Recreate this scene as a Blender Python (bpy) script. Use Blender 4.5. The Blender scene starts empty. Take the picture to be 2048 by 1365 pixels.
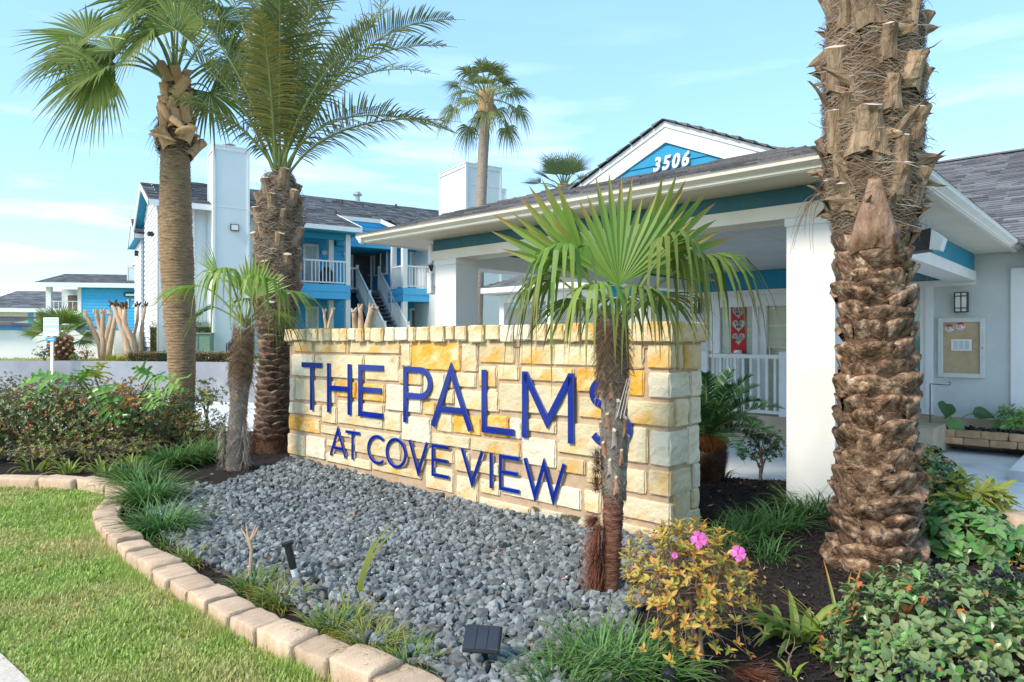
import bpy, math, random
from mathutils import Vector, Matrix, noise
R = math.radians
random.seed(7)
SC = bpy.context.scene
COL = SC.collection

# ------------------------------------------------------------------ camera, light, exposure
F = 1365.0; CX = 1024.0; CY = 680.0; H = 1.5
cam = bpy.data.objects.new('camera', bpy.data.cameras.new('camera')); COL.objects.link(cam)
cam.location = (0, 0, H); cam.rotation_euler = (R(90), 0, 0)
cam.data.sensor_width = 36; cam.data.lens = 24.0; cam.data.shift_y = -0.0012
cam.data.clip_start = 0.05; cam.data.clip_end = 2000
SC.camera = cam
SUN_AZ = R(232); SUN_EL = R(42)          # compass direction the light comes from (x=sin, y=cos), height
wd = bpy.data.worlds.new('World'); SC.world = wd; wd.use_nodes = True
nt = wd.node_tree; nt.nodes.clear()
def wn(t, **k):
    n = nt.nodes.new(t)
    for a, b in k.items(): setattr(n, a, b)
    return n
o_ = wn('ShaderNodeOutputWorld'); bg = wn('ShaderNodeBackground'); bg.inputs['Strength'].default_value = 0.15
sky = wn('ShaderNodeTexSky', sky_type='NISHITA', sun_disc=False, sun_elevation=SUN_EL, sun_rotation=SUN_AZ)
sky.air_density = 1.0; sky.dust_density = 0.6; sky.ozone_density = 1.2
tc = wn('ShaderNodeTexCoord'); sep = wn('ShaderNodeSeparateXYZ'); nt.links.new(tc.outputs['Generated'], sep.inputs[0])
# thin cirrus and low cumulus haze: noise on a stretched sky dome direction
mp = wn('ShaderNodeMapping'); mp.inputs['Scale'].default_value = (1.4, 1.4, 8.5); nt.links.new(tc.outputs['Generated'], mp.inputs[0])
nz = wn('ShaderNodeTexNoise'); nz.inputs['Scale'].default_value = 2.6; nz.inputs['Detail'].default_value = 7; nz.inputs['Roughness'].default_value = .56
nt.links.new(mp.outputs[0], nz.inputs['Vector'])
cr = wn('ShaderNodeValToRGB'); cr.color_ramp.elements[0].position = .52; cr.color_ramp.elements[1].position = .80
cr.color_ramp.elements[0].color = (0, 0, 0, 1); cr.color_ramp.elements[1].color = (1, 1, 1, 1)
nt.links.new(nz.outputs['Fac'], cr.inputs[0])
hz = wn('ShaderNodeMapRange'); hz.inputs['From Min'].default_value = 0.42; hz.inputs['From Max'].default_value = 0.02
hz.inputs['To Min'].default_value = 0.04; hz.inputs['To Max'].default_value = 1.0
nt.links.new(sep.outputs['Z'], hz.inputs['Value'])
mu = wn('ShaderNodeMath', operation='MULTIPLY'); nt.links.new(cr.outputs[0], mu.inputs[0]); nt.links.new(hz.outputs[0], mu.inputs[1])
tint = wn('ShaderNodeMix', data_type='RGBA', blend_type='MULTIPLY'); tint.inputs['Factor'].default_value = 1.0
tint.inputs['B'].default_value = (1.02, 1.0, 1.0, 1); nt.links.new(sky.outputs[0], tint.inputs['A'])
veil = wn('ShaderNodeMix', data_type='RGBA'); veil.inputs['Factor'].default_value = .50
veil.inputs['B'].default_value = (1.25, 2.75, 4.3, 1); nt.links.new(tint.outputs['Result'], veil.inputs['A'])
cm = wn('ShaderNodeMix', data_type='RGBA'); cm.inputs['B'].default_value = (5.6, 6.4, 6.8, 1)
nt.links.new(mu.outputs[0], cm.inputs['Factor']); nt.links.new(veil.outputs['Result'], cm.inputs['A'])
nt.links.new(cm.outputs['Result'], bg.inputs[0]); nt.links.new(bg.outputs[0], o_.inputs[0])
sl = bpy.data.lights.new('sun', 'SUN'); sl.energy = 2.0; sl.angle = R(14); sl.color = (1, .89, .74)
so = bpy.data.objects.new('sun', sl); COL.objects.link(so)
sd = Vector((math.sin(SUN_AZ) * math.cos(SUN_EL), math.cos(SUN_AZ) * math.cos(SUN_EL), math.sin(SUN_EL)))
so.rotation_euler = (-sd).to_track_quat('-Z', 'Y').to_euler(); so.location = sd * 50
SC.view_settings.view_transform = 'Standard'; SC.view_settings.look = 'None'
SC.view_settings.exposure = 1.18; SC.view_settings.gamma = 1; SC.view_settings.use_curve_mapping = False

# ------------------------------------------------------------------ helpers
def P(px, py, Y): return Vector(((px - CX) / F * Y, Y, H - (py - CY) / F * Y))
def G(px, py, z=0.0):
    Y = (H - z) * F / (py - CY); return Vector(((px - CX) / F * Y, Y, z))

class Frame:
    """local x = along a facade to the right, local y = into the building"""
    def __init__(s, ux, uy, ox=0, oy=0):
        s.u = Vector((ux, uy, 0)); s.n = Vector((-uy, ux, 0)); s.o = Vector((ox, oy, 0)); s.rot = math.atan2(uy, ux)
    def L(s, px, py, yl):
        r = Vector(((px - CX) / F, 1, 0)); d = s.n.dot(r); Y = (yl + s.n.dot(s.o)) / d
        p = r * Y; return s.u.dot(p) - s.u.dot(s.o), H - (py - CY) / F * Y
    def W(s, x, y, z=0): return s.o + s.u * x + s.n * y + Vector((0, 0, z))
FA = Frame(.736, -.677)                       # entrance buildings and sign
FS = Frame(.736, -.677, 1.13, 4.91)           # sign wall, origin at its near corner
FB = Frame(.8415, .5403)                      # blue apartment building
FC = Frame(.985, .174)                        # far buildings

def props(o, label=None, cat=None, group=None, kind=None):
    if label: o['label'] = label
    if cat: o['category'] = cat
    if group: o['group'] = group
    if kind: o['kind'] = kind
    return o
def thing(name, label, cat, loc=(0, 0, 0), rz=0, group=None):
    o = bpy.data.objects.new(name, None); o.empty_display_size = .1; COL.objects.link(o)
    o.location = loc; o.rotation_euler = (0, 0, rz)
    return props(o, label, cat, group)
def link(name, me, parent=None, loc=None, rot=None, scale=None, kind=None, label=None):
    o = bpy.data.objects.new(name, me); COL.objects.link(o)
    if parent: o.parent = parent
    if loc is not None: o.location = loc
    if rot is not None:
        if isinstance(rot, Matrix): o.rotation_mode = 'QUATERNION'; o.rotation_quaternion = rot.to_quaternion()
        elif hasattr(rot, 'w'): o.rotation_mode = 'QUATERNION'; o.rotation_quaternion = rot
        else: o.rotation_euler = rot
    if scale is not None: o.scale = scale
    if kind: o['kind'] = kind
    if label: o['label'] = label
    return o
def dup(o, parent=None, loc=None, rz=None, scale=None):
    c = o.copy(); COL.objects.link(c)
    if parent: c.parent = parent
    if loc is not None: c.location = loc
    if rz is not None: c.rotation_euler = (0, 0, rz)
    if scale is not None: c.scale = scale
    for ch in list(o.children): dup(ch, c)
    return c

class MB:
    def __init__(s): s.v = []; s.f = []; s.m = []; s.t = []
    def add(s, vs, fs, mi=0, t=0.0):
        b = len(s.v); s.v.extend([tuple(q) for q in vs])
        s.f.extend([tuple(b + i for i in q) for q in fs]); s.m.extend([mi] * len(fs))
        s.t.extend(t if isinstance(t, (list, tuple)) else [t] * len(vs))
    def box(s, x0, x1, y0, y1, z0, z1, mi=0, bev=0):
        if bev:
            b = bev
            ring = [(x0 + b, y0), (x1 - b, y0), (x1, y0 + b), (x1, y1 - b), (x1 - b, y1), (x0 + b, y1), (x0, y1 - b), (x0, y0 + b)]
            cx, cy = (x0 + x1) / 2, (y0 + y1) / 2
            def ins(p, k): return (p[0] + (cx - p[0]) / max(abs(cx - p[0]), 1e-6) * min(k, abs(cx - p[0])), p[1] + (cy - p[1]) / max(abs(cy - p[1]), 1e-6) * min(k, abs(cy - p[1])))
            lv = [(z0, b), (z0 + b, 0), (z1 - b, 0), (z1, b)]
            vs = []
            for z, k in lv: vs += [(*(ins(p, k) if k else p), z) for p in ring]
            fs = [tuple(reversed(range(8))), tuple(range(24, 32))]
            for j in range(3):
                for i in range(8): fs.append((j * 8 + i, j * 8 + (i + 1) % 8, (j + 1) * 8 + (i + 1) % 8, (j + 1) * 8 + i))
            s.add(vs, fs, mi); return
        s.add([(x0, y0, z0), (x1, y0, z0), (x1, y1, z0), (x0, y1, z0), (x0, y0, z1), (x1, y0, z1), (x1, y1, z1), (x0, y1, z1)],
              [(0, 3, 2, 1), (4, 5, 6, 7), (0, 1, 5, 4), (1, 2, 6, 5), (2, 3, 7, 6), (3, 0, 4, 7)], mi)
    def bar(s, a, b, w, h, mi=0, up=Vector((0, 0, 1))):
        a, b = Vector(a), Vector(b); d = (b - a).normalized(); sd_ = d.cross(up)
        if sd_.length < 1e-4: sd_ = Vector((1, 0, 0))
        sd_.normalize(); u = sd_.cross(d).normalized()
        c = [sd_ * w / 2 * i + u * h / 2 * j for i, j in ((-1, -1), (1, -1), (1, 1), (-1, 1))]
        s.add([a + q for q in c] + [b + q for q in c], [(0, 1, 2, 3), (7, 6, 5, 4), (0, 4, 5, 1), (1, 5, 6, 2), (2, 6, 7, 3), (3, 7, 4, 0)], mi)
    def tube(s, pts, rad, n=8, mi=0, cap=True, t=0.0, nz_=0, fl=1.0):
        pts = [Vector(p) for p in pts]; m = len(pts)
        if not isinstance(rad, (list, tuple)): rad = [rad] * m
        vs = []; ref = None
        for i, p in enumerate(pts):
            d = (pts[min(i + 1, m - 1)] - pts[max(i - 1, 0)]).normalized()
            if ref is None: ref = Vector((1, 0, 0)) if abs(d.x) < .9 else Vector((0, 1, 0))
            a = (ref - d * ref.dot(d)).normalized(); ref = a; b = d.cross(a)
            for k in range(n):
                an = 2 * math.pi * k / n; r = rad[i]
                if nz_: r *= 1 + nz_ * noise.noise(p * 7 + Vector((math.cos(an), math.sin(an), 0)) * 1.7)
                vs.append(p + a * math.cos(an) * r + b * math.sin(an) * r * fl)
        fs = [(i * n + k, i * n + (k + 1) % n, (i + 1) * n + (k + 1) % n, (i + 1) * n + k) for i in range(m - 1) for k in range(n)]
        if cap: fs += [tuple(reversed(range(n))), tuple(range((m - 1) * n, m * n))]
        s.add(vs, fs, mi, t)
    def quad(s, a, b, c, d, mi=0): s.add([a, b, c, d], [(0, 1, 2, 3)], mi)
    def mesh(s, name, mats, smooth=False):
        me = bpy.data.meshes.new(name); me.from_pydata(s.v, [], s.f)
        for m in (mats if isinstance(mats, (list, tuple)) else [mats]): me.materials.append(m)
        if any(s.m): me.polygons.foreach_set('material_index', s.m)
        if smooth: me.polygons.foreach_set('use_smooth', [True] * len(s.f))
        if any(s.t):
            a = me.attributes.new('tint', 'FLOAT', 'POINT'); a.data.foreach_set('value', [float(x) for x in s.t])
        me.update(); return me
    def build(s, name, mats, parent=None, smooth=False, **k): return link(name, s.mesh(name, mats, smooth), parent, **k)

# ------------------------------------------------------------------ materials
def rgb(c): return (c[0], c[1], c[2], 1)
def nodes(name):
    m = bpy.data.materials.new(name); m.use_nodes = True; n = m.node_tree; n.nodes.clear()
    out = n.nodes.new('ShaderNodeOutputMaterial'); b = n.nodes.new('ShaderNodeBsdfPrincipled'); n.links.new(b.outputs[0], out.inputs[0])
    return m, n, out, b
def mat(name, c1, c2=None, c3=None, scale=6, rough=.7, bump=.2, bscale=40, bdist=.01, stretch=(1, 1, 1), detail=6, spec=.3, metal=0,
        obj_rand=0, island=0, pos=(.35, .65), wave=None, dirt=None, coat=0):
    m, n, out, b = nodes(name); L = n.links.new
    c2 = c2 or c1
    tcn = n.nodes.new('ShaderNodeTexCoord'); mpn = n.nodes.new('ShaderNodeMapping'); mpn.inputs['Scale'].default_value = stretch
    L(tcn.outputs['Object'], mpn.inputs[0])
    tx = n.nodes.new('ShaderNodeTexNoise'); tx.inputs['Scale'].default_value = scale; tx.inputs['Detail'].default_value = detail; tx.inputs['Roughness'].default_value = .62
    if obj_rand or island:
        oi = n.nodes.new('ShaderNodeObjectInfo'); ad = n.nodes.new('ShaderNodeVectorMath'); ad.operation = 'ADD'
        sc_ = n.nodes.new('ShaderNodeMath'); sc_.operation = 'MULTIPLY'; sc_.inputs[1].default_value = 57
        L(oi.outputs['Random'], sc_.inputs[0]); L(mpn.outputs[0], ad.inputs[0]); L(sc_.outputs[0], ad.inputs[1]); L(ad.outputs[0], tx.inputs['Vector'])
    else: L(mpn.outputs[0], tx.inputs['Vector'])
    rp = n.nodes.new('ShaderNodeValToRGB'); e = rp.color_ramp.elements
    e[0].position = pos[0]; e[0].color = rgb(c1); e[1].position = pos[1]; e[1].color = rgb(c2)
    if c3:
        q = e.new(min(.98, pos[1] + .12)); q.color = rgb(c3)
    L(tx.outputs['Fac'], rp.inputs[0]); colr = rp.outputs[0]
    if obj_rand or island:
        hs = n.nodes.new('ShaderNodeHueSaturation'); mr = n.nodes.new('ShaderNodeMapRange'); k = max(obj_rand, island)
        mr.inputs['To Min'].default_value = 1 - k; mr.inputs['To Max'].default_value = 1 + k
        if island:
            gi = n.nodes.new('ShaderNodeNewGeometry'); L(gi.outputs['Random Per Island'], mr.inputs['Value'])
        else: L(oi.outputs['Random'], mr.inputs['Value'])
        L(mr.outputs[0], hs.inputs['Value']); L(colr, hs.inputs['Color']); colr = hs.outputs[0]
    if dirt:   # (colour, scale, threshold) blotches of dirt or moss
        t2 = n.nodes.new('ShaderNodeTexNoise'); t2.inputs['Scale'].default_value = dirt[1]; t2.inputs['Detail'].default_value = 8; L(mpn.outputs[0], t2.inputs['Vector'])
        r2 = n.nodes.new('ShaderNodeMapRange'); r2.inputs['From Min'].default_value = dirt[2]; r2.inputs['From Max'].default_value = dirt[2] + .12; L(t2.outputs['Fac'], r2.inputs['Value'])
        mx = n.nodes.new('ShaderNodeMix'); mx.data_type = 'RGBA'; L(r2.outputs[0], mx.inputs['Factor']); L(colr, mx.inputs['A']); mx.inputs['B'].default_value = rgb(dirt[0]); colr = mx.outputs['Result']
    L(colr, b.inputs['Base Color'])
    b.inputs['Roughness'].default_value = rough; b.inputs['Metallic'].default_value = metal
    b.inputs['Specular IOR Level'].default_value = spec; b.inputs['Coat Weight'].default_value = coat
    if bump:
        bt = n.nodes.new('ShaderNodeTexNoise'); bt.inputs['Scale'].default_value = bscale; bt.inputs['Detail'].default_value = 5; L(mpn.outputs[0], bt.inputs['Vector'])
        src = bt.outputs['Fac']
        if wave:
            wv = n.nodes.new('ShaderNodeTexWave'); wv.inputs['Scale'].default_value = wave[0]; wv.inputs['Distortion'].default_value = wave[1]; wv.bands_direction = wave[2]; wv.inputs['Detail'].default_value = 3; L(tcn.outputs['Object'], wv.inputs['Vector'])
            am = n.nodes.new('ShaderNodeMath'); am.operation = 'ADD'; L(src, am.inputs[0]); L(wv.outputs['Fac'], am.inputs[1]); src = am.outputs[0]
        bp = n.nodes.new('ShaderNodeBump'); bp.inputs['Strength'].default_value = bump; bp.inputs['Distance'].default_value = bdist
        L(src, bp.inputs['Height']); L(bp.outputs[0], b.inputs['Normal'])
    return m
def leafmat(name, c1, c2, ctip, rough=.45, trans=.3, spec=.4, patch=None):
    """c1..c2 vary from leaf to leaf, ctip is the colour of dried tips (attribute tint)"""
    m, n, out, b = nodes(name); L = n.links.new
    gi = n.nodes.new('ShaderNodeNewGeometry'); oi = n.nodes.new('ShaderNodeObjectInfo')
    a = n.nodes.new('ShaderNodeMath'); a.operation = 'ADD'; L(gi.outputs['Random Per Island'], a.inputs[0]); L(oi.outputs['Random'], a.inputs[1])
    fr = n.nodes.new('ShaderNodeMath'); fr.operation = 'FRACT'; L(a.outputs[0], fr.inputs[0])
    mx = n.nodes.new('ShaderNodeMix'); mx.data_type = 'RGBA'; mx.inputs['A'].default_value = rgb(c1); mx.inputs['B'].default_value = rgb(c2); L(fr.outputs[0], mx.inputs['Factor'])
    colr = mx.outputs['Result']
    if patch:  # (colour, colour2, scale): broad natural patches, for lawn
        tcn = n.nodes.new('ShaderNodeTexCoord'); tn = n.nodes.new('ShaderNodeTexNoise'); tn.inputs['Scale'].default_value = patch[2]; tn.inputs['Detail'].default_value = 5; L(tcn.outputs['Object'], tn.inputs['Vector'])
        mr = n.nodes.new('ShaderNodeMapRange'); mr.inputs['From Min'].default_value = .44; mr.inputs['From Max'].default_value = .62; L(tn.outputs['Fac'], mr.inputs['Value'])
        m3 = n.nodes.new('ShaderNodeMix'); m3.data_type = 'RGBA'; m3.inputs['A'].default_value = rgb(patch[0]); m3.inputs['B'].default_value = rgb(patch[1]); L(fr.outputs[0], m3.inputs['Factor'])
        m4 = n.nodes.new('ShaderNodeMix'); m4.data_type = 'RGBA'; L(mr.outputs[0], m4.inputs['Factor']); L(colr, m4.inputs['A']); L(m3.outputs['Result'], m4.inputs['B']); colr = m4.outputs['Result']
    at = n.nodes.new('ShaderNodeAttribute'); at.attribute_name = 'tint'
    m2 = n.nodes.new('ShaderNodeMix'); m2.data_type = 'RGBA'; L(at.outputs['Fac'], m2.inputs['Factor']); L(colr, m2.inputs['A']); m2.inputs['B'].default_value = rgb(ctip)
    L(m2.outputs['Result'], b.inputs['Base Color']); b.inputs['Roughness'].default_value = rough; b.inputs['Specular IOR Level'].default_value = spec
    tr = n.nodes.new('ShaderNodeBsdfTranslucent'); L(m2.outputs['Result'], tr.inputs['Color'])
    ms = n.nodes.new('ShaderNodeMixShader'); ms.inputs[0].default_value = trans; L(b.outputs[0], ms.inputs[1]); L(tr.outputs[0], ms.inputs[2]); L(ms.outputs[0], out.inputs[0])
    return m
WHITE = mat('white_paint', (.78, .79, .79), (.72, .73, .72), scale=3, rough=.55, bump=.08, bscale=60, bdist=.002)
CREAM = mat('cream_paint', (.75, .71, .62), (.68, .63, .53), scale=2.5, rough=.5, bump=.08, bscale=60, bdist=.002)
WSTUC = mat('white_stucco', (.76, .76, .73), (.70, .70, .66), scale=2, rough=.8, bump=.5, bscale=90, bdist=.004)
GREYP = mat('pale_grey_stucco', (.54, .57, .56), (.59, .62, .61), scale=2.5, rough=.8, bump=.6, bscale=80, bdist=.004)
GREYW = mat('pale_grey_panel', (.62, .68, .68), (.66, .71, .71), scale=1.5, rough=.7, bump=.1, bscale=40)
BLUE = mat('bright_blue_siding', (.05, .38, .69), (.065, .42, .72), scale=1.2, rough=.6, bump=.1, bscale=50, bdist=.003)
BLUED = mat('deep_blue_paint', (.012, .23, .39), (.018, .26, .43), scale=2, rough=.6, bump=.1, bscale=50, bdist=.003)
TEAL = mat('slate_teal_paint', (.03, .12, .17), (.045, .15, .20), scale=2, rough=.6, bump=.15, bscale=50, bdist=.003)
ROOF = mat('grey_shingle', (.10, .10, .11), (.21, .21, .215), scale=60, rough=.95, bump=.8, bscale=300, bdist=.004, island=.45, pos=(.3, .7))
GLASS = mat('window_glass', (.10, .13, .13), (.20, .24, .22), scale=1.3, rough=.08, bump=0, spec=.8, stretch=(1, 1, .5))
BLIND = mat('window_with_blinds', (.30, .40, .36), (.44, .50, .42), scale=2.2, rough=.15, bump=0, spec=.8, stretch=(1, 1, 6))
CURT = mat('pale_curtain', (.45, .47, .45), (.6, .62, .6), scale=5, rough=.5, bump=0, stretch=(6, 6, .3))
DGREY = mat('dark_grey_door', (.055, .06, .07), (.07, .075, .085), scale=3, rough=.5, bump=.05)
CONC = mat('white_concrete', (.62, .63, .62), (.74, .74, .72), scale=1.2, rough=.85, bump=.3, bscale=120, bdist=.003, dirt=((.45, .46, .46), 1.1, .58))
RETW = mat('grey_painted_concrete', (.24, .25, .27), (.32, .33, .35), scale=1.2, rough=.8, bump=.25, bscale=60, bdist=.004)
TANC = mat('tan_foundation', (.42, .33, .22), (.52, .43, .31), scale=3, rough=.9, bump=.3, bscale=60)
STEP = mat('grey_stair_paint', (.12, .12, .14), (.16, .16, .18), scale=4, rough=.7, bump=.1)
BLACK = mat('black_plastic', (.012, .012, .014), (.02, .02, .022), scale=6, rough=.35, bump=.05, spec=.5)
METAL = mat('galvanised_metal', (.35, .36, .36), (.5, .5, .5), scale=10, rough=.4, metal=.7, bump=.05)
LIGHTW = mat('frosted_glass', (.75, .75, .72), (.8, .8, .78), scale=4, rough=.3, bump=0)
CREMST = [mat('limestone_cream', (.60, .48, .28), (.70, .60, .40), (.56, .38, .16), scale=5, rough=.9, bump=.8, bscale=34, bdist=.010, obj_rand=.10, pos=(.3, .6), dirt=((.64, .42, .15), 2.6, .55)),
          mat('limestone_buff', (.56, .43, .23), (.66, .55, .34), (.58, .36, .11), scale=5, rough=.9, bump=.8, bscale=34, bdist=.010, obj_rand=.10, pos=(.35, .6), dirt=((.64, .36, .08), 2.8, .51)),
          mat('limestone_ochre', (.72, .33, .035), (.70, .46, .15), (.60, .20, .01), scale=8, rough=.9, bump=.9, bscale=26, bdist=.012, obj_rand=.08, pos=(.42, .62), dirt=((.70, .58, .34), 5, .56)),
          mat('limestone_mossy', (.50, .44, .28), (.64, .58, .42), scale=8, rough=.95, bump=1, bscale=26, bdist=.014, obj_rand=.1, dirt=((.07, .07, .05), 9, .50)),
          mat('limestone_white', (.66, .58, .42), (.75, .68, .52), (.60, .46, .25), scale=6, rough=.9, bump=.9, bscale=26, bdist=.012, obj_rand=.07, pos=(.35, .65), dirt=((.62, .48, .24), 3, .64))]
MORTAR = mat('tan_mortar', (.42, .29, .18), (.52, .38, .25), scale=9, rough=.95, bump=.8, bscale=80, bdist=.006)
NAVY = mat('glossy_blue_letter', (.0015, .014, .18), (.002, .02, .24), scale=2, rough=.12, bump=0, spec=.5)
NAVYS = mat('letter_edge', (.06, .10, .34), rough=.4, bump=0)
GRAV = mat('blue_grey_gravel', (.11, .12, .12), (.23, .245, .24), (.40, .41, .40), scale=25, rough=.85, bump=.4, bscale=120, bdist=.003, island=.5, pos=(.35, .65))
MULCH = mat('dark_mulch', (.010, .007, .006), (.035, .024, .019), (.07, .05, .04), scale=45, rough=1, bump=1, bscale=70, bdist=.02)
CHIPS = mat('bark_chips', (.014, .010, .009), (.045, .032, .026), scale=8, rough=1, bump=.3, island=.75)
SOIL = mat('lawn_soil', (.20, .17, .07), (.26, .26, .09), (.32, .27, .13), scale=3, rough=1, bump=.5, bscale=60, bdist=.01)
PINKC = mat('speckled_sidewalk', (.50, .42, .34), (.66, .58, .50), scale=60, rough=.9, bump=.4, bscale=150, bdist=.003)
EDGE = mat('peach_concrete_block', (.52, .36, .23), (.64, .47, .33), (.70, .57, .43), scale=6, rough=.92, bump=.8, bscale=60, bdist=.008, obj_rand=.14, dirt=((.34, .24, .15), 5, .62))
TANB = mat('tan_brick', (.42, .25, .14), (.56, .37, .22), scale=9, rough=.92, bump=.6, bscale=60, bdist=.006, obj_rand=.2)
BARKG = mat('palm_bark_brown', (.26, .165, .09), (.42, .28, .155), (.46, .36, .25), scale=9, rough=.95, bump=1, bscale=26, bdist=.02, stretch=(1, 1, 5))
BARKB = mat('grey_fibre_bark', (.19, .155, .125), (.34, .29, .24), scale=14, rough=.95, bump=.8, bscale=60, bdist=.01, stretch=(1, 1, 1))
BOOT = mat('weathered_leaf_base', (.07, .036, .018), (.30, .185, .11), (.60, .46, .33), scale=9, rough=.75, bump=1, bscale=26, bdist=.03, stretch=(1.6, 1.6, .9), obj_rand=.22, pos=(.38, .56), dirt=((.045, .022, .012), 11, .56))
BOOTD = mat('dark_leaf_base', (.075, .045, .03), (.24, .165, .115), (.36, .27, .20), scale=8, rough=.9, bump=1, bscale=24, bdist=.02, obj_rand=.2, pos=(.36, .6))
STUB = mat('cut_petiole_wood', (.19, .12, .07), (.42, .30, .19), (.62, .50, .37), scale=8, rough=.8, bump=.9, bscale=40, bdist=.012, stretch=(5, 5, .5), obj_rand=.22, dirt=((.14, .08, .045), 6, .6))
STUBC = mat('cut_end', (.50, .42, .32), (.60, .52, .42), scale=20, rough=.85, bump=.3)
ORANGS = mat('orange_petiole_base', (.50, .28, .12), (.66, .43, .24), (.70, .53, .35), scale=6, rough=.7, bump=.4, bscale=30, stretch=(4, 4, .6), obj_rand=.15)
FIBRE = mat('brown_palm_fibre', (.17, .10, .055), (.33, .23, .15), scale=4, rough=.9, bump=0, island=.6)
FIBG = mat('grey_palm_fibre', (.20, .165, .135), (.37, .32, .26), scale=4, rough=.9, bump=0, island=.5)
FIBR = mat('red_brown_fibre', (.14, .045, .022), (.26, .10, .055), scale=4, rough=.85, bump=0, island=.5)
TRUNKD = mat('dark_trunk_bark', (.07, .04, .022), (.17, .105, .065), scale=12, rough=1, bump=1, bscale=35, bdist=.02)  # dark brown bark for trunk cores and dark pruned knobs
CREPE = mat('pale_tan_bark', (.42, .28, .17), (.58, .42, .28), (.46, .24, .12), scale=4, rough=.85, bump=.4, bscale=30, stretch=(3, 3, .5), obj_rand=.1)
TWIG = mat('brown_twig', (.20, .125, .08), (.34, .24, .17), scale=20, rough=.9, bump=.3)
LF_FAN = leafmat('fan_palm_leaf', (.12, .24, .03), (.26, .37, .06), (.42, .22, .07), trans=.35)
LF_FAND = leafmat('deep_fan_leaf', (.085, .15, .025), (.18, .23, .05), (.24, .17, .08), trans=.3, rough=.6, spec=.2)
LF_DATE = leafmat('date_palm_leaflet', (.11, .155, .05), (.21, .24, .08), (.45, .31, .09), trans=.3, rough=.6, spec=.2)
LF_DATEY = leafmat('yellowing_leaflet', (.17, .20, .05), (.30, .27, .07), (.52, .32, .08), trans=.3)
LF_WASH = leafmat('washingtonia_leaf', (.12, .17, .045), (.22, .24, .08), (.36, .30, .14), trans=.3)
LF_PET = mat('green_petiole', (.20, .27, .09), (.30, .33, .13), (.38, .30, .12), scale=6, rough=.5, bump=.1, stretch=(1, 1, .4))
LF_LIRI = leafmat('liriope_blade', (.06, .17, .035), (.13, .28, .07), (.33, .26, .09), trans=.25)
LF_YLIR = leafmat('yellowing_blade', (.16, .27, .04), (.30, .33, .07), (.50, .27, .05), trans=.3)
LF_LILY = leafmat('lime_strap_leaf', (.24, .34, .05), (.33, .42, .09), (.42, .26, .10), trans=.35)
LF_GRASS = leafmat('lawn_grass', (.28, .44, .06), (.46, .56, .15), (.60, .56, .26), trans=.3, patch=((.60, .50, .22), (.54, .52, .18), 1.3))
LF_ROSE = leafmat('rose_leaf', (.07, .14, .04), (.20, .25, .07), (.30, .16, .06), trans=.25)
LF_RED = leafmat('reddish_young_leaf', (.38, .14, .06), (.32, .22, .07), (.4, .2, .1), trans=.3)
LF_HAW = leafmat('hawthorn_leaf', (.09, .18, .07), (.26, .32, .13), (.45, .25, .06), rough=.3, trans=.2, spec=.5)
LF_ORNG = leafmat('coral_young_leaf', (.62, .13, .06), (.66, .30, .06), (.7, .4, .2), trans=.3)
LF_AZA = leafmat('azalea_leaf', (.52, .42, .07), (.60, .28, .06), (.45, .14, .04), trans=.3)
LF_AZAG = leafmat('azalea_green_leaf', (.22, .28, .05), (.34, .34, .07), (.5, .25, .05), trans=.3)
LF_HYD = leafmat('broad_green_leaf', (.08, .24, .05), (.20, .40, .11), (.3, .3, .1), rough=.35, trans=.25)
LF_DARK = leafmat('dark_glossy_leaf', (.03, .09, .025), (.07, .15, .04), (.2, .1, .05), rough=.35, trans=.15)
LF_PHIL = leafmat('philodendron_leaf', (.14, .34, .05), (.26, .45, .09), (.48, .36, .06), rough=.3, trans=.3)
LF_CYC = leafmat('cycad_leaflet', (.025, .09, .03), (.06, .16, .05), (.2, .2, .1), rough=.3, trans=.15)
LF_DEAD = leafmat('dead_orange_leaf', (.55, .25, .05), (.45, .18, .04), (.5, .2, .05), trans=.3)
LF_FERN = leafmat('yellow_fern_leaf', (.38, .42, .06), (.50, .48, .10), (.5, .4, .1), trans=.35)
LF_BRUSH = leafmat('dry_brown_foliage', (.20, .12, .05), (.34, .20, .09), (.3, .2, .1), trans=.2)
PINK = leafmat('pink_petal', (.80, .10, .45), (.85, .20, .58), (.9, .4, .7), trans=.3)
BERRY = mat('black_berry', (.010, .010, .015), (.025, .026, .035), scale=20, rough=.35, bump=0)
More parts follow.
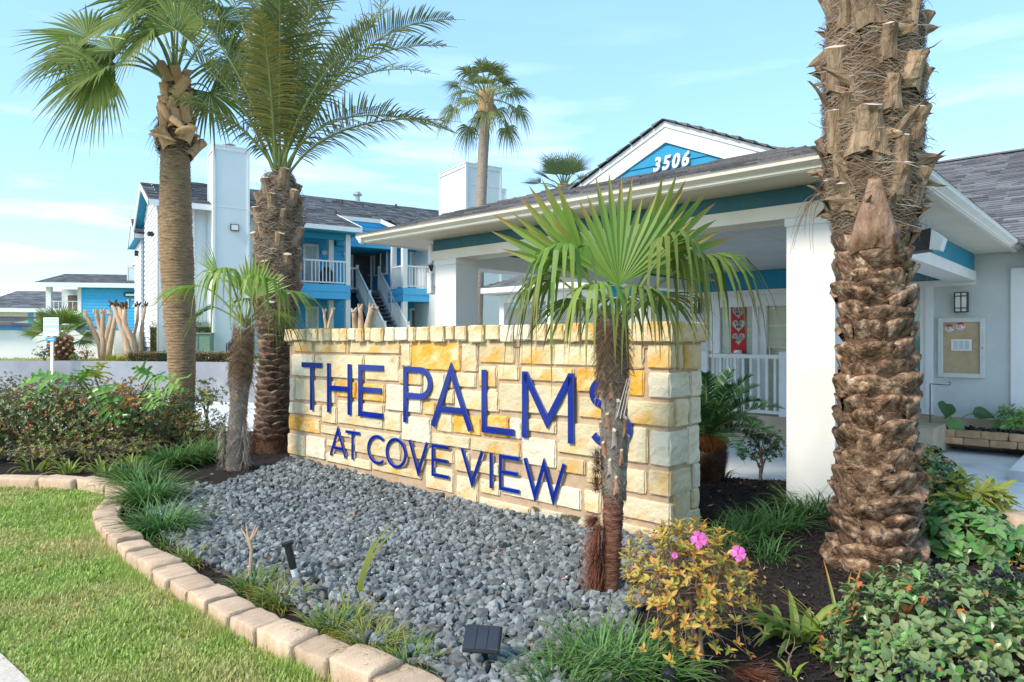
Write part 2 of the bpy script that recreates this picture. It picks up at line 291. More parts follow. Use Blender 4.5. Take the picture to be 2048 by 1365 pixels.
# ------------------------------------------------------------------ ground
def hz_(x, y):
    """height of the planting bed"""
    h = .15 * math.exp(-((x - 2.45) ** 2 + (y - 5.9) ** 2) / 1.3)
    h -= .05 * math.exp(-((x + 1.0) ** 2 + (y - 5.6) ** 2) / 4.0)
    return h + .012 * noise.noise(Vector((x * 2.1, y * 2.1, 3)))
def inpoly(x, y, poly):
    c = False; j = len(poly) - 1
    for i in range(len(poly)):
        xi, yi = poly[i]; xj, yj = poly[j]
        if (yi > y) != (yj > y) and x < (xj - xi) * (y - yi) / (yj - yi) + xi: c = not c
        j = i
    return c
def clip_sheet(name, poly, step, hfun, material, skirt=.25, kind='structure', jag=0):
    """a gridded sheet cut along a polygon outline"""
    import bmesh
    bm = bmesh.new(); pts = []
    m = len(poly)
    for i in range(m):
        a, b = Vector(poly[i]), Vector(poly[(i + 1) % m]); k = max(1, int((b - a).length / step))
        for q in range(k): pts.append(a.lerp(b, q / k))
    xs = [p.x for p in pts]; ys = [p.y for p in pts]
    from mathutils.geometry import delaunay_2d_cdt
    vs = [Vector((p.x, p.y)) for p in pts]; ed = [(i, (i + 1) % len(pts)) for i in range(len(pts))]
    x = min(xs)
    while x < max(xs):
        y = min(ys)
        while y < max(ys):
            X = x + random.uniform(-.2, .2) * step; Y = y + random.uniform(-.2, .2) * step
            if inpoly(X, Y, poly): vs.append(Vector((X, Y)))
            y += step
        x += step
    r = delaunay_2d_cdt(vs, ed, [list(range(len(pts)))], 2, 1e-5)
    V = [(v.x, v.y, hfun(v.x, v.y)) for v in r[0]]
    mb = MB(); mb.add(V, [tuple(f) for f in r[2]])
    if skirt:
        for i in range(len(pts)):
            a, b = pts[i], pts[(i + 1) % len(pts)]
            za, zb = hfun(a.x, a.y), hfun(b.x, b.y)
            mb.quad((a.x, a.y, za), (b.x, b.y, zb), (b.x, b.y, zb - skirt), (a.x, a.y, za - skirt))
    o = mb.build(name, material, smooth=False); o['kind'] = kind; return o

g = MB(); g.add([(-900, -300, -.30), (900, -300, -.30), (900, 1200, -.30), (-900, 1200, -.30)], [(0, 1, 2, 3)])
props(g.build('ground', mat('far_ground', (.20, .24, .10), (.28, .30, .16), scale=.2, bump=0)), kind='structure')
g = MB(); g.box(-40, 60, 4.5, 19.0, -.6, -.10)
props(g.build('driveway', CONC), kind='structure')
# raised walkway along the office wall, its kerb face is a grey sheet with the step's shading painted in
g = MB()
def fa_box(mb, fr, x0, x1, y0, y1, z0, z1, mi=0):
    c = [fr.W(x0, y0), fr.W(x1, y0), fr.W(x1, y1), fr.W(x0, y1)]
    mb.add([(p.x, p.y, z) for z in (z0, z1) for p in c], [(0, 3, 2, 1), (4, 5, 6, 7), (0, 1, 5, 4), (1, 2, 6, 5), (2, 3, 7, 6), (3, 0, 4, 7)], mi)
fa_box(g, FA, -1.1, 8, 9.55, 11.4, -.3, .02)
props(g.build('walkway', CONC), kind='structure')
g = MB(); fa_box(g, FA, -1.1, 8, 9.53, 9.548, -.3, .015)
props(g.build('kerb_face', mat('shaded_kerb_concrete', (.36, .38, .38), (.46, .48, .48), scale=3, bump=.3)), kind='structure')

edge_px = [(190, 1040), (203, 1068), (250, 1112), (290, 1142), (370, 1197), (440, 1240), (530, 1290), (620, 1325), (720, 1368), (810, 1412), (900, 1462), (1000, 1530)]
EP = [G(*p) for p in edge_px]
EP = [Vector((p.x, p.y)) for p in EP]
lead = [Vector((-9.5, 7.15)), Vector((-6.4, 7.12)), Vector((-5.3, 7.08)), Vector((-4.45, 7.0)), Vector((-3.95, 6.7)), Vector((-3.66, 6.25))]
EDGEPATH = lead + EP
BED = [(p.x, p.y) for p in EDGEPATH] + [(.4, 1.2), (9, 1.2), (9.2, 4.95), (5.2, 5.15), (4.25, 5.6), (3.75, 6.2), (3.2, 6.9), (2.2, 7.25), (.6, 8.8), (-1.6, 10.4), (-4.2, 11.2), (-9.5, 11.4)]
clip_sheet('garden_bed', BED, .22, lambda x, y: hz_(x, y), MULCH)
SW0, SW1 = G(0, 1300, 0), G(78, 1372, 0)
dsw = (SW1 - SW0).normalized(); A_ = SW0 - dsw * 3; B_ = SW1 + dsw * 2.5
LAWN = [(-9.5, 7.0)] + [(p.x - .02, p.y - .06) for p in EDGEPATH[1:]] + [(.3, 1.2), (B_.x + .3, 1.2), (A_.x, A_.y), (-9.5, A_.y)]
LAWN = [(-9.5, 7.1)] + [(p.x, p.y) for p in EDGEPATH[1:]] + [(.35, 1.2), (-1.1, 1.2), (SW1.x, SW1.y), (SW0.x, SW0.y), (A_.x, A_.y), (-9.5, A_.y + 1)]
lawn_h = lambda x, y: -.035 + .02 * noise.noise(Vector((x * .8, y * .8, 1)))
clip_sheet('lawn', LAWN, .25, lawn_h, SOIL)
g = MB(); nn = Vector((-dsw.y, dsw.x)) * -1.6
if (nn.x + nn.y) > 0: nn = -nn
sw = [(A_.x, A_.y), (B_.x, B_.y), (B_.x + nn.x, B_.y + nn.y), (A_.x + nn.x, A_.y + nn.y)]
g.add([(x, y, z) for z in (-.3, -.012) for x, y in sw], [(0, 3, 2, 1), (4, 5, 6, 7), (0, 1, 5, 4), (1, 2, 6, 5), (2, 3, 7, 6), (3, 0, 4, 7)])
props(g.build('sidewalk', PINKC), kind='structure')

# terrace behind the retaining wall
RW_ = [P(-260, 722, 18.6), P(160, 722, 18.6), P(620, 729, 17.0), P(900, 733, 16.0)]
t = []
for p in RW_: t.append((p.x, p.y + .22))
t += [(40, 14), (60, 140), (-90, 140), (-60, 19)]
clip = MB(); V = [(x, y, .86) for x, y in [(RW_[0].x - 20, 18.82)] + t[:3] + [(-1.2, 17.0)]]
terr = [(RW_[0].x - 30, 18.82)] + t[:3] + [(-.6, 21.5), (30, 22.0), (120, 160), (-140, 160)]
clip_sheet('terrace', terr, 4.0, lambda x, y: .86 + (.10 * min(1, max(0, y - 19.5) / 4)), mat('terrace_turf', (.26, .30, .06), (.36, .34, .10), (.24, .17, .08), scale=1.5, bump=.6, bscale=40, bdist=.02), skirt=1.2)

rw = thing('retaining_wall', 'long low grey painted concrete retaining wall beyond the rose bushes', 'wall')
def wall_seg(mb, a, b, th, z0, z1):
    d = (b - a).normalized(); n = Vector((-d.y, d.x, 0)) * th
    q = [a, b, b + n, a + n]
    mb.add([(p.x, p.y, z) for z in (z0, z1) for p in q], [(0, 3, 2, 1), (4, 5, 6, 7), (0, 1, 5, 4), (1, 2, 6, 5), (2, 3, 7, 6), (3, 0, 4, 7)])
mb = MB(); wall_seg(mb, RW_[0], RW_[1], .2, -.3, .925); mb.build('wall_panel', RETW, rw)
mb = MB(); wall_seg(mb, RW_[1] + Vector((.003, 0, 0)), RW_[2], .2, -.3, .922); mb.build('wall_panel', RETW, rw)
mb = MB(); wall_seg(mb, RW_[2], RW_[3], .2, -.3, .92); mb.build('wall_panel', RETW, rw)
# yellow and black striped wheel stop
ws = thing('wheel_stop', 'low yellow and black striped parking stop below the grey wall', 'parking stop')
a, b = P(12, 775, 18.0), P(158, 773, 18.0); n = 12
YEL = mat('yellow_stripe', (.75, .42, .03), rough=.6); 
for i in range(n):
    mb = MB(); p = a.lerp(b, i / n); q = a.lerp(b, (i + 1) / n); p.z = q.z = .13
    mb.bar(p, q, .16, .13); mb.build('stripe', YEL if i % 2 else BLACK, ws)
mb = MB(); mb.bar(Vector((a.x, 18, .02)), Vector((b.x, 18, .02)), .2, .17); mb.build('base', CONC, ws)

# ------------------------------------------------------------------ sign wall of limestone
sign = thing('sign_wall', 'limestone entrance sign wall with raised blue letters and rough cap stones', 'sign wall', (1.13, 4.91, 0), FS.rot)
SL, STH = 5.32, .47
mb = MB(); mb.box(-SL + .012, -.010, .010, STH - .012, -.15, 1.56); 
core = mb.build('mortar', MORTAR, sign)
def stone(x0, x1, y0, y1, z0, z1, m, name='stone', faces='F', rough=.016, seed=0):
    """rough faced block: box with rounded, uneven edges and a hammered face. faces: F front, E end"""
    rnd = random.Random(seed * 7919 + int(x0 * 1000) + int(z0 * 777))
    nx = max(3, min(13, int((x1 - x0) / .032))); nz2 = max(3, min(8, int((z1 - z0) / .032))); ny = max(2, min(8, int((y1 - y0) / .06)))
    def gridp(n, L_):
        e = min(.2, .009 / L_); return [0, e] + [e + (1 - 2 * e) * i / n for i in range(1, n)] + [1 - e, 1]
    us, ws, ys_ = gridp(nx, x1 - x0), gridp(nz2, z1 - z0), gridp(ny, y1 - y0)
    vs = {}; V = []; Fs = []
    cx, cy, cz = (x0 + x1) / 2, (y0 + y1) / 2, (z0 + z1) / 2
    off = Vector((rnd.random() * 50, rnd.random() * 50, rnd.random() * 50))
    def vid(i, j, k):   # i along x, j along y, k along z
        key = (i, j, k)
        if key in vs: return vs[key]
        u, v, w = us[i], ys_[j], ws[k]
        p = Vector((x0 + (x1 - x0) * u, y0 + (y1 - y0) * v, z0 + (z1 - z0) * w))
        eu, ev, ew = (u in (0, 1)), (v in (0, 1)), (w in (0, 1)); ne = eu + ev + ew
        inset = .007 * (ne - 1) if ne > 1 else 0
        q = p.copy()
        if eu: q.x += (inset + rnd.uniform(-.003, .004)) * (1 if u == 0 else -1)
        if ew: q.z += (inset + rnd.uniform(-.003, .004)) * (1 if w == 0 else -1)
        if ev: q.y += inset * (1 if v == 0 else -1)
        nn = noise.noise(p * 9 + off) * .6 + noise.noise(p * 24 + off) * .4
        if ev and ne == 1: q.y += (nn * rough * .8 - .002) * (1 if v == 0 else -1)
        if eu and ne == 1: q.x += (nn * rough * .8 - .002) * (1 if u == 0 else -1)
        if ne > 1:
            w2 = noise.noise(p * 14 + off * 2) * .011
            if ew: q.z += w2
            if eu: q.x += w2
        vs[key] = len(V); V.append(q); return vs[key]
    I, J, K = len(us) - 1, len(ys_) - 1, len(ws) - 1
    for i in range(I):
        for k in range(K): Fs.append((vid(i, 0, k), vid(i + 1, 0, k), vid(i + 1, 0, k + 1), vid(i, 0, k + 1)))
        for j in range(J): Fs.append((vid(i, j, K), vid(i + 1, j, K), vid(i + 1, j + 1, K), vid(i, j + 1, K)))
    for j in range(J):
        for k in range(K):
            Fs.append((vid(I, j, k), vid(I, j + 1, k), vid(I, j + 1, k + 1), vid(I, j, k + 1)))
            Fs.append((vid(0, j + 1, k), vid(0, j, k), vid(0, j, k + 1), vid(0, j + 1, k + 1)))
    for i in range(I):
        for j in range(J): Fs.append((vid(i, j + 1, 0), vid(i + 1, j + 1, 0), vid(i + 1, j, 0), vid(i, j, 0)))
    b = MB(); b.add([v - Vector((cx, cy, cz)) for v in V], Fs)
    me = b.mesh(name, m, smooth=False)
    return link(name, me, sign, (cx, cy, cz))
def z7(x, y): return 570 + x / 4.265, 640 + y / 4.265
def z3(x, y): return 560 + x / 2.327, 620 + y / 2.327
def z8(x, y): return 980 + x / 2.904, 640 + y / 2.904
C_, B2, O_, M_, W_ = 0, 1, 2, 3, 4
FR = [  # conv, x0, y0, x1, y1, kind
 (z7, 78, 182, 240, 278, B2), (z7, 256, 185, 520, 285, B2), (z7, 531, 185, 546, 285, C_), (z7, 558, 188, 985, 292, B2), (z7, 992, 195, 1072, 398, C_),
 (z7, 1084, 188, 1495, 438, O_), (z7, 1515, 195, 1642, 445, C_), (z7, 1663, 190, 1955, 375, B2), (z3, 1115, 153, 1272, 258, B2),
 (z7, 62, 295, 243, 485, W_), (z7, 262, 298, 670, 510, C_), (z7, 688, 305, 972, 528, C_), (z7, 975, 422, 1170, 560, B2), (z7, 1655, 392, 1803, 578, B2),
 (z7, 1452, 450, 1628, 582, C_), (z7, 1186, 450, 1362, 686, C_), (z7, 1374, 450, 1440, 580, C_),
 (z7, 42, 498, 82, 690, W_), (z7, 93, 500, 428, 715, C_), (z7, 440, 520, 606, 670, O_), (z7, 620, 540, 852, 702, O_), (z7, 868, 550, 1168, 800, W_),
 (z7, 1182, 698, 1280, 815, O_), (z7, 1376, 594, 1442, 720, C_), (z7, 1455, 592, 1826, 790, C_),
 (z7, 38, 702, 76, 800, W_), (z7, 86, 705, 308, 825, C_), (z7, 320, 730, 442, 888, C_), (z7, 455, 685, 842, 935, C_), (z7, 1294, 736, 1432, 966, C_),
 (z3, 808, 485, 935, 588, O_), (z3, 945, 486, 1062, 598, O_),
 (z7, 38, 812, 300, 975, O_), (z7, 852, 785, 992, 955, C_), (z7, 1002, 815, 1242, 1058, W_),
 (z7, 310, 895, 588, 1010, C_), (z7, 602, 930, 985, 1198, C_), (z7, 360, 1020, 590, 1115, B2), (z7, 25, 965, 170, 1168, M_ if 0 else C_), (z7, 185, 985, 346, 1195, W_),
 (z7, 358, 1130, 735, 1285, C_), (z7, 748, 1212, 1165, 1365, B2), (z7, 1010, 1072, 1200, 1200, B2), (z7, 1262, 962, 1575, 1105, C_), (z7, 1200, 1085, 1435, 1232, B2),
 (z7, 22, 1170, 80, 1250, W_), (z7, 92, 1185, 446, 1285, B2), (z7, 458, 1265, 578, 1372, C_), (z3, 337, 752, 430, 818, M_),
 (z3, 888, 590, 1117, 688, B2), (z3, 680, 722, 806, 855, C_), (z3, 822, 770, 920, 902, C_), (z3, 818, 655, 880, 758, C_), (z3, 890, 694, 1022, 775, C_),
 (z3, 932, 785, 1022, 868, C_), (z3, 435, 795, 568, 852, M_), (z3, 575, 822, 760, 890, M_), (z3, 768, 866, 922, 930, B2), (z3, 930, 870, 1162, 972, C_),
 (z3, 1035, 768, 1400, 935, W_), (z3, 1170, 915, 1460, 1030, M_), (z3, 1013, 258, 1112, 330, C_), (z3, 1125, 265, 1365, 340, B2),
 (z3, 1022, 342, 1362, 500, C_), (z3, 838, 370, 1010, 478, C_) if 0 else (z3, 965, 368, 1010, 476, C_), (z8, 505, 285, 655, 425, O_), (z8, 672, 288, 892, 445, O_), (z8, 375, 135, 672, 272, C_), (z8, 684, 138, 892, 285, B2),
 (z8, 520, 447, 790, 590, B2), (z8, 395, 590, 660, 805, C_), (z8, 674, 605, 915, 838, C_), (z8, 118, 568, 180, 695, W_), (z8, 192, 568, 380, 665, C_),
 (z8, 190, 676, 382, 865, W_), (z8, 392, 792, 552, 905, B2), (z8, 566, 822, 662, 960, C_), (z8, 674, 842, 905, 1015, C_), (z8, 550, 985, 640, 1130, C_), (z8, 654, 1005, 758, 1150, C_),
 (z8, 650, 1165, 750, 1270, B2)]
LETTER_Z = None
n_st = 0
def fw(conv, x, y):
    px, py = conv(x, y); return FS.L(px, py, 0)
for conv, a, b, c, d, k in FR:
    x0, z1_ = fw(conv, a, b); x1, z0_ = fw(conv, c, d)
    if x1 - x0 < .03: x1 = x0 + .05
    x0 = max(x0, -SL); pr = random.uniform(.004, .013)
    stone(x0, x1, -pr, .09, z0_, z1_, CREMST[k], seed=n_st); n_st += 1
def endpt(conv, x, y):   # point on the end face: local y, z
    px, py = conv(x, y); r = (px - CX) / F
    t_ = (1.13 - r * 4.91) / (r * .736 - .677); Y = 4.91 + .736 * t_; return t_, H - (py - CY) / F * Y
for a, b, c, d, k in [(918, 140, 1075, 285, B2), (925, 305, 1150, 458, W_), (804, 466, 1060, 625, B2), (932, 642, 1138, 855, W_), (925, 868, 1160, 1030, C_), (772, 1022, 1058, 1198, C_), (762, 1178, 1045, 1296, C_)]:
    x0, z1_ = fw(z8, a, b); t1, z0_ = endpt(z8, c, (b + d) / 2 + (d - b) / 2); t1 = max(t1, .05)
    zc0 = fw(z8, 1040, d)[1]
    stone(x0, .012, -.012, t1, zc0, z1_, CREMST[k], seed=n_st); n_st += 1
for a, b, c, d, k in [(1086, 142, 1112, 285, C_), (1122, 142, 1226, 283, B2), (1162, 302, 1224, 440, W_), (1074, 465, 1150, 612, C_), (1162, 455, 1222, 598, W_), (1146, 622, 1214, 826, W_), (1182, 838, 1218, 970, W_), (1066, 1012, 1156, 1130, C_), (1172, 985, 1212, 1084, C_), (1058, 1148, 1212, 1290, C_)]:
    t0, z1_ = endpt(z8, a, b); t1, z0_ = endpt(z8, c, d)
    if t1 - t0 < .04: t1 = t0 + .045
    stone(-.09, random.uniform(.004, .016), max(t0, .02), min(t1, STH + .01), z0_, z1_, CREMST[k], seed=n_st); n_st += 1
# cap course
x = -SL - .02; rc = random.Random(5)
while x < -.62:
    w = rc.choice([.10, .12, .14, .15, .17, .19]) ; z0_ = 1.487 + rc.uniform(-.012, .012)
    stone(x, min(x + w, -.42), -.045 - rc.uniform(0, .02), STH + .03, z0_, 1.628 + rc.uniform(-.006, .006), CREMST[rc.choice([C_, C_, B2, W_, C_])], name='cap_stone', seed=n_st, rough=.02); n_st += 1
    x += w + rc.uniform(.014, .035)
for x0, x1 in ((x, -.335), (-.32, .045)):
    stone(x0, x1, -.05, STH + .045, 1.483, 1.632, CREMST[B2 if x1 > 0 else C_], name='cap_stone', seed=n_st); n_st += 1
mb = MB(); mb.box(-SL + .0, .0, -.005, STH + .01, 1.44, 1.615); mb.build('mortar', MORTAR, sign)

# letters: strokes cut from thick plate, standing off the wall
def stroke_poly(pts, w, closed=False):
    pts = [Vector(p) for p in pts]; n = len(pts); Lf, Rt = [], []
    for i in range(n):
        a = pts[i - 1] if i or closed else pts[0]; b = pts[i]; c = pts[(i + 1) % n] if i < n - 1 or closed else pts[-1]
        d1 = (b - a).normalized() if (b - a).length else (c - b).normalized(); d2 = (c - b).normalized() if (c - b).length else d1
        n1 = Vector((-d1.y, d1.x)); n2 = Vector((-d2.y, d2.x)); m_ = (n1 + n2).normalized(); k = w / 2 / max(.35, m_.dot(n1))
        Lf.append(b + m_ * k); Rt.append(b - m_ * k)
    return Lf, Rt
def arc(cx, cy, rx, ry, a0, a1, n=14): return [(cx + rx * math.cos(R(a0 + (a1 - a0) * i / n)), cy + ry * math.sin(R(a0 + (a1 - a0) * i / n))) for i in range(n + 1)]
def glyph(ch, w, h, s):
    k = s / 2
    return {'T': [([(0, h - k), (w, h - k)], 0), ([(w / 2, h - s), (w / 2, 0)], 0)],
            'H': [([(k, 0), (k, h)], 0), ([(w - k, 0), (w - k, h)], 0), ([(s, h / 2), (w - s, h / 2)], 0)],
            'E': [([(k, 0), (k, h)], 0), ([(s, h - k), (w, h - k)], 0), ([(s, h * .52), (w * .93, h * .52)], 0), ([(s, k), (w, k)], 0)],
            'P': [([(k, 0), (k, h)], 0), ([(s, h - k)] + arc(w - k - h * .26, h * .715, h * .26, h * .285 - k, 90, -90, 16) + [(s, h * .43 + k)], 0)],
            'A': [([(k * .9, 0), (w / 2, h - k * .4), (w - k * .9, 0)], 0), ([(w * .235, h * .3), (w * .765, h * .3)], 0)],
            'L': [([(k, 0), (k, h)], 0), ([(s, k), (w, k)], 0)],
            'M': [([(k, 0), (k, h)], 0), ([(w - k, 0), (w - k, h)], 0), ([(k * 1.2, h - k * .9), (w / 2, h * .27), (w - k * 1.2, h - k * .9)], 0)],
            'S': [(arc(w * .5, h * .745, w * .40, h * .255 - k, 28, 215, 16) + arc(w * .5, h * .275, w * .43, h * .275 - k, 55, -150, 18), 0)],
            'C': [(arc(w * .58, h / 2, w * .58 - k, h / 2 - k, 52, 308, 24), 0)],
            'O': [(arc(w / 2, h / 2, w / 2 - k, h / 2 - k, 0, 360, 32)[:-1], 1)],
            'V': [([(k * .9, h), (w / 2, k * .4), (w - k * .9, h)], 0)],
            'I': [([(w / 2, 0), (w / 2, h)], 0)],
            'W': [([(k * .8, h), (w * .28, k * .4), (w * .5, h * .93), (w * .72, k * .4), (w - k * .8, h)], 0)]}[ch]
def letter(ch, px0, px1, zb, zt, s, pyr=700):
    x0 = FS.L(px0, pyr, -.035)[0]; x1 = FS.L(px1, pyr, -.035)[0]; w = x1 - x0; h = zt - zb
    mb = MB()
    for pts, cl in glyph(ch, w, h, s):
        Lf, Rt = stroke_poly(pts, s, cl); n = len(Lf); m_ = n if cl else n - 1
        vs = []
        for y in (-.036, -.033, -.022):
            e = .002 if y == -.036 else 0
            for q, sg in ((Lf, 1), (Rt, -1)):
                for i in range(n):
                    c = (Lf[i] + Rt[i]) / 2; v = q[i] + (c - q[i]).normalized() * e
                    vs.append((x0 + v.x, y, zb + v.y))
        fs = []; mi = []
        for i in range(m_):
            j = (i + 1) % n
            fs.append((i, n + i, n + j, j)); 
        mb.add(vs, fs, 0)
        b = len(mb.v) - len(vs); f2 = []
        for i in range(m_):
            j = (i + 1) % n
            for a_ in (0, 1):
                o1, o2 = a_ * 2 * n, (a_ + 1) * 2 * n
                f2.append((o1 + i, o1 + j, o2 + j, o2 + i)); f2.append((o1 + n + j, o1 + n + i, o2 + n + i, o2 + n + j))
            f2.append((4 * n + i, 4 * n + j, 5 * n + j, 5 * n + i))
        if not cl:
            for a_ in (0, 1):
                o1, o2 = a_ * 2 * n, (a_ + 1) * 2 * n
                f2.append((o1, o2, o2 + n, o1 + n)); f2.append((o1 + n - 1, o1 + 2 * n - 1, o2 + 2 * n - 1, o2 + n - 1))
        mb.f.extend([tuple(b + i for i in q) for q in f2]); mb.m.extend([1 if 1 else 0] * len(f2))
    # pegs to the wall
    for u in (.2, .8):
        pass
    return mb.build('letter', [NAVY, NAVYS], sign)
ZB, ZT = .667, 1.231
for ch, a, b in (('T', 603, 642.5), ('H', 653.7, 701), ('E', 716, 765.5), ('P', 806, 863), ('A', 861, 944), ('L', 962.5, 1027), ('M', 1043.5, 1147), ('S', 1176, 1263)):
    letter(ch, a, b, ZB, ZT, .060)
for ch, a, b in (('A', 659, 692), ('T', 691, 718), ('C', 734, 769), ('O', 771, 812), ('V', 816.5, 855.5), ('E', 862.5, 896.5), ('V', 921, 966), ('I', 976.5, 986), ('E', 997.5, 1037.5), ('W', 1046.5, 1130)):
    letter(ch, a, b, .180, .494, .033)

# ------------------------------------------------------------------ shingled roof slopes
def slope(name, parent, fn, rows, expo, tab, mats_=None, mi=0, thick=.02, seed=1):
    """fn(row t) -> (left point, right point) along course at height fraction; each tab a thin slab with its own lift"""
    rr = random.Random(seed); mb = MB()
    for i in range(rows):
        a0, b0 = fn(i / rows); a1, b1 = fn((i + 1) / rows)
        w = (b0 - a0).length
        if w < .02: continue
        k = max(1, int(w / tab)); d = (b0 - a0).normalized(); up = ((a1 + b1) / 2 - (a0 + b0) / 2)
        nrm = d.cross(up).normalized()
        if nrm.z < 0: nrm = -nrm
        cuts = [0] + sorted(max(.004, min(.996, (q + rr.uniform(-.3, .3)) / k)) for q in range(1, k)) + [1]
        for q in range(len(cuts) - 1):
            u0, u1 = cuts[q], cuts[q + 1]; lf = thick * rr.uniform(.65, 1.35); dr = rr.uniform(-.12, .12) * up if i else Vector((0, 0, 0))
            p0, p1 = a0.lerp(b0, u0) + dr, a0.lerp(b0, u1) + dr; p2, p3 = a1.lerp(b1, u1), a1.lerp(b1, u0)
            mb.add([p0 - nrm * .012, p1 - nrm * .012, p0 + nrm * lf, p1 + nrm * lf, p2 + nrm * .001, p3 + nrm * .001], [(0, 1, 3, 2), (2, 3, 4, 5), (0, 2, 5), (1, 4, 3)], mi)
    o = mb.build(name, mats_ or ROOF, parent); o['kind'] = 'stuff'; return o
def siding(mb, a, b, z0, z1, out, expo=.18, mi=0):
    """lap boards between plan points a, b (Vectors); out = outward unit normal"""
    z = z0
    while z < z1 - .01:
        zt = min(z + expo, z1); o1 = out * .030; o0 = out * .003
        q = [a + o1, b + o1, b + o0, a + o0]
        mb.add([(a.x + o1.x, a.y + o1.y, z), (b.x + o1.x, b.y + o1.y, z), (b.x + o0.x, b.y + o0.y, zt), (a.x + o0.x, a.y + o0.y, zt), (a.x - out.x * .01, a.y - out.y * .01, z), (b.x - out.x * .01, b.y - out.y * .01, z)],
               [(0, 1, 2, 3), (4, 5, 1, 0)], mi)
        z = zt
def V2(x, y): return Vector((x, y, 0))
def window(parent, x0, x1, y, z0, z1, frame=.07, mull=(), glass=GLASS, fm=WHITE, trans=(), name='window', depth=.05):
    """frame part with a pane sub-part on the facade plane y (outward = -y)"""
    f = MB(); d = depth
    f.box(x0 - frame, x0, y - d, y, z0 - frame, z1 + frame); f.box(x1, x1 + frame, y - d, y, z0 - frame, z1 + frame)
    f.box(x0, x1, y - d, y, z1, z1 + frame); f.box(x0, x1, y - d, y, z0 - frame, z0)
    for m_ in mull: f.box(m_ - .025, m_ + .025, y - d * .8, y, z0, z1)
    for m_ in trans: f.box(x0, x1, y - d * .7, y - .002, m_ - .02, m_ + .02)
    o = f.build(name, fm, parent)
    g_ = MB(); g_.box(x0, x1, y - .015, y - .004, z0, z1); g_.build('pane', glass, o); return o
def railing(parent, pts, z0, z1, sp=.12, name='railing', post=True):
    """rail part with baluster sub-parts; pts = plan points in the parent's frame"""
    rl, rb_ = MB(), MB()
    for a, b in zip(pts, pts[1:]):
        rl.bar(a + Vector((0, 0, z1)), b + Vector((0, 0, z1)), .07, .06); rb_.bar(a + Vector((0, 0, z0 + .06)), b + Vector((0, 0, z0 + .06)), .05, .05)
    ro = rl.build(name, WHITE, parent); rb_.build('bottom_rail', WHITE, ro)
    bm_ = MB(); bm_.box(-.018, .018, -.018, .018, 0, z1 - z0 - .12); me = bm_.mesh('baluster', WHITE)
    for a, b in zip(pts, pts[1:]):
        n = max(1, int((b - a).length / sp))
        for i in range(1, n):
            p = a.lerp(b, i / n); link('baluster', me, ro, (p.x, p.y, z0 + .09))
    if post:
        pm = MB(); pm.box(-.055, .055, -.055, .055, 0, z1 - z0 + .08, bev=.008); me2 = pm.mesh('post', WHITE)
        for p in pts: link('post', me2, ro, (p.x, p.y, z0))
    return ro

# ------------------------------------------------------------------ carport (porte cochere)
cp = thing('carport', 'cream and white entrance carport with hipped shingle roof and street number', 'carport', rz=FA.rot)
cxL, cxR, cy0, cy1 = -7.46, -1.22, 5.13, 12.02; zG = 2.844; zS = 2.76
colw = .38
for (x0, y0) in ((-6.536, 5.68), (-2.147, 5.68)):
    m_ = MB(); m_.box(x0, x0 + colw, y0, y0 + colw, -.3, 2.43); m_.box(x0 - .012, x0 + colw + .012, y0 - .012, y0 + colw + .012, 2.43, 2.498)
    m_.build('column', WSTUC, cp)
# beams: cream lower wrap, slate upper face
for nm, bx in (('beam', (-6.60, -1.765, 5.668, 6.00)),):
    m_ = MB(); m_.box(bx[0], bx[1], bx[2], bx[3], 2.50, 2.615); m_.build('beam', CREAM, cp)
m_ = MB(); m_.box(-6.60, -1.79, 5.70, 5.97, 2.617, 2.757); m_.build('frieze_board', TEAL, cp)
m_ = MB(); m_.box(-2.10, -1.765, 6.01, 11.98, 2.36, 2.50); m_.build('beam', WHITE, cp)
m_ = MB(); m_.box(-2.07, -1.79, 6.01, 11.98, 2.502, 2.757); m_.build('frieze_board', BLUED, cp)
m_ = MB(); m_.box(-6.60, -6.24, 6.01, 11.98, 2.42, 2.615); m_.build('beam', WHITE, cp)
m_ = MB(); m_.box(-6.57, -6.27, 6.01, 11.98, 2.617, 2.757); m_.build('frieze_board', TEAL, cp)
# soffit and ceiling
m_ = MB(); m_.box(cxL + .05, cxR - .05, cy0 + .05, cy1, zS - .0, zS + .02); m_.build('soffit', CREAM, cp)
m_ = MB()
for i in range(24):
    x0 = -6.23 + i * .1725
    m_.box(x0, x0 + .168, 6.02, 11.97, 2.742, 2.757)
m_.build('ceiling', mat('grey_ceiling_paint', (.42, .45, .46), (.47, .50, .50), scale=3, bump=.1), cp)
# fascia and gutters: profile swept along the three open eaves
def gutter(a, b, out, parent, m, z0=zS, z1=zG):
    prof = [(0, z0 - .012), (.035, z0 - .012), (.055, z0 + .02), (.10, z0 + .05), (.105, z1 - .01), (.115, z1), (.10, z1 + .002), (.092, z1 - .012), (0, z1 - .012)]
    mb = MB(); n = len(prof)
    vs = [(p.x + out.x * r_, p.y + out.y * r_, z) for p in (a, b) for r_, z in prof]
    mb.add(vs, [(i, (i + 1) % n, n + (i + 1) % n, n + i) for i in range(n)] + [tuple(reversed(range(n))), tuple(range(n, 2 * n))]); return mb.build('gutter', m, parent)
gutter(V2(cxL, cy0 + .1), V2(cxR, cy0 + .1), V2(0, -1), cp, CREAM)
gutter(V2(cxR - .1, cy0), V2(cxR - .1, cy1), V2(1, 0), cp, WHITE)
gutter(V2(cxL + .1, cy0), V2(cxL + .1, cy1), V2(-1, 0), cp, WHITE)
m_ = MB(); m_.box(cxL + .08, cxR - .08, cy0 + .105, cy0 + .13, zS - .004, zG); m_.box(cxR - .13, cxR - .105, cy0 + .13, cy1, zS - .02, zG); m_.box(cxL + .105, cxL + .13, cy0 + .13, cy1, zS - .004, zG)
m_.build('fascia', CREAM, cp)
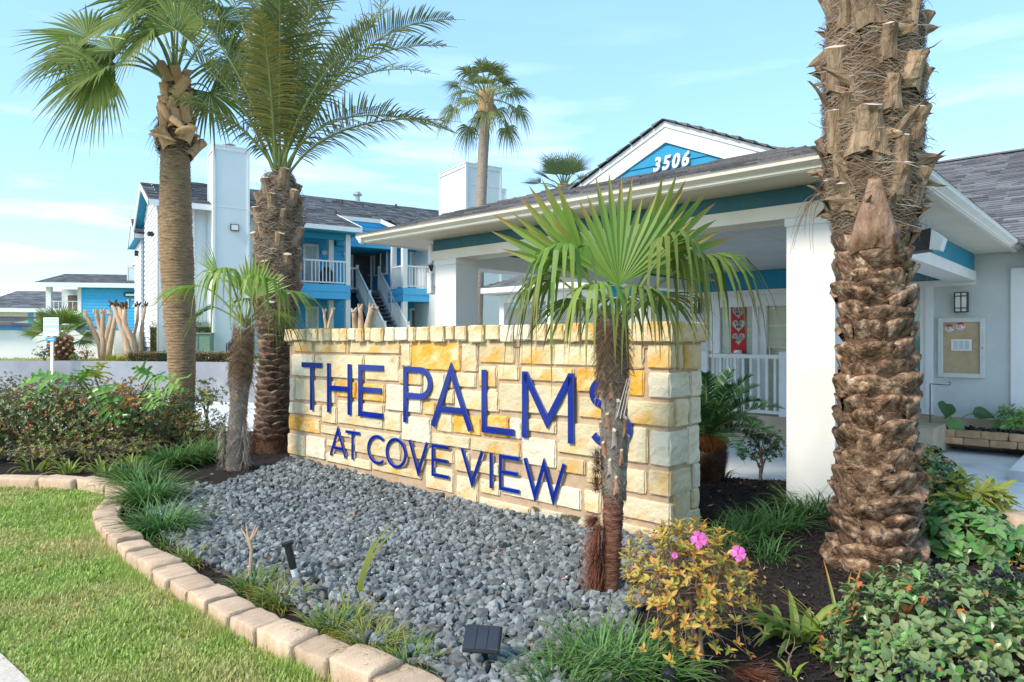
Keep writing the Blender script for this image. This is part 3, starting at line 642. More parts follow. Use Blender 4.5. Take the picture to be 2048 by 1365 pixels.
cs = .34; ax, ay = (cxL + cxR) / 2, cy0 + (cxR - cxL) / 2; az = zG + cs * (cxR - cxL) / 2
v3 = lambda x, y, z: Vector((x, y, z))
def front(t): return v3(cxL + (ax - cxL) * t, cy0 + (ay - cy0) * t, zG + (az - zG) * t), v3(cxR + (ax - cxR) * t, cy0 + (ay - cy0) * t, zG + (az - zG) * t)
slope('shingles', cp, front, 24, .14, .32)
def lft(t): return v3(cxL + (ax - cxL) * t, 14.5, zG + (az - zG) * t), v3(cxL + (ax - cxL) * t, cy0 + (ay - cy0) * t, zG + (az - zG) * t)
def rgt(t): return v3(cxR + (ax - cxR) * t, cy0 + (ay - cy0) * t, zG + (az - zG) * t), v3(cxR + (ax - cxR) * t, 14.5, zG + (az - zG) * t)
slope('shingles', cp, lft, 24, .14, .5, seed=2); slope('shingles', cp, rgt, 24, .14, .5, seed=3)
# gable dormer with the street number
gy = 6.38; gL, gR, gA = -4.86, -2.46, -3.66; gz0, gz1 = 3.25, 3.785
gs = (gz1 - gz0) / (gA - gL)
m_ = MB(); m_.add([(gL, gy + .02, gz0 - .12), (gR, gy + .02, gz0 - .12), (gR, gy + .02, gz0), (gA, gy + .02, gz1 - .02), (gL, gy + .02, gz0)], [(0, 1, 2, 3, 4)])
m_.build('gable_wall', WHITE, cp)
m_ = MB()  # bargeboards
for (xa, za, xb, zb) in ((gL, gz0, gA, gz1), (gA, gz1, gR, gz0)):
    h_ = .215
    m_.add([(xa, gy - .03, za - h_), (xb, gy - .03, zb - h_), (xb, gy - .03, zb), (xa, gy - .03, za), (xa, gy + .02, za - h_), (xb, gy + .02, zb - h_), (xb, gy + .02, zb), (xa, gy + .02, za)],
           [(0, 1, 2, 3), (7, 6, 5, 4), (0, 4, 5, 1), (3, 2, 6, 7)])
m_.build('bargeboard', WSTUC, cp)
m_ = MB(); 
for (xa, za, xb, zb) in ((gL, gz0, gA, gz1), (gA, gz1, gR, gz0)):
    m_.add([(xa, gy - .045, za - .055), (xb, gy - .045, zb - .055), (xb, gy - .045, zb + .004), (xa, gy - .045, za + .004), (xa, gy - .028, za - .055), (xb, gy - .028, zb - .055), (xb, gy - .028, zb + .004), (xa, gy - .028, za + .004)], [(0, 1, 2, 3), (0, 4, 5, 1), (3, 2, 6, 7)])
m_.build('rake_trim', WHITE, cp)
m_ = MB(); z = gz0 - .1
while z < gz1 - .2:
    zt = min(z + .20, gz1 - .2)
    def xl(zz): return gL + (zz + .19 - gz0) / gs
    def xr(zz): return gR - (zz + .19 - gz0) / gs
    a0, b0, a1, b1 = max(gL, xl(z)), min(gR, xr(z)), max(gL, xl(zt)), min(gR, xr(zt))
    m_.add([(a0, gy - .014, z), (b0, gy - .014, z), (b1, gy - .002, zt), (a1, gy - .002, zt), (a0, gy, z), (b0, gy, z)], [(0, 1, 2, 3), (4, 5, 1, 0)]); z = zt
m_.build('gable_board', mat('gable_blue', (.018, .24, .42), (.025, .27, .46), bump=.1), cp)
def gr1(t): return v3(gL - .04 + (gA - gL + .04) * t, 8.3, gz0 + .0 + (gz1 - gz0 + .02) * t), v3(gL - .04 + (gA - gL + .04) * t, gy - .09, gz0 + (gz1 - gz0 + .02) * t)
def gr2(t): return v3(gR + .04 + (gA - gR - .04) * t, gy - .09, gz0 + (gz1 - gz0 + .02) * t), v3(gR + .04 + (gA - gR - .04) * t, 8.3, gz0 + (gz1 - gz0 + .02) * t)
slope('shingles', cp, gr1, 9, .14, .3, seed=5, thick=.016); slope('shingles', cp, gr2, 9, .14, .3, seed=6, thick=.016)
def text(name, body, size, depth, m, parent, loc, rot, shear=0, bold=0, align='CENTER', sx=1.0):
    cu = bpy.data.curves.new(name, 'FONT'); cu.body = body; cu.size = size; cu.extrude = depth; cu.align_x = align; cu.align_y = 'CENTER'; cu.shear = shear; cu.offset = bold; cu.resolution_u = 3
    cu.space_line = .85
    o = bpy.data.objects.new(name, cu); COL.objects.link(o); bpy.context.view_layer.update()
    me = bpy.data.meshes.new_from_object(o.evaluated_get(bpy.context.evaluated_depsgraph_get())); bpy.data.objects.remove(o); bpy.data.curves.remove(cu)
    me.materials.clear(); me.materials.append(m); q = link(name, me, parent, loc, rot); q.scale = (sx, 1, 1); return q
xm, zm = FA.L(1341, 326, gy - .03)
for ch, dx in (('3', -.165), ('5', -.055), ('0', .055), ('6', .165)):
    text('numeral', ch, .20, .012, WHITE, cp, (xm + dx, gy - .03, zm), (R(90), 0, 0), shear=.25, bold=.006, sx=.85)

# ------------------------------------------------------------------ office behind the carport
of = thing('office_building', 'pale grey stucco office with dark shingle roof and white framed glass doors', 'office', rz=FA.rot)
wy = 12.05
m_ = MB(); m_.box(-8.2, 6.5, wy, wy + 7, .34, 2.86); m_.build('wall', GREYP, of)
m_ = MB(); m_.box(-8.2, 6.5, wy - .03, wy + 7, -.4, .34); m_.build('foundation', TANC, of)
# right door set with side light
xd, _ = FA.L(1868, 700, wy); xe, _ = FA.L(1843, 700, wy)
m_ = MB(); m_.box(xd - .11, xd, wy - .06, wy, .36, 2.40); m_.box(xd - 1.9, xd - 1.79, wy - .06, wy, .36, 2.40); m_.box(xd - 1.9, xd, wy - .06, wy, 2.402, 2.50); m_.box(xd - 1.79, xd - .11, wy - .05, wy, .36, .45); m_.box(xd, -1.78, wy - .05, wy, 2.31, 2.39)
do = m_.build('door_frame', WHITE, of)
m_ = MB(); m_.box(xd - 1.79, xd - .18, wy - .02, wy - .005, .45, 2.40); m_.build('pane', mat('green_tinted_glass', (.10, .27, .20), (.16, .35, .27), scale=1.5, rough=.1, bump=0, spec=.8, stretch=(1, 1, .4)), do)
m_ = MB(); m_.box(xd - .18, xd - .112, wy - .04, wy - .003, .45, 2.40); m_.box(xd - .98, xd - .90, wy - .04, wy - .003, .45, 2.4); m_.build('stile', WHITE, do)
# window at the far right edge of view
xw, _ = FA.L(2022, 700, wy)
window(of, xw + .16, xw + 1.3, wy, .62, 2.36, frame=.15, glass=BLIND, mull=(xw + .73,))
m_ = MB(); m_.box(xw, xw + .15, wy - .052, wy - .003, .55, 2.52); m_.build('window_trim', WHITE, of)
# left double doors with blinds and hearts banner
def xof(px): return FA.L(px, 650, wy)[0]
x0, x1, x2, x3 = xof(1425), xof(1443), xof(1508), xof(1536)
m_ = MB(); m_.box(x0, x1, wy - .08, wy, .36, 2.30); m_.box(x2, x2 + .1, wy - .08, wy, .36, 2.30); m_.box(x0, x3 + 1.6, wy - .082, wy, 2.10, 2.302); m_.box(x3 - .09, x3, wy - .08, wy, .36, 2.1); m_.box(x3 + .95, x3 + 1.6, wy - .05, wy, .36, 2.1)
df = m_.build('door_frame', WHITE, of)
m_ = MB(); m_.box(x1, x2, wy - .02, wy - .004, .4, 2.10); m_.build('pane', BLIND, df)
m_ = MB(); m_.box(x2 + .1, x3 - .09, wy - .05, wy - .004, .4, 2.10); m_.build('stile', WHITE, df)
m_ = MB(); m_.box(x3, x3 + .9, wy - .02, wy - .004, .4, 2.06); m_.build('pane', mat('door_with_blinds', (.46, .48, .34), (.58, .58, .44), scale=2, rough=.2, bump=0, stretch=(1, 1, 6)), df)
m_ = MB(); m_.box(x3, x3 + .9, wy - .03, wy - .022, 1.74, 1.76); m_.box(x3, x3 + .9, wy - .03, wy - .022, 1.36, 1.38); m_.build('glazing_bar', CREAM, df)
m_ = MB(); m_.box(x2 + .32, x2 + .345, wy - .12, wy - .05, 1.2, 1.36); m_.build('handle', METAL, df)
m_ = MB(); m_.box(-8.2, -2.11, wy - .06, wy, 2.40, 2.74); m_.build('frieze_board', BLUED, of)
m_ = MB(); m_.box(-8.2, -2.11, wy - .075, wy, 2.305, 2.398); m_.build('trim_board', WHITE, of)
# main roof
oz, oy_, osl = 2.80, 11.42, .4167; ob = 6.4
def orf(t): return v3(-8.6, oy_ + ob * t, oz + osl * ob * t), v3(7.2, oy_ + ob * t, oz + osl * ob * t)
slope('shingles', of, orf, 49, .14, .30, seed=8, thick=.016)
m_ = MB(); m_.box(-8.6, 7.2, oy_ + ob - .1, oy_ + ob + .12, oz + osl * ob, oz + osl * ob + .035); m_.build('ridge_cap', ROOF, of)
def orb(t): return v3(7.2, oy_ + 2 * ob - ob * t, oz + osl * ob * t), v3(-8.6, oy_ + 2 * ob - ob * t, oz + osl * ob * t)
slope('shingles', of, orb, 16, .4, 1.0, seed=9)
for xx in (-8.58, 7.17):
    m_ = MB(); m_.add([(xx, oy_, oz - .03), (xx, oy_ + 2 * ob, oz - .03), (xx, oy_ + ob, oz + osl * ob - .03)], [(0, 1, 2)]); m_.build('gable_wall', GREYP, of)
m_ = MB(); m_.box(-1.10, 7.2, oy_ - .02, oy_ + .02, 2.64, 2.80); m_.build('fascia', WHITE, of)
m_ = MB(); m_.box(-1.10, 7.2, oy_, wy, 2.62, 2.638); m_.build('soffit', WSTUC, of)
m_ = MB(); m_.add([(cxR - .32, 11.3, 2.50), (cxR + .02, 11.3, 2.50), (cxR + .02, 12.0, 2.50), (cxR - .32, 12.0, 2.50), (cxR - .32, 11.3, 2.758), (cxR + .02, 11.3, 2.758), (cxR + .02, 12.0, 2.758), (cxR - .32, 12.0, 2.758)], [(0, 3, 2, 1), (0, 1, 5, 4), (1, 2, 6, 5), (3, 0, 4, 7)])
# porch landing with railing, and foundation
ld = thing('porch', 'raised tan concrete porch with white railing in front of the office doors', 'porch', rz=FA.rot)
m_ = MB(); m_.box(-5.6, -2.05, 10.6, 12.0, -.3, .30); m_.build('platform', TANC, ld)
xr0 = FA.L(1411, 706, 10.65)[0]; 
railing(ld, [V2(xr0, 10.66), V2(xr0 + 1.3, 10.66), V2(xr0 + 2.3, 10.66)], .30, 1.235, sp=.125)
railing(ld, [V2(xr0, 11.9), V2(xr0, 10.72)], .30, 1.235, sp=.125)

def wall_lantern(px, py, lab):
    x, z = FA.L(px, py, wy - .05); p = FA.W(x, wy - .06, z)
    t_ = thing('wall_lantern', lab, 'wall lamp', p, FA.rot, 'box lanterns on the office wall')
    w, h = .085, .150
    m_ = MB(); m_.box(-w + .008, w - .008, -.045, .045, -h + .008, h - .008); m_.build('glass', LIGHTW, t_)
    m_ = MB()
    for x_ in (-w, -.006, w - .014): m_.box(x_, x_ + .014, -.055, .05, -h, h)
    for z_ in (-h, -h + .055, h - .067, h - .014): m_.box(-w, w, -.057, .05, z_, z_ + .014)
    m_.build('frame', BLACK, t_); m_ = MB(); m_.box(-.06, .06, .05, .062, -.1, .1); m_.build('backplate', BLACK, t_)
wall_lantern(1923, 605, 'black framed box lantern above the notice board')
wall_lantern(1392, 611, 'black framed box lantern beside the hearts banner door')
# notice board
x0, z1_ = FA.L(1877, 637, wy); x1, z0_ = FA.L(1971, 757, wy)
nb = thing('notice_board', 'locked cork notice board in a pale grey metal frame on the office wall', 'notice board', FA.W((x0 + x1) / 2, wy, 0), FA.rot)
w = (x1 - x0) / 2; fr_ = .065
m_ = MB()
m_.box(-w, -w + fr_, -.06, 0, z0_, z1_, bev=.006); m_.box(w - fr_, w, -.06, 0, z0_, z1_, bev=.006); m_.box(-w + fr_, w - fr_, -.058, 0, z0_, z0_ + fr_); m_.box(-w + fr_, w - fr_, -.058, 0, z1_ - fr_, z1_); m_.build('frame', mat('pale_anodised_frame', (.58, .61, .58), (.64, .66, .63), rough=.4, bump=0), nb)
m_ = MB(); m_.box(-w + fr_, w - fr_, -.02, 0, z0_ + fr_, z1_ - fr_); m_.build('cork_panel', mat('brown_paper', (.45, .32, .19), (.54, .40, .25), scale=5, rough=.7, bump=.2, bscale=12, bdist=.01), nb)
PAPER = mat('white_paper', (.8, .8, .8), (.74, .75, .77), scale=20, bump=0); INK = mat('grey_print', (.35, .37, .42), bump=0); REDI = mat('red_print', (.62, .03, .03), bump=0); BLKI = mat('black_print', (.02, .02, .02), bump=0)
zc = (z0_ + z1_) / 2
m_ = MB(); m_.box(-.13, .13, -.024, -.021, zc - .045, zc + .125); pa = m_.build('paper_sheet', PAPER, nb)
m_ = MB()
for i in range(9):
    for j in range(3): m_.box(-.10 + j * .07, -.045 + j * .07, -.0255, -.0245, zc - .02 + i * .014, zc - .014 + i * .014)
m_.build('print', INK, pa)
def round_sticker(parent, x, y, z, r):
    m_ = MB(); vs = [(x + r * math.cos(R(22.5 + 45 * i)), y, z + r * math.sin(R(22.5 + 45 * i))) for i in range(8)]; m_.add(vs, [tuple(reversed(range(8)))]); s_ = m_.build('sticker', PAPER, parent)
    m_ = MB(); vs = [(x - r * .92, y - .001, z + r * .38), (x + r * .92, y - .001, z + r * .38), (x + r * .38, y - .001, z + r * .92), (x - r * .38, y - .001, z + r * .92)]; m_.add(vs, [(0, 1, 2, 3)])
    m_.add([(x - r * .6, y - .001, z - r * .72), (x + r * .6, y - .001, z - r * .72), (x + r * .6, y - .001, z - r * .6), (x - r * .6, y - .001, z - r * .6)], [(0, 1, 2, 3)]); m_.build('red_band', REDI, s_)
    m_ = MB()
    for k in range(3): m_.add([(x - r * .75, y - .001, z + r * (.18 - .24 * k)), (x + r * .1, y - .001, z + r * (.18 - .24 * k)), (x + r * .1, y - .001, z + r * (.28 - .24 * k)), (x - r * .75, y - .001, z + r * (.28 - .24 * k))], [(0, 1, 2, 3)])
    m_.add([(x + r * .3, y - .001, z + r * .2), (x + r * .75, y - .001, z + r * .25), (x + r * .7, y - .001, z - r * .15)], [(0, 1, 2)]); m_.build('print', BLKI, s_)
round_sticker(nb, -w + .145, -.026, z1_ - .155, .062); round_sticker(nb, -w + .285, -.026, z1_ - .125, .062)
m_ = MB(); m_.tube([(w - .03, -.066, zc), (w - .03, -.058, zc)], .009, 8); m_.build('lock', BLACK, nb)
# hearts banner in the door
x0, z1_ = FA.L(1463, 590, wy); x1, z0_ = FA.L(1494, 702, wy)
hb = thing('hearts_banner', 'red paper banner of pale candy hearts hanging in the glass door', 'banner', FA.W((x0 + x1) / 2, wy - .028, 0), FA.rot)
w = (x1 - x0) / 2; m_ = MB(); m_.box(-w, w, -.002, 0, z0_ - .05, z1_ + .06); m_.build('red_panel', mat('red_paper', (.42, .015, .01), (.5, .02, .015), bump=0, rough=.5), hb)
hgt = (z1_ - z0_) / 4.55
HM = [mat('heart_' + n_, c_, bump=0, rough=.6) for n_, c_ in (('pink', (.55, .42, .42)), ('lilac', (.36, .34, .38)), ('green', (.38, .52, .44)), ('grey', (.48, .50, .44)))]
for i, (txt, hm) in enumerate((('CUTIE', HM[0]), ('HUG\nME', HM[1]), ('KISS\nME', HM[2]), ('SOUL\nMATE', HM[3]))):
    zc = z1_ + .02 - hgt * (.5 + i * 1.06); r = w * .80; m_ = MB(); vs = []
    for k in range(28):
        a_ = 2 * math.pi * k / 28; vs.append((r * math.sin(a_) ** 3, -.004, zc + r * (13 * math.cos(a_) - 5 * math.cos(2 * a_) - 2 * math.cos(3 * a_) - math.cos(4 * a_)) / 15.5 + .01))
    m_.add([(0, -.004, zc)] + vs, [(0, 1 + (k + 1) % 28, 1 + k) for k in range(28)]); ho = m_.build('heart', hm, hb)
    text('lettering', txt, w * .52, .0005, mat('dark_red_ink', (.14, .01, .01), bump=0), ho, (0, -.0065, zc + .012), (R(90), 0, 0), bold=.0012)
st = thing('door_sticker', 'round red and white security sticker on the office door glass', 'sticker', FA.W(FA.L(1546, 615, wy)[0], wy - .034, FA.L(1546, 615, wy)[1]), FA.rot)
round_sticker(st, 0, 0, 0, .055)
# planter of tumbled tan bricks
pl = thing('planter', 'low planter of tumbled tan blocks filled with dark lava rock by the wall', 'planter', rz=FA.rot)
bx0 = FA.L(1838, 880, 11.42)[0]
mbk = [stone]  # shared rough block meshes
def rough_block(name, w, d, h, m, seed, jit=.006):
    rnd = random.Random(seed); mb = MB(); us = [0, .08, .35, .65, .92, 1]
    V = []; idx = {}
    def vid(i, j, k):
        if (i, j, k) in idx: return idx[(i, j, k)]
        u, v, w_ = us[i], us[j], us[k]; e = (u in (0, 1)) + (v in (0, 1)) + (w_ in (0, 1)); ins = .10 * (e - 1) if e > 1 else 0
        p = Vector(((u - .5) * w * (1 - ins * .5 * h / w), (v - .5) * d * (1 - ins * .5 * h / d), w_ * h - (ins * h * .35 if w_ == 1 else -ins * h * .35 if w_ == 0 else 0)))
        p += Vector((noise.noise(p * 11 + Vector((seed, 0, 0))), noise.noise(p * 11 + Vector((0, seed, 0))), noise.noise(p * 11 + Vector((0, 0, seed))))) * jit * 1.6
        idx[(i, j, k)] = len(V); V.append(p); return idx[(i, j, k)]
    Fs = []
    for i in range(5):
        for j in range(5):
            Fs += [(vid(i, j, 5), vid(i + 1, j, 5), vid(i + 1, j + 1, 5), vid(i, j + 1, 5)), (vid(i, j + 1, 0), vid(i + 1, j + 1, 0), vid(i + 1, j, 0), vid(i, j, 0)),
                   (vid(i, 0, j), vid(i + 1, 0, j), vid(i + 1, 0, j + 1), vid(i, 0, j + 1)), (vid(i + 1, 5, j), vid(i, 5, j), vid(i, 5, j + 1), vid(i + 1, 5, j + 1)),
                   (vid(5, i, j), vid(5, i + 1, j), vid(5, i + 1, j + 1), vid(5, i, j + 1)), (vid(0, i + 1, j), vid(0, i, j), vid(0, i, j + 1), vid(0, i + 1, j + 1))]
    mb.add(V, Fs); return mb.mesh(name, m, smooth=True)
BK = [rough_block('brick', .30, .17, .098, TANB, s_) for s_ in range(4)]
for row in range(2):
    for i in range(12):
        x = bx0 + .15 + i * .308 + (.15 if row else 0)
        link('brick', BK[(i + row) % 4], pl, (x - (0 if row else .06), 11.45 + (.0 if row == 0 else .012), .02 + row * .10), (0, 0, random.uniform(-.03, .03)))
for i in range(3): link('brick', BK[i], pl, (bx0 + .02, 11.72 + i * .0 + .3 * (i % 2), .02 + .1 * (i // 2)), (0, 0, R(90)))
m_ = MB(); m_.box(bx0 + .1, bx0 + 3.7, 11.53, 12.0, 0, .19); m_.build('soil', MULCH, pl)
m_ = MB(); rr = random.Random(4)
_t = (1 + 5 ** .5) / 2
ICO = [(a / 1.9, b / 1.9, c / 1.9) for a, b, c in ((-1, _t, 0), (1, _t, 0), (-1, -_t, 0), (1, -_t, 0), (0, -1, _t), (0, 1, _t), (0, -1, -_t), (0, 1, -_t), (_t, 0, -1), (_t, 0, 1), (-_t, 0, -1), (-_t, 0, 1))]
ICF = [(0, 11, 5), (0, 5, 1), (0, 1, 7), (0, 7, 10), (0, 10, 11), (1, 5, 9), (5, 11, 4), (11, 10, 2), (10, 7, 6), (7, 1, 8), (3, 9, 4), (3, 4, 2), (3, 2, 6), (3, 6, 8), (3, 8, 9), (4, 9, 5), (2, 4, 11), (6, 2, 10), (8, 6, 7), (9, 8, 1)]
def rock(mb, c, s, rr, mi=0, flat=.7):
    """angular chip of 8 points"""
    q = Matrix.Rotation(rr.uniform(0, 6.28), 3, Vector((rr.uniform(-1, 1), rr.uniform(-1, 1), rr.uniform(-1, 1) + .01)).normalized())
    sx, sy, sz = s * rr.uniform(.7, 1.3), s * rr.uniform(.55, 1.0), s * rr.uniform(.4, .8) * flat / .7
    vs = []
    for X, Y, Z in ICO:
        k = rr.uniform(.62, 1.12); vs.append(c + q @ Vector((X * sx, Y * sy, Z * sz)) * (k * .62))
    mb.add(vs, ICF, mi)
for i in range(500): rock(m_, Vector((rr.uniform(bx0 + .1, bx0 + 3.6), rr.uniform(11.52, 11.98), .19 + rr.uniform(0, .04))), .05, rr)
o = m_.build('lava_rock', mat('black_lava_rock', (.02, .02, .024), (.06, .06, .065), island=.5, bump=.4), pl); o['kind'] = 'stuff'
# floodlight under the eave and security camera on the left column
p = FA.W(-1.72, 6.9, 2.70)
fl = thing('flood_light', 'black flood light with clear lens under the carport eave', 'flood light', p, FA.rot)
p = P(1862, 487, 5.6); fl.location = p
m_ = MB(); m_.add([(-.13, -.1, .09), (.02, -.12, .11), (.02, .12, .11), (-.13, .1, .09), (-.15, -.09, -.07), (.0, -.09, -.06), (.0, .09, -.06), (-.15, .09, -.07)], [(0, 3, 2, 1)[::-1], (4, 7, 6, 5), (0, 4, 5, 1), (1, 5, 6, 2), (2, 6, 7, 3), (3, 7, 4, 0)]); m_.build('housing', BLACK, fl)
m_ = MB(); m_.add([(.023, -.11, .10), (.023, .11, .10), (.1, .085, .03), (.1, -.085, .03), (.003, -.085, -.055), (.003, .085, -.055), (.075, .07, -.07), (.075, -.07, -.07)], [(0, 1, 2, 3), (3, 2, 6, 7), (4, 7, 6, 5), (0, 3, 7, 4), (1, 5, 6, 2)]); m_.build('lens', LIGHTW, fl)
m_ = MB(); m_.box(-.06, -.02, -.02, .02, .1, .20); m_.build('bracket', METAL, fl)
x, z = FA.L(866, 530, 5.75)
sc_ = thing('security_camera', 'white security camera and antenna box on the far carport column', 'security camera', FA.W(-6.60, 5.72, 2.3), FA.rot)
m_ = MB(); m_.box(-.09, -.02, -.04, .04, .16, .42, bev=.01); m_.build('antenna', WHITE, sc_)
m_ = MB(); m_.box(-.10, -.02, -.05, .05, -.22, .06, bev=.012); m_.build('housing', WHITE, sc_)
m_ = MB(); m_.tube([(-.05, 0, .07), (-.05, 0, .15)], [.02, .05], 10); m_.build('dome', BLACK, sc_)
m_ = MB(); m_.box(-.02, .06, -.012, .012, -.12, .34); m_.build('bracket', METAL, sc_)
# ------------------------------------------------------------------ blue two storey apartment building
ap = thing('apartment_building', 'bright blue and white two storey apartment building with balconies and outside stairs', 'building', rz=FB.rot)
z0g, zF, zE = .96, 3.60, 5.62
def fbx(px, yl): return FB.L(px, 500, yl)[0]
# block 0: white block with the big chimney
sb = MB()
X0, X1 = fbx(317, 23), 5.6
m_ = MB(); m_.box(X0 + .03, X1, 23.02, 27.6, z0g, zE); m_.build('wall', GREYW, ap)
siding(sb, V2(X0, 27.6), V2(X0, 23.0), z0g + .3, zE + .1, V2(-1, 0), .17)
z = zE + .1                                     # gable triangle boards on the left end
while z < 6.6:
    k = (z - zE) / 1.0; siding(sb, V2(X0, 27.9 - 2.3 * k), V2(X0, 22.9 + 2.5 * k), z, z + .17, V2(-1, 0), .17); z += .17
sb.build('siding', WHITE, ap)
m_ = MB(); m_.box(X0 - .03, X0 + .26, 22.96, 23.0, z0g, zE); m_.box(X0 - .03, X0 + .0, 22.96, 23.2, z0g, zE); m_.build('corner_board', WHITE, ap)
m_ = MB(); m_.box(X0 + .9, X0 + 1.0, 22.97, 23.0, z0g, zE); m_.box(X0 + .28, X1, 22.985, 23.0, 3.35, 3.37); m_.build('batten', WHITE, ap)
m_ = MB(); m_.box(X0 + .28, X0 + .9, 22.985, 23.0, z0g, 2.9); m_.build('blue_panel', BLUE, ap)
e0, r0, b0 = 22.45, 25.5, 28.4; zr0 = zE + .35 * (r0 - e0)
xe0 = X0 - .3
slope('shingles', ap, lambda t: (v3(xe0, e0 + (r0 - e0) * t, zE + (zr0 - zE) * t), v3(6.0, e0 + (r0 - e0) * t, zE + (zr0 - zE) * t)), 20, .15, .35, seed=11)
slope('shingles', ap, lambda t: (v3(6.0, b0 - (b0 - r0) * t, zE + (zr0 - zE) * t), v3(xe0, b0 - (b0 - r0) * t, zE + (zr0 - zE) * t)), 8, .3, 1, seed=12)
m_ = MB(); m_.box(xe0, 6.0, e0 - .02, e0 + .02, zE - .18, zE - .012); m_.build('fascia', WHITE, ap)
m_ = MB()
for ya, yb in ((e0, r0), (b0, r0)):
    m_.add([(xe0 - .02, ya, zE - .20), (xe0 - .02, yb, zr0 - .20), (xe0 - .02, yb, zr0 - .015), (xe0 - .02, ya, zE - .015), (xe0 + .02, ya, zE - .20), (xe0 + .02, yb, zr0 - .20), (xe0 + .02, yb, zr0 - .015), (xe0 + .02, ya, zE - .015)], [(0, 1, 2, 3), (0, 4, 5, 1), (4, 5, 6, 7)])
m_.build('bargeboard', WHITE, ap)
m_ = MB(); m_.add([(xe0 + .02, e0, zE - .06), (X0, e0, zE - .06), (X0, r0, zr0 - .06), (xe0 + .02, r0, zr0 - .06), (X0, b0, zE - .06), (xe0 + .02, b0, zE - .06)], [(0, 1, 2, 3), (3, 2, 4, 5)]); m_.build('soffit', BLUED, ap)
# big chimney
def chimney(parent, x0, x1, y0, y1, zb, zt, seam):
    m_ = MB(); m_.box(x0 + .04, x1 - .04, y0 + .03, y1 - .03, zb, zt - .03); c = m_.build('chimney', GREYW, parent)
    m_ = MB(); t_ = .07
    for xx in (x0, x1 - t_):
        for yy in (y0, y1 - t_): m_.box(xx, xx + t_, yy, yy + t_, zb, zt - .001)
    m_.box(x0 + t_, x1 - t_, y0 + .01, y0 + .03, zt - .12, zt); m_.box(x0 + .01, x0 + .04, y0 + t_, y1 - t_, zt - .12, zt); m_.box(x0 - .015, x1 + .015, y0 - .015, y1 + .015, zt, zt + .03)
    m_.box(x0 + t_, x1 - t_, y0 + .022, y0 + .03, seam, seam + .02); m_.build('corner_board', WHITE, c)
    m_ = MB(); cx_, cy_ = (x0 + x1) / 2, y0 + .35; m_.tube([(cx_, cy_, zt + .03), (cx_, cy_, zt + .1)], .12, 12); m_.tube([(cx_, cy_, zt + .13), (cx_, cy_, zt + .15)], .19, 14); m_.tube([(cx_, cy_, zt + .1), (cx_, cy_, zt + .13)], .09, 8); m_.build('flue_cap', METAL, c)
chimney(ap, 3.50, 4.55, 22.0, 22.98, z0g, 7.34, 5.5)
lx, lz = FB.L(469, 456, 21.99)
m_ = MB(); m_.box(lx - .12, lx + .12, 21.93, 22.0, lz - .1, lz + .1); m_.build('wall_light', DGREY, ap)
m_ = MB(); m_.box(lx - .095, lx + .095, 21.92, 21.93, lz - .075, lz + .075); m_.build('wall_light', LIGHTW, ap)
# flood lights on the gable wall
for yy, zz in ((24.2, 4.75),):
    m_ = MB(); m_.box(X0 - .20, X0 - .02, yy - .09, yy + .09, zz, zz + .15, bev=.03); m_.build('flood_light', BLACK, ap)
# block -1 further back, blue
m_ = MB(); m_.box(2.14, 4.5, 28.52, 31.6, z0g, 5.35); m_.build('wall', BLUE, ap)
sb = MB(); siding(sb, V2(2.12, 28.5), V2(2.5, 28.5), z0g, 5.3, V2(0, -1), .17, 0); siding(sb, V2(2.10, 31.6), V2(2.10, 28.5), z0g, 5.3, V2(-1, 0), .17, 1); sb.build('siding', [BLUE, WHITE], ap)
m_ = MB(); m_.box(2.09, 2.16, 28.44, 28.5, z0g, 5.35); m_.build('corner_board', WHITE, ap)
slope('shingles', ap, lambda t: (v3(1.85, 28.2 + 1.9 * t, 5.36 + .8 * t), v3(4.6, 28.2 + 1.9 * t, 5.36 + .8 * t)), 12, .15, .4, seed=13)
m_ = MB(); m_.box(1.86, 4.6, 28.18, 28.22, 5.2, 5.35)
for ya, yb, za, zb in ((28.2, 30.1, 5.36, 6.16), (32, 30.1, 5.36, 6.16)): m_.add([(1.84, ya, za - .2), (1.84, yb, zb - .2), (1.84, yb, zb), (1.84, ya, za), (1.88, ya, za - .2), (1.88, yb, zb - .2), (1.88, yb, zb), (1.88, ya, za)], [(0, 1, 2, 3), (0, 4, 5, 1), (4, 5, 6, 7)])
m_.build('bargeboard', WHITE, ap)
m_ = MB(); m_.box(1.87, 2.1, 28.25, 32, 5.2, 5.24); m_.build('soffit', BLUED, ap)
m_ = MB(); m_.box(1.95, 2.1, 29.6, 29.8, 4.7, 4.9, bev=.02); m_.build('flood_light', BLACK, ap)

# block 1: left balcony, stairwell, block 2: right balcony
bx1 = fbx(700, 25.26); yb = 25.26; yw = 26.7
m_ = MB(); m_.box(5.0, bx1 + .5, yw + .02, 29, z0g, 6.0); m_.build('wall', BLUE, ap)
sb = MB(); siding(sb, V2(5.2, yw), V2(bx1 + .32, yw), z0g, 5.9, V2(0, -1), .17); siding(sb, V2(bx1 + .32, yw), V2(bx1 + .32, 28.9), z0g, 6.2, V2(1, 0), .17); sb.build('siding', BLUE, ap)
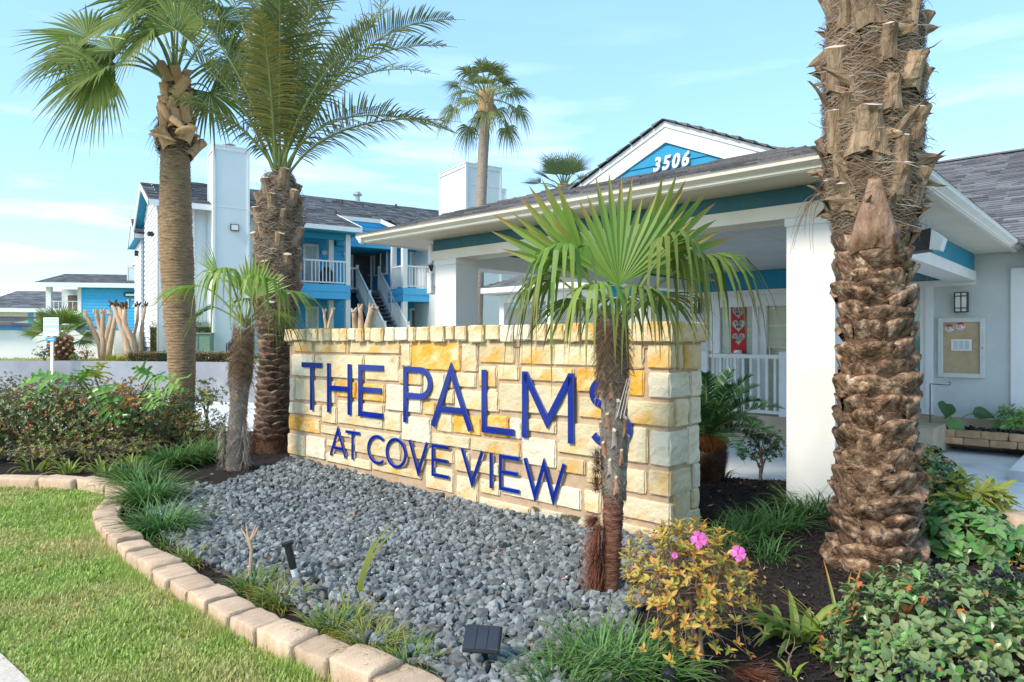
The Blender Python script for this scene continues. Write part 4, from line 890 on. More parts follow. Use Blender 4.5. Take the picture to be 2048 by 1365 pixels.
# balcony floor band
def balcony(x0, x1, y0, y1):
    m_ = MB(); m_.box(x0 + .02, x1 - .02, y0 + .02, y1, 3.04, 3.58); b_ = m_.build('balcony', BLUE, ap)
    s_ = MB(); siding(s_, V2(x0, y0), V2(x1, y0), 3.04, 3.58, V2(0, -1), .27); siding(s_, V2(x0, y1), V2(x0, y0), 3.04, 3.58, V2(-1, 0), .27); siding(s_, V2(x1, y0), V2(x1, y1), 3.04, 3.58, V2(1, 0), .27); s_.build('siding', mat('light_blue_siding', (.08, .42, .72), (.10, .45, .74), scale=1.2, rough=.6, bump=.1), b_)
    return b_
balcony(5.2, bx1, yb, yw)
railing(ap, [V2(5.25, yb + .06), V2(fbx(660, yb) - .8, yb + .06), V2(bx1 - .08, yb + .06)], zF, 4.46, sp=.13, post=False)
for px in (678, 697):
    x = fbx(px, yb); m_ = MB(); m_.box(x - .10 if px == 678 else x - .09, x + .09, yb + (.9 if px == 678 else .02), yb + (1.08 if px == 678 else .2), z0g, 5.6); m_.build('post', WHITE, ap)
# eave roof of block 1
slope('shingles', ap, lambda t: (v3(5.0, 24.8 + 4.85 * t, 5.73 + 2.02 * t), v3(fbx(724, 24.8) - (.42 + .0) * min(1, t * 2.9) * 1.0, 24.8 + 4.85 * t, 5.73 + 2.02 * t)), 34, .15, .32, seed=14)
xr1 = fbx(724, 24.8)
slope('shingles', ap, lambda t: (v3(xr1 - .43, 26.5 + 3.15 * t, 6.437 + 1.313 * t), v3(19, 26.5 + 3.15 * t, 6.437 + 1.313 * t)), 22, .15, .32, seed=15)
slope('shingles', ap, lambda t: (v3(19, 34.5 - 4.85 * t, 5.73 + 2.02 * t), v3(3.0, 34.5 - 4.85 * t, 5.73 + 2.02 * t)), 10, .3, 1.5, seed=16)
slope('shingles', ap, lambda t: (v3(3.0, 25.6 + 4.05 * t, 6.7 + 1.05 * t), v3(5.05, 25.6 + 4.05 * t, 6.7 + 1.05 * t)), 26, .15, .32, seed=17)
m_ = MB(); m_.box(5.0, xr1, 24.76, 24.80, 5.55, 5.72); m_.build('fascia', WHITE, ap)
m_ = MB(); m_.box(5.0, xr1 - .02, 24.81, yw, 5.50, 5.53); m_.build('soffit', BLUED, ap)
m_ = MB(); m_.box(5.0, bx1 - .0, yb + .05, yb + .2, 5.28, 5.49); m_.build('beam', BLUED, ap)
m_ = MB(); m_.add([(xr1, 24.8, 5.56), (xr1, 24.8, 5.74), (xr1 - .42, 26.5, 6.45), (xr1 - .42, 26.5, 6.27)], [(0, 1, 2, 3)]); m_.add([(xr1 + .03, 24.8, 5.56), (xr1 + .03, 24.8, 5.76), (xr1 - .39, 26.5, 6.47), (xr1 - .39, 26.5, 6.27)], [(3, 2, 1, 0)]); m_.add([(xr1, 24.8, 5.74), (xr1 + .03, 24.8, 5.76), (xr1 - .39, 26.5, 6.47), (xr1 - .42, 26.5, 6.45)], [(0, 1, 2, 3)]); m_.build('bargeboard', WHITE, ap)
# recessed wall above the stairs with its own eave
xr2 = 10.95
m_ = MB(); m_.box(xr1 - .4, xr2 - .35, 26.46, 26.5, 6.27, 6.43); m_.build('fascia', WHITE, ap)
m_ = MB(); m_.add([(xr2 - .35, 26.46, 6.27), (xr2 + .35, 25.6, 5.75), (xr2 + .35, 25.6, 5.95), (xr2 - .35, 26.46, 6.45)], [(0, 1, 2, 3)]); m_.build('bargeboard', WHITE, ap)
sb = MB(); siding(sb, V2(xr1 - .42, 26.52), V2(12.5, 26.52), 5.25, 6.27, V2(0, -1), .17); sb.build('siding', BLUE, ap)
m_ = MB(); m_.box(xr1 - .4, 12.5, 26.55, 28.95, 5.23, 5.26); m_.build('soffit', BLUED, ap)
# back wall of the stair landing with grey door
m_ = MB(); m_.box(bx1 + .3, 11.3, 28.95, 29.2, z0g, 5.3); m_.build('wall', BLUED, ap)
xa, xb = fbx(706, 28.9), fbx(740, 28.9)
m_ = MB(); m_.box(xa, xb, 28.88, 28.95, zF - .08, 5.33); dr = m_.build('door', DGREY, ap)
m_ = MB(); 
for i in (0, 1):
    for (za, zb) in ((3.75, 4.35), (4.45, 4.95), (5.02, 5.2)): m_.box(xa + .12 + i * .4, xa + .4 + i * .4, 28.865, 28.88, za, zb)
m_.build('door_panel', DGREY, dr)
m_ = MB(); m_.box(xa - .1, xa, 28.86, 28.95, 3.5, 5.36); m_.box(xb, xb + .1, 28.86, 28.95, 3.5, 5.36); m_.box(xa - .1, xb + .1, 28.86, 28.95, 5.362, 5.47); m_.build('door_frame', WHITE, dr)
m_ = MB(); m_.tube([(xb - .1, 28.86, 4.35), (xb - .1, 28.80, 4.35)], .035, 8); m_.build('handle', METAL, dr)
# block 2
bx2 = 11.03
m_ = MB(); m_.box(11.22, 17.5, 26.72, 29.2, z0g, 5.9); m_.build('wall', BLUE, ap)
sb = MB(); siding(sb, V2(11.2, 28.95), V2(11.2, 26.5), z0g, 5.6, V2(-1, 0), .17); siding(sb, V2(11.2, 26.7), V2(17, 26.7), z0g, 3.05, V2(0, -1), .17); siding(sb, V2(11.2, 26.7), V2(17, 26.7), 3.05, 5.6, V2(0, -1), .17); sb.build('siding', BLUE, ap)
bl2 = balcony(bx2, 17, yb, 26.7)
# side window on the recess wall: x = 11.2 plane
wz0, wz1 = 4.35, 5.3; wa, wb_ = 28.55, 27.2
m_ = MB()
for a_, b_, c_, d_ in ((wb_ - .07, wa + .07, wz1, wz1 + .08), (wb_ - .07, wa + .07, wz0 - .08, wz0), (wb_ - .07, wb_, wz0, wz1), (wa, wa + .07, wz0, wz1), ((wa + wb_) / 2 - .03, (wa + wb_) / 2 + .03, wz0, wz1)):
    m_.box(11.12, 11.19, a_, b_, c_, d_)
wf = m_.build('window', WHITE, ap); m_ = MB(); m_.box(11.16, 11.175, wb_, wa, wz0, wz1); m_.build('pane', GLASS, wf)
# balcony 2 railings, posts and glass doors
railing(ap, [V2(bx2 + .05, 26.3), V2(bx2 + .05, yb + .06)], zF, 4.46, sp=.13, post=False)
railing(ap, [V2(bx2 + .05, yb + .06), V2(16.9, yb + .06)], zF, 4.46, sp=.13, post=False)
for xx, yy in ((bx2 + .02, yb), (bx2 + .02, 26.35)):
    m_ = MB(); m_.box(xx, xx + .2, yy, yy + .2, z0g, 5.55); m_.build('post', WHITE, ap)
slope('shingles', ap, lambda t: (v3(xr2 + .1, 24.8 + 1.7 * t, 5.73 + .71 * t), v3(19, 24.8 + 1.7 * t, 5.73 + .71 * t)), 11, .15, .32, seed=18)
m_ = MB(); m_.box(xr2 + .1, 19, 24.76, 24.8, 5.55, 5.72); m_.build('fascia', WHITE, ap)
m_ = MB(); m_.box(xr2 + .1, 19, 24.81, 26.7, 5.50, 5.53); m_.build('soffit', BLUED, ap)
x = fbx(822, 26.7)
window(ap, x, x + 1.7, 26.68, 3.68, 5.25, frame=.08, mull=(x + .85,), glass=CURT)
window(ap, x - .0, x + 1.9, 26.68, 1.25, 2.75, frame=.09, mull=(x + .85,), glass=GLASS)
x = fbx(610, yw); window(ap, x, fbx(632, yw), yw - .02, 3.68, 5.15, frame=.09, glass=CURT)
window(ap, x + .1, fbx(632, yw), yw - .02, 1.2, 2.7, frame=.1, glass=CURT)
for px, zz in ((647, 4.95), (690, 4.95)):
    x = fbx(px, yw); m_ = MB(); m_.tube([(x, yw - .02, zz), (x, yw - .16, zz - .02)], [.09, .1], 10); m_.build('globe_light', LIGHTW, ap)
x = fbx(652, yw); m_ = MB(); m_.box(x - .06, x + .06, yw - .12, yw - .02, 2.3, 2.6, bev=.01); m_.build('wall_light', BLACK, ap)
# grill and chair shapes on the balcony
m_ = MB(); m_.box(8.0, 8.5, 25.9, 26.3, zF + .1, zF + .55, bev=.04); m_.tube([(8.25, 26.1, zF + .55), (8.25, 26.1, zF + .7)], [.2, .12], 10)
gk = thing('patio_grill', 'dark covered grill standing on the upper left balcony', 'grill', FB.W(8.25, 26.1, zF), FB.rot)
for v_i, v_ in enumerate(m_.v): m_.v[v_i] = (v_[0] - 8.25, v_[1] - 26.1, v_[2] - zF)
m_.build('body', BLACK, gk); m_ = MB(); [m_.box(x_ - .02, x_ + .02, y_ - .02, y_ + .02, -.02, .1) for x_ in (-.2, .2) for y_ in (-.15, .15)]; m_.build('leg', BLACK, gk)
# stairs
sx0, sx1 = 10.10, 11.0; ya, yb_ = 27.76, 24.6; n = 15
m_ = MB(); m_.box(bx1 + .34, sx1 + .18, ya - .1, 28.94, 3.48, 3.6); m_.build('landing', STEP, ap)
trd = MB(); trd.box(sx0, sx1, -.15, .14, -.04, 0); trd.box(sx0, sx1, .13, .15, -.2, -.04); tm = trd.mesh('stair_tread', STEP)
for i in range(n):
    k = (i + .5) / n; link('stair_tread', tm, ap, (0, ya + (yb_ - ya) * k, 3.6 + (z0g - 3.6) * (i + 1) / (n + 1)))
for xx in (sx0 - .04, sx1 + .04):
    m_ = MB(); m_.bar((xx, ya, 3.5), (xx, yb_, .95), .05, .28); m_.build('stringer', WHITE, ap)
    m_ = MB(); m_.bar((xx, ya, 4.5), (xx, yb_, 1.95), .07, .08); m_.bar((xx, ya, 3.75), (xx, yb_, 1.2), .05, .05); ro = m_.build('stair_rail', WHITE, ap)
    bm_ = MB(); bm_.box(-.02, .02, -.02, .02, 0, .74); me = bm_.mesh('baluster', WHITE)
    for i in range(1, 26): link('baluster', me, ro, (xx, ya + (yb_ - ya) * i / 26, 3.75 - 2.55 * i / 26))
    pm = MB(); pm.box(-.055, .055, -.055, .055, 0, 1.15); me = pm.mesh('post', WHITE)
    for k in (0, .45, .95): link('post', me, ro, (xx, ya + (yb_ - ya) * k, 3.5 - 2.55 * k))
railing(ap, [V2(bx1 + .36, ya - .05), V2(sx0 - .1, ya - .05)], 3.6, 4.5, sp=.13, post=False)
# roof vents
for px, py in ((642, 389), (706, 400), (683, 409), (725, 416), (671, 430), (792, 417)):
    b_ = None
    for yl in [24.8 + .05 * i for i in range(97)]:
        xx, zz = FB.L(px, py, yl)
        if zz <= 5.73 + .4167 * (yl - 24.8): b_ = (xx, yl, zz); break
    if b_:
        m_ = MB(); m_.tube([(b_[0], b_[1], b_[2] - .1), (b_[0], b_[1], b_[2] + .18)], .06, 8); m_.build('roof_vent', DGREY, ap)
xx, zz = FB.L(715, 405, 29.6); m_ = MB(); m_.tube([(xx, 29.6, 7.6), (xx, 29.6, 8.0)], .12, 10); m_.tube([(xx, 29.6, 8.0), (xx, 29.6, 8.15)], [.22, .12], 10); m_.build('roof_vent', METAL, ap)

# white building further right with two tall chimneys
wbd = thing('white_apartment_building', 'white sided apartment building with two tall chimneys behind the carport', 'building', rz=FB.rot)
cxa, cza = FB.L(931.5, 325.4, 24.5)
rr_ = (931.5 - CX) / F; Yc = 24.0; pc = Vector((rr_ * Yc, Yc, 0)); cX, cY = FB.u.dot(pc), FB.n.dot(pc)
chimney(wbd, cX, cX + 1.5, cY, cY + 2.1, .9, 7.73, 7.0)
m_ = MB(); m_.box(cX + .6, cX + 12, cY + .8, cY + 6, .9, 5.4); m_.build('wall', GREYW, wbd)
sb = MB(); siding(sb, V2(cX + 1.5, cY + .78), V2(cX + 12, cY + .78), .9, 5.4, V2(0, -1), .2); sb.build('siding', WHITE, wbd)
m_ = MB(); m_.box(cX + 3.2, cX + 3.3, cY + .7, cY + .76, .9, 5.4); m_.build('batten', WHITE, wbd)
slope('shingles', wbd, lambda t: (v3(cX + .3, cY + .3 + 3 * t, 5.4 + .95 * t), v3(cX + 12.4, cY + .3 + 3 * t, 5.4 + .95 * t)), 18, .17, .5, seed=21)
rr_ = (985 - CX) / F; Yc = 31; pc = Vector((rr_ * Yc, Yc, 0)); dX, dY = FB.u.dot(pc), FB.n.dot(pc)
chimney(wbd, dX, dX + .75, dY, dY + .9, 4.5, 8.42, 7.8)

# lattice pavilion behind the carport
pv = thing('lattice_pavilion', 'small white pavilion with hipped shingle roof and lattice panels', 'pavilion', rz=FA.rot)
px0, pz = FA.L(951, 578, 14.0); prj = 14.0
px1 = px0 + 4.2
def pvf(t): return v3(px0 + 2.1 * t, prj + 2.1 * t, 2.62 + .85 * t), v3(px1 - 2.1 * t, prj + 2.1 * t, 2.62 + .85 * t)
zpv = H + (CY - 578) / F * ((px0 * .736 + prj * .677) * 0 + (FA.W(px0, prj)).y)
def up_(f): return lambda t: tuple(q + Vector((0, 0, zpv - 2.62)) for q in f(t))
slope('shingles', pv, up_(pvf), 15, .15, .32, seed=22)
slope('shingles', pv, up_(lambda t: (v3(px0 + 2.1 * t, prj + 4.2 - 2.1 * t, 2.62 + .85 * t), v3(px0 + 2.1 * t, prj + 2.1 * t, 2.62 + .85 * t))), 15, .15, .4, seed=23)
slope('shingles', pv, up_(lambda t: (v3(px1 - 2.1 * t, prj + 2.1 * t, 2.62 + .85 * t), v3(px1 - 2.1 * t, prj + 4.2 - 2.1 * t, 2.62 + .85 * t))), 15, .15, .4, seed=24)
m_ = MB(); 
for z_, o__ in ((0, 0),): 
    m_.box(px0, px1, prj, prj + .04, zpv - .15, zpv - .005); m_.box(px0, px0 + .04, prj + .04, prj + 4.2, zpv - .15, zpv - .005); m_.box(px1 - .04, px1, prj + .04, prj + 4.2, zpv - .15, zpv - .005)
m_.build('fascia', WHITE, pv)
m_ = MB(); m_.box(px0 + .04, px1 - .04, prj + .04, prj + 4.1, zpv - .17, zpv - .152); m_.build('soffit', WSTUC, pv)
m_ = MB(); m_.box(px0 + .5, px1 - .3, prj + .5, prj + .66, zpv - .42, zpv - .18); m_.box(px0 + .5, px0 + .66, prj + .66, prj + 3.7, zpv - .42, zpv - .18); m_.build('beam', WHITE, pv)
posts = [px0 + .58, FA.L(1100, 600, prj + .58)[0], FA.L(1243, 600, prj + .58)[0]]
for xx in posts:
    m_ = MB(); m_.box(xx - .09, xx + .09, prj + .5, prj + .68, -.2, zpv - .42); m_.build('post', WHITE, pv)
def lattice(parent, a, b, z0, z1, m):
    mb = MB(); d = (b - a); L_ = d.length; d.normalize(); n_ = Vector((-d.y, d.x, 0)); hh = z1 - z0
    for sgn, off in ((1, .0), (-1, .012)):
        s = -hh
        while s < L_:
            # clip slat of 45 degrees to the panel
            s0, s1 = max(0, s), min(L_, s + hh)
            if s1 - s0 > .02:
                za = z0 + (s0 - s) if sgn > 0 else z1 - (s0 - s); zb = z0 + (s1 - s) if sgn > 0 else z1 - (s1 - s)
                mb.bar(a + d * s0 + n_ * off + Vector((0, 0, za)), a + d * s1 + n_ * off + Vector((0, 0, zb)), .008, .032, up=Vector((0, 0, 1)))
            s += .085
    mb.bar(a + Vector((0, 0, z0)), b + Vector((0, 0, z0)), .04, .06); mb.bar(a + Vector((0, 0, z1)), b + Vector((0, 0, z1)), .04, .06)
    mb.bar(a + Vector((0, 0, z0)), a + Vector((0, 0, z1)), .04, .06, up=Vector((1, 0, 0))); mb.bar(b + Vector((0, 0, z0)), b + Vector((0, 0, z1)), .04, .06, up=Vector((1, 0, 0)))
    o = mb.build('lattice_panel', m, parent); return o
lattice(pv, V2(posts[0] + .12, prj + 2.4), V2(posts[1] + .9, prj + 2.4), .5, zpv - .55, WHITE)
lattice(pv, V2(posts[0], prj + 2.3), V2(posts[0], prj + .7), .5, zpv - .55, WHITE)
lattice(pv, V2(posts[1] + 1.0, prj + 2.45), V2(posts[2], prj + 2.45), .5, zpv - .55, WHITE)
m_ = MB(); m_.box(posts[0] - .1, px1 + 3, prj + 3.6, prj + 3.8, -.3, zpv - .43); m_.build('wall', GREYP, pv)
m_ = MB(); m_.box(posts[1] + 1.6, posts[1] + 2.3, prj + 3.52, prj + 3.6, 0, 2.1); m_.build('door', BLUED, pv)

# ------------------------------------------------------------------ far buildings on the left
def far_building(nm, lab, fr, Y, px0, px1, eave_y, ridge, z0):
    pass
fb1 = thing('far_blue_building', 'distant blue sided apartment block with an upper balcony and brown door', 'building', rz=FC.rot)
def fcx(px, py, yl): return FC.L(px, py, yl)
YL = FC.n.dot(P(180, 600, 52)); 
def q(px, py, d=0): return FC.L(px, py, YL + d)
a, zt = q(92, 576); b, _ = q(300, 576); c, _ = q(160, 576); _, zbk = q(200, 692)
zt = q(180, 575)[1]; 
m_ = MB(); m_.box(c, b + 3, YL + .03, YL + 8, .8, zt); m_.build('wall', BLUE, fb1)
sb = MB(); siding(sb, V2(c, YL), V2(b + 3, YL), .8, zt, V2(0, -1), .24); sb.build('siding', BLUE, fb1)
m_ = MB(); m_.box(c - .15, c + .12, YL - .05, YL + .1, .8, zt); m_.box(a, a + .35, YL - .02, YL + .3, .8, zt); m_.build('post', WHITE, fb1)
m_ = MB(); m_.box(a, c, YL + 2.5, YL + 8, .8, zt); m_.build('wall', GREYW, fb1)
m_ = MB(); m_.box(a - .3, b + 3, YL - .6, YL - .5, zt - .05, zt + .3); m_.build('fascia', WHITE, fb1)
_, rz1 = q(130, 544, 5); xs1 = q(126, 544, 4)[0]
rzz = q(200, 549, 4.5)[1]
slope('shingles', fb1, lambda t: (v3(a - .4, YL - .55 + 3.6 * t, zt + .3 + (rzz - zt - .3) * .72 * t), v3(xs1, YL - .55 + 3.6 * t, zt + .3 + (rzz - zt - .3) * .72 * t)), 16, .2, .5, seed=31)
slope('shingles', fb1, lambda t: (v3(xs1, YL - .55 + 5.0 * t, zt + .3 + (rzz - zt - .3) * t), v3(b + 3, YL - .55 + 5.0 * t, zt + .3 + (rzz - zt - .3) * t)), 24, .2, .5, seed=32)
zb_ = q(130, 625)[1]; zr_ = q(130, 603)[1]
m_ = MB(); m_.box(a, c - .15, YL, YL + 2.5, zb_ - .35, zb_ - .02); m_.build('balcony', WHITE, fb1)
railing(fb1, [V2(a + .2, YL + .05), V2(c - .2, YL + .05)], zb_, zr_, sp=.28, post=False)
xd0 = q(136, 600, 2.4)[0]; xd1 = q(158, 600, 2.4)[0]
m_ = MB(); m_.box(xd0, xd1, YL + 2.42, YL + 2.5, zb_, zt - .5); dd = m_.build('door', mat('brown_door', (.14, .09, .08), (.18, .12, .1)), fb1); m_ = MB(); m_.box(xd0 - .15, xd0, YL + 2.4, YL + 2.5, zb_, zt - .35); m_.box(xd0, xd1, YL + 2.4, YL + 2.5, zt - .48, zt - .35); m_.build('door_frame', WHITE, dd)
x_, z_ = q(263, 605); text('numeral', '17', .9, .02, WHITE, fb1, (x_, YL - .06, z_ - .1), (R(90), 0, 0), bold=.01)
x_, z_ = q(264, 590); m_ = MB(); m_.box(x_ - .5, x_ + .5, YL - .25, YL - .03, z_ - .15, z_ + .2, bev=.03); m_.build('wall_light', BLACK, fb1); m_ = MB(); m_.box(x_ - .35, x_ + .35, YL - .27, YL - .25, z_ - .1, z_ + .05); m_.build('wall_light', LIGHTW, fb1)
xq0, _ = q(255, 540, 1); xq1, _ = q(276, 540, 1); chimney(fb1, xq0, xq1, YL + .9, YL + 2, 4, q(260, 534, 1)[1], q(260, 545, 1)[1])
x_, z_ = q(232, 640); x2_, z2_ = q(246, 690); m_ = MB(); m_.box(q(226, 640)[0], q(250, 640)[0], YL - .06, YL - .03, z2_ + .2, q(226, 657)[1]); m_.build('utility_door', BLUED, fb1)
fb2 = thing('far_grey_roof_building', 'distant low building with a broad grey roof and cream walls', 'building', rz=FC.rot)
YL2 = YL + 9
def q2(px, py, d=0): return FC.L(px, py, YL2 + d)
a2, z2 = q2(-60, 620); b2, _ = q2(92, 618); rz2 = q2(40, 583, 8)[1]; ez2 = q2(40, 617)[1]
slope('shingles', fb2, lambda t: (v3(a2, YL2 - .5 + 8 * t, ez2 + (rz2 - ez2) * t), v3(b2 + 3, YL2 - .5 + 8 * t, ez2 + (rz2 - ez2) * t)), 28, .3, .7, seed=33)
m_ = MB(); m_.box(a2, b2 + 1, YL2 + .1, YL2 + 12, .8, ez2 - .3); m_.build('wall', mat('pale_cream_wall', (.62, .62, .52), (.68, .68, .58)), fb2)
m_ = MB(); m_.box(q2(56, 600)[0], q2(68, 600)[0], YL2 + .0, YL2 + .1, 1, ez2 - .4); m_.build('blue_panel', BLUE, fb2)
m_ = MB(); m_.box(a2, b2 + 1, YL2 - .5, YL2 - .4, ez2 - .35, ez2 - .02); m_.build('fascia', WHITE, fb2)
window(fb2, q2(72, 620)[0], q2(88, 620)[0], YL2, q2(80, 642)[1], q2(80, 624)[1], frame=.15, glass=GLASS)
# long white garage wall
fb3 = thing('garage', 'long low white garage wall with dark shingle edge and blue trim', 'garage', rz=FC.rot)
YL3 = FC.n.dot(P(120, 690, 21.6))
def q3(px, py, d=0): return FC.L(px, py, YL3 + d)
x0, _ = q3(-300, 690); x1, _ = q3(228, 690); zw = q3(60, 661)[1]
m_ = MB(); m_.box(x0, x1, YL3, YL3 + 6, .3, zw); m_.build('wall', mat('bright_white_stucco', (.8, .8, .8), (.76, .76, .76), scale=1, bump=.2), fb3)
zt3 = q3(60, 655)[1]; m_ = MB(); m_.box(x0, x1 - 3.0, YL3 - .02, YL3 + 6, zw + .002, zt3 + .05); m_.build('trim', mat('sky_blue_trim', (.12, .40, .70)), fb3)
zt4 = q3(60, 646)[1]; m_ = MB(); m_.box(x0, x1 - 2.8, YL3 - .3, YL3 + 6, zt3 + .052, zt4); m_.build('fascia', mat('dark_grey_fascia', (.12, .12, .14)), fb3)
slope('shingles', fb3, lambda t: (v3(x0, YL3 - .3 + 2.4 * t, zt4 + .26 * t), v3(x1 - 2.8, YL3 - .3 + 2.4 * t, zt4 + .26 * t)), 12, .2, .5, seed=34)
# utility boxes
tb = thing('transformer_box', 'green utility transformer cabinet in front of the clipped hedge', 'utility box', P(401, 712, 20.2), R(12))
tb.location.z = .88; m_ = MB(); GRN = mat('utility_green', (.16, .26, .19), (.19, .30, .22), rough=.5); m_.box(-.34, .34, -.3, .3, 0, .78, bev=.02); m_.build('cabinet', GRN, tb)
m_ = MB(); m_.box(-.36, .36, -.33, .31, .781, .83); m_.build('lid', GRN, tb); m_ = MB(); m_.box(-.005, .005, -.312, -.301, .05, .74); m_.build('door_seam', DGREY, tb)
ac = thing('air_conditioner', 'dark grey finned air conditioner unit behind the green hedge', 'air conditioner', P(448, 712, 20.9), R(20)); ac.location.z = .9
m_ = MB(); m_.box(-.35, .35, -.3, .3, 0, .55, bev=.02); m_.build('housing', mat('ac_grey', (.16, .16, .18)), ac)
m_ = MB()
for i in range(12): m_.box(-.33 + i * .058, -.30 + i * .058, -.315, -.3, .04, .5)
m_.build('fin', DGREY, ac)
# parking sign
sp = P(100, 722, 18.2)
ps = thing('parking_sign', 'white metal notice sign with small blue plate on a white post', 'sign', (sp.x, 18.25, 0), R(-3))
def zz_(y): return H - (y - CY) / F * 18.25
m_ = MB(); m_.box(-.035, .035, .012, .06, -.1, zz_(640)); m_.build('post', WHITE, ps)
m_ = MB(); m_.box(-.215, .215, -.01, .01, zz_(672.5), zz_(635.5), bev=.008); s1 = m_.build('sign_panel', mat('sign_white', (.72, .78, .80), (.76, .80, .82), bump=0, rough=.4), ps)
LB = mat('sign_light_blue', (.40, .62, .72), bump=0); SB = mat('sign_blue', (.05, .30, .60), bump=0)
m_ = MB()
for z0_, z1_ in ((638, 641), (643, 646), (650, 657), (661, 664)):
    m_.box(-.19, .19, -.013, -.0105, zz_(z1_), zz_(z0_))
m_.build('print', LB, s1)
m_ = MB(); m_.box(-.14, .13, -.01, .01, zz_(683), zz_(675), bev=.006); s2 = m_.build('sign_panel', SB, ps)
m_ = MB(); m_.box(-.09, .08, -.013, -.0105, zz_(680), zz_(678.6)); m_.build('print', WHITE, s2)
# ------------------------------------------------------------------ edging blocks, gravel, mulch chips, grass
ed = thing('garden_edging', 'curved row of peach coloured concrete edging blocks between lawn and bed', 'edging')
EBM = [rough_block('block', 1.0, .20, .135, EDGE, 40 + s_, .010) for s_ in range(6)]
path = EDGEPATH[1:]
seg = [0]
for a, b in zip(path, path[1:]): seg.append(seg[-1] + (b - a).length)
def at_len(s):
    for i in range(len(seg) - 1):
        if s <= seg[i + 1]: return path[i].lerp(path[i + 1], (s - seg[i]) / (seg[i + 1] - seg[i])), (path[i + 1] - path[i]).normalized()
    return path[-1], (path[-1] - path[-2]).normalized()
s = .0; i = 0
def chaikin(ps, k=2):
    for _ in range(k):
        q = [ps[0]]
        for a, b in zip(ps, ps[1:]): q += [a.lerp(b, .25), a.lerp(b, .75)]
        ps = q + [ps[-1]]
    return ps
path = chaikin(path); seg = [0]
for a, b in zip(path, path[1:]): seg.append(seg[-1] + (b - a).length)
rb = random.Random(3)
while s < seg[-1] - .3:
    far = s < 2.6
    w = (rb.uniform(.42, .58) if far else rb.uniform(.24, .31)); p, d = at_len(s + w / 2)
    n_ = Vector((-d.y, d.x))                                   # towards the bed
    if n_.dot(Vector((1, 1))) < 0: n_ = -n_
    p = p + n_ * .06
    link('block', EBM[i % 6], ed, (p.x, p.y, -.055 + rb.uniform(-.006, .01)), (rb.uniform(-.04, .04), rb.uniform(-.03, .03), math.atan2(d.y, d.x) + rb.uniform(-.04, .04) + (math.pi if i % 2 else 0)), (w - .012, rb.uniform(.8, 1.0), rb.uniform(.82, 1.06)))
    s += w; i += 1

GRAVEL = [(-3.35, 6.15), (-2.95, 6.9), (-2.85, 7.6), (-2.75, 8.6), (-1.3, 7.1), (.4, 5.55), (1.16, 4.84), (1.1, 4.45), (.85, 4.1), (.65, 3.6), (.55, 3.0), (.45, 2.5), (-.35, 2.6)]
GR2 = [Vector((p.x, p.y)) for p in (G(905, 1372), G(830, 1330), G(720, 1290), G(640, 1250), G(560, 1200), G(470, 1150), G(400, 1120), G(330, 1080), G(290, 1020), G(300, 975))]
GPOLY = GRAVEL[:1] and [(p.x, p.y) for p in GR2] + [(-2.95, 6.9), (-2.85, 7.6), (-2.75, 8.6), (-1.3, 7.15), (.4, 5.58), (1.16, 4.88), (1.12, 4.6), (.92, 4.2), (.66, 3.7), (.55, 3.0), (.42, 2.3), (-.28, 2.3)]
clip_sheet('gravel_bed', GPOLY, .2, lambda x, y: hz_(x, y) + .012, mat('dark_gravel_base', (.05, .06, .065), (.11, .12, .13), scale=30, bump=1, bscale=60, bdist=.02), skirt=.1)
rg = random.Random(11); mb = MB()
xs = [p[0] for p in GPOLY]; ys = [p[1] for p in GPOLY]
n = 0
while n < 16000:
    x, y = rg.uniform(min(xs), max(xs)), rg.uniform(min(ys), max(ys))
    if y > 6 and rg.random() < .25: continue
    if not inpoly(x, y, GPOLY): continue
    s_ = rg.choice([.022, .028, .034, .04, .044, .05, .056, .068])
    rock(mb, Vector((x, y, hz_(x, y) + .012 + s_ * .22 + rg.uniform(0, .028))), s_ * 1.15, rg, flat=.8); n += 1
o = mb.build('gravel', GRAV); o['kind'] = 'stuff'
mb = MB(); rg = random.Random(12)
for _ in range(140):
    x, y = rg.uniform(min(xs), max(xs)), rg.uniform(min(ys), max(ys))
    if inpoly(x, y, GPOLY): rock(mb, Vector((x, y, hz_(x, y) + .05)), rg.uniform(.018, .035), rg)
o = mb.build('white_pebbles', mat('white_pebble', (.6, .6, .57), (.7, .69, .65), bump=.2)); o['kind'] = 'stuff'
mb = MB(); rg = random.Random(17)
for _ in range(420):      # leaf litter and twigs fallen on gravel, mulch and lawn
    x, y = rg.uniform(-3.4, 4), rg.uniform(2.4, 8)
    on = inpoly(x, y, GPOLY)
    if not (on or inpoly(x, y, BED) or (rg.random() < .4 and inpoly(x, y, LAWN))): continue
    a = rg.uniform(0, 6.28); l = rg.uniform(.012, .03); w = l * rg.uniform(.25, .5); z = hz_(x, y) + (.062 if on else .02); c = Vector((x, y, z)); d = Vector((math.cos(a) * l, math.sin(a) * l, rg.uniform(-.006, .008))); e = Vector((-math.sin(a) * w, math.cos(a) * w, .004))
    mb.add([c - d, c + e, c + d, c - e, c - Vector((0, 0, .004))], [(0, 4, 1), (1, 4, 2), (2, 4, 3), (3, 4, 0)])
o = mb.build('leaf_litter', mat('dead_leaf_litter', (.22, .10, .045), (.38, .22, .10), island=.5, bump=0)); o['kind'] = 'stuff'
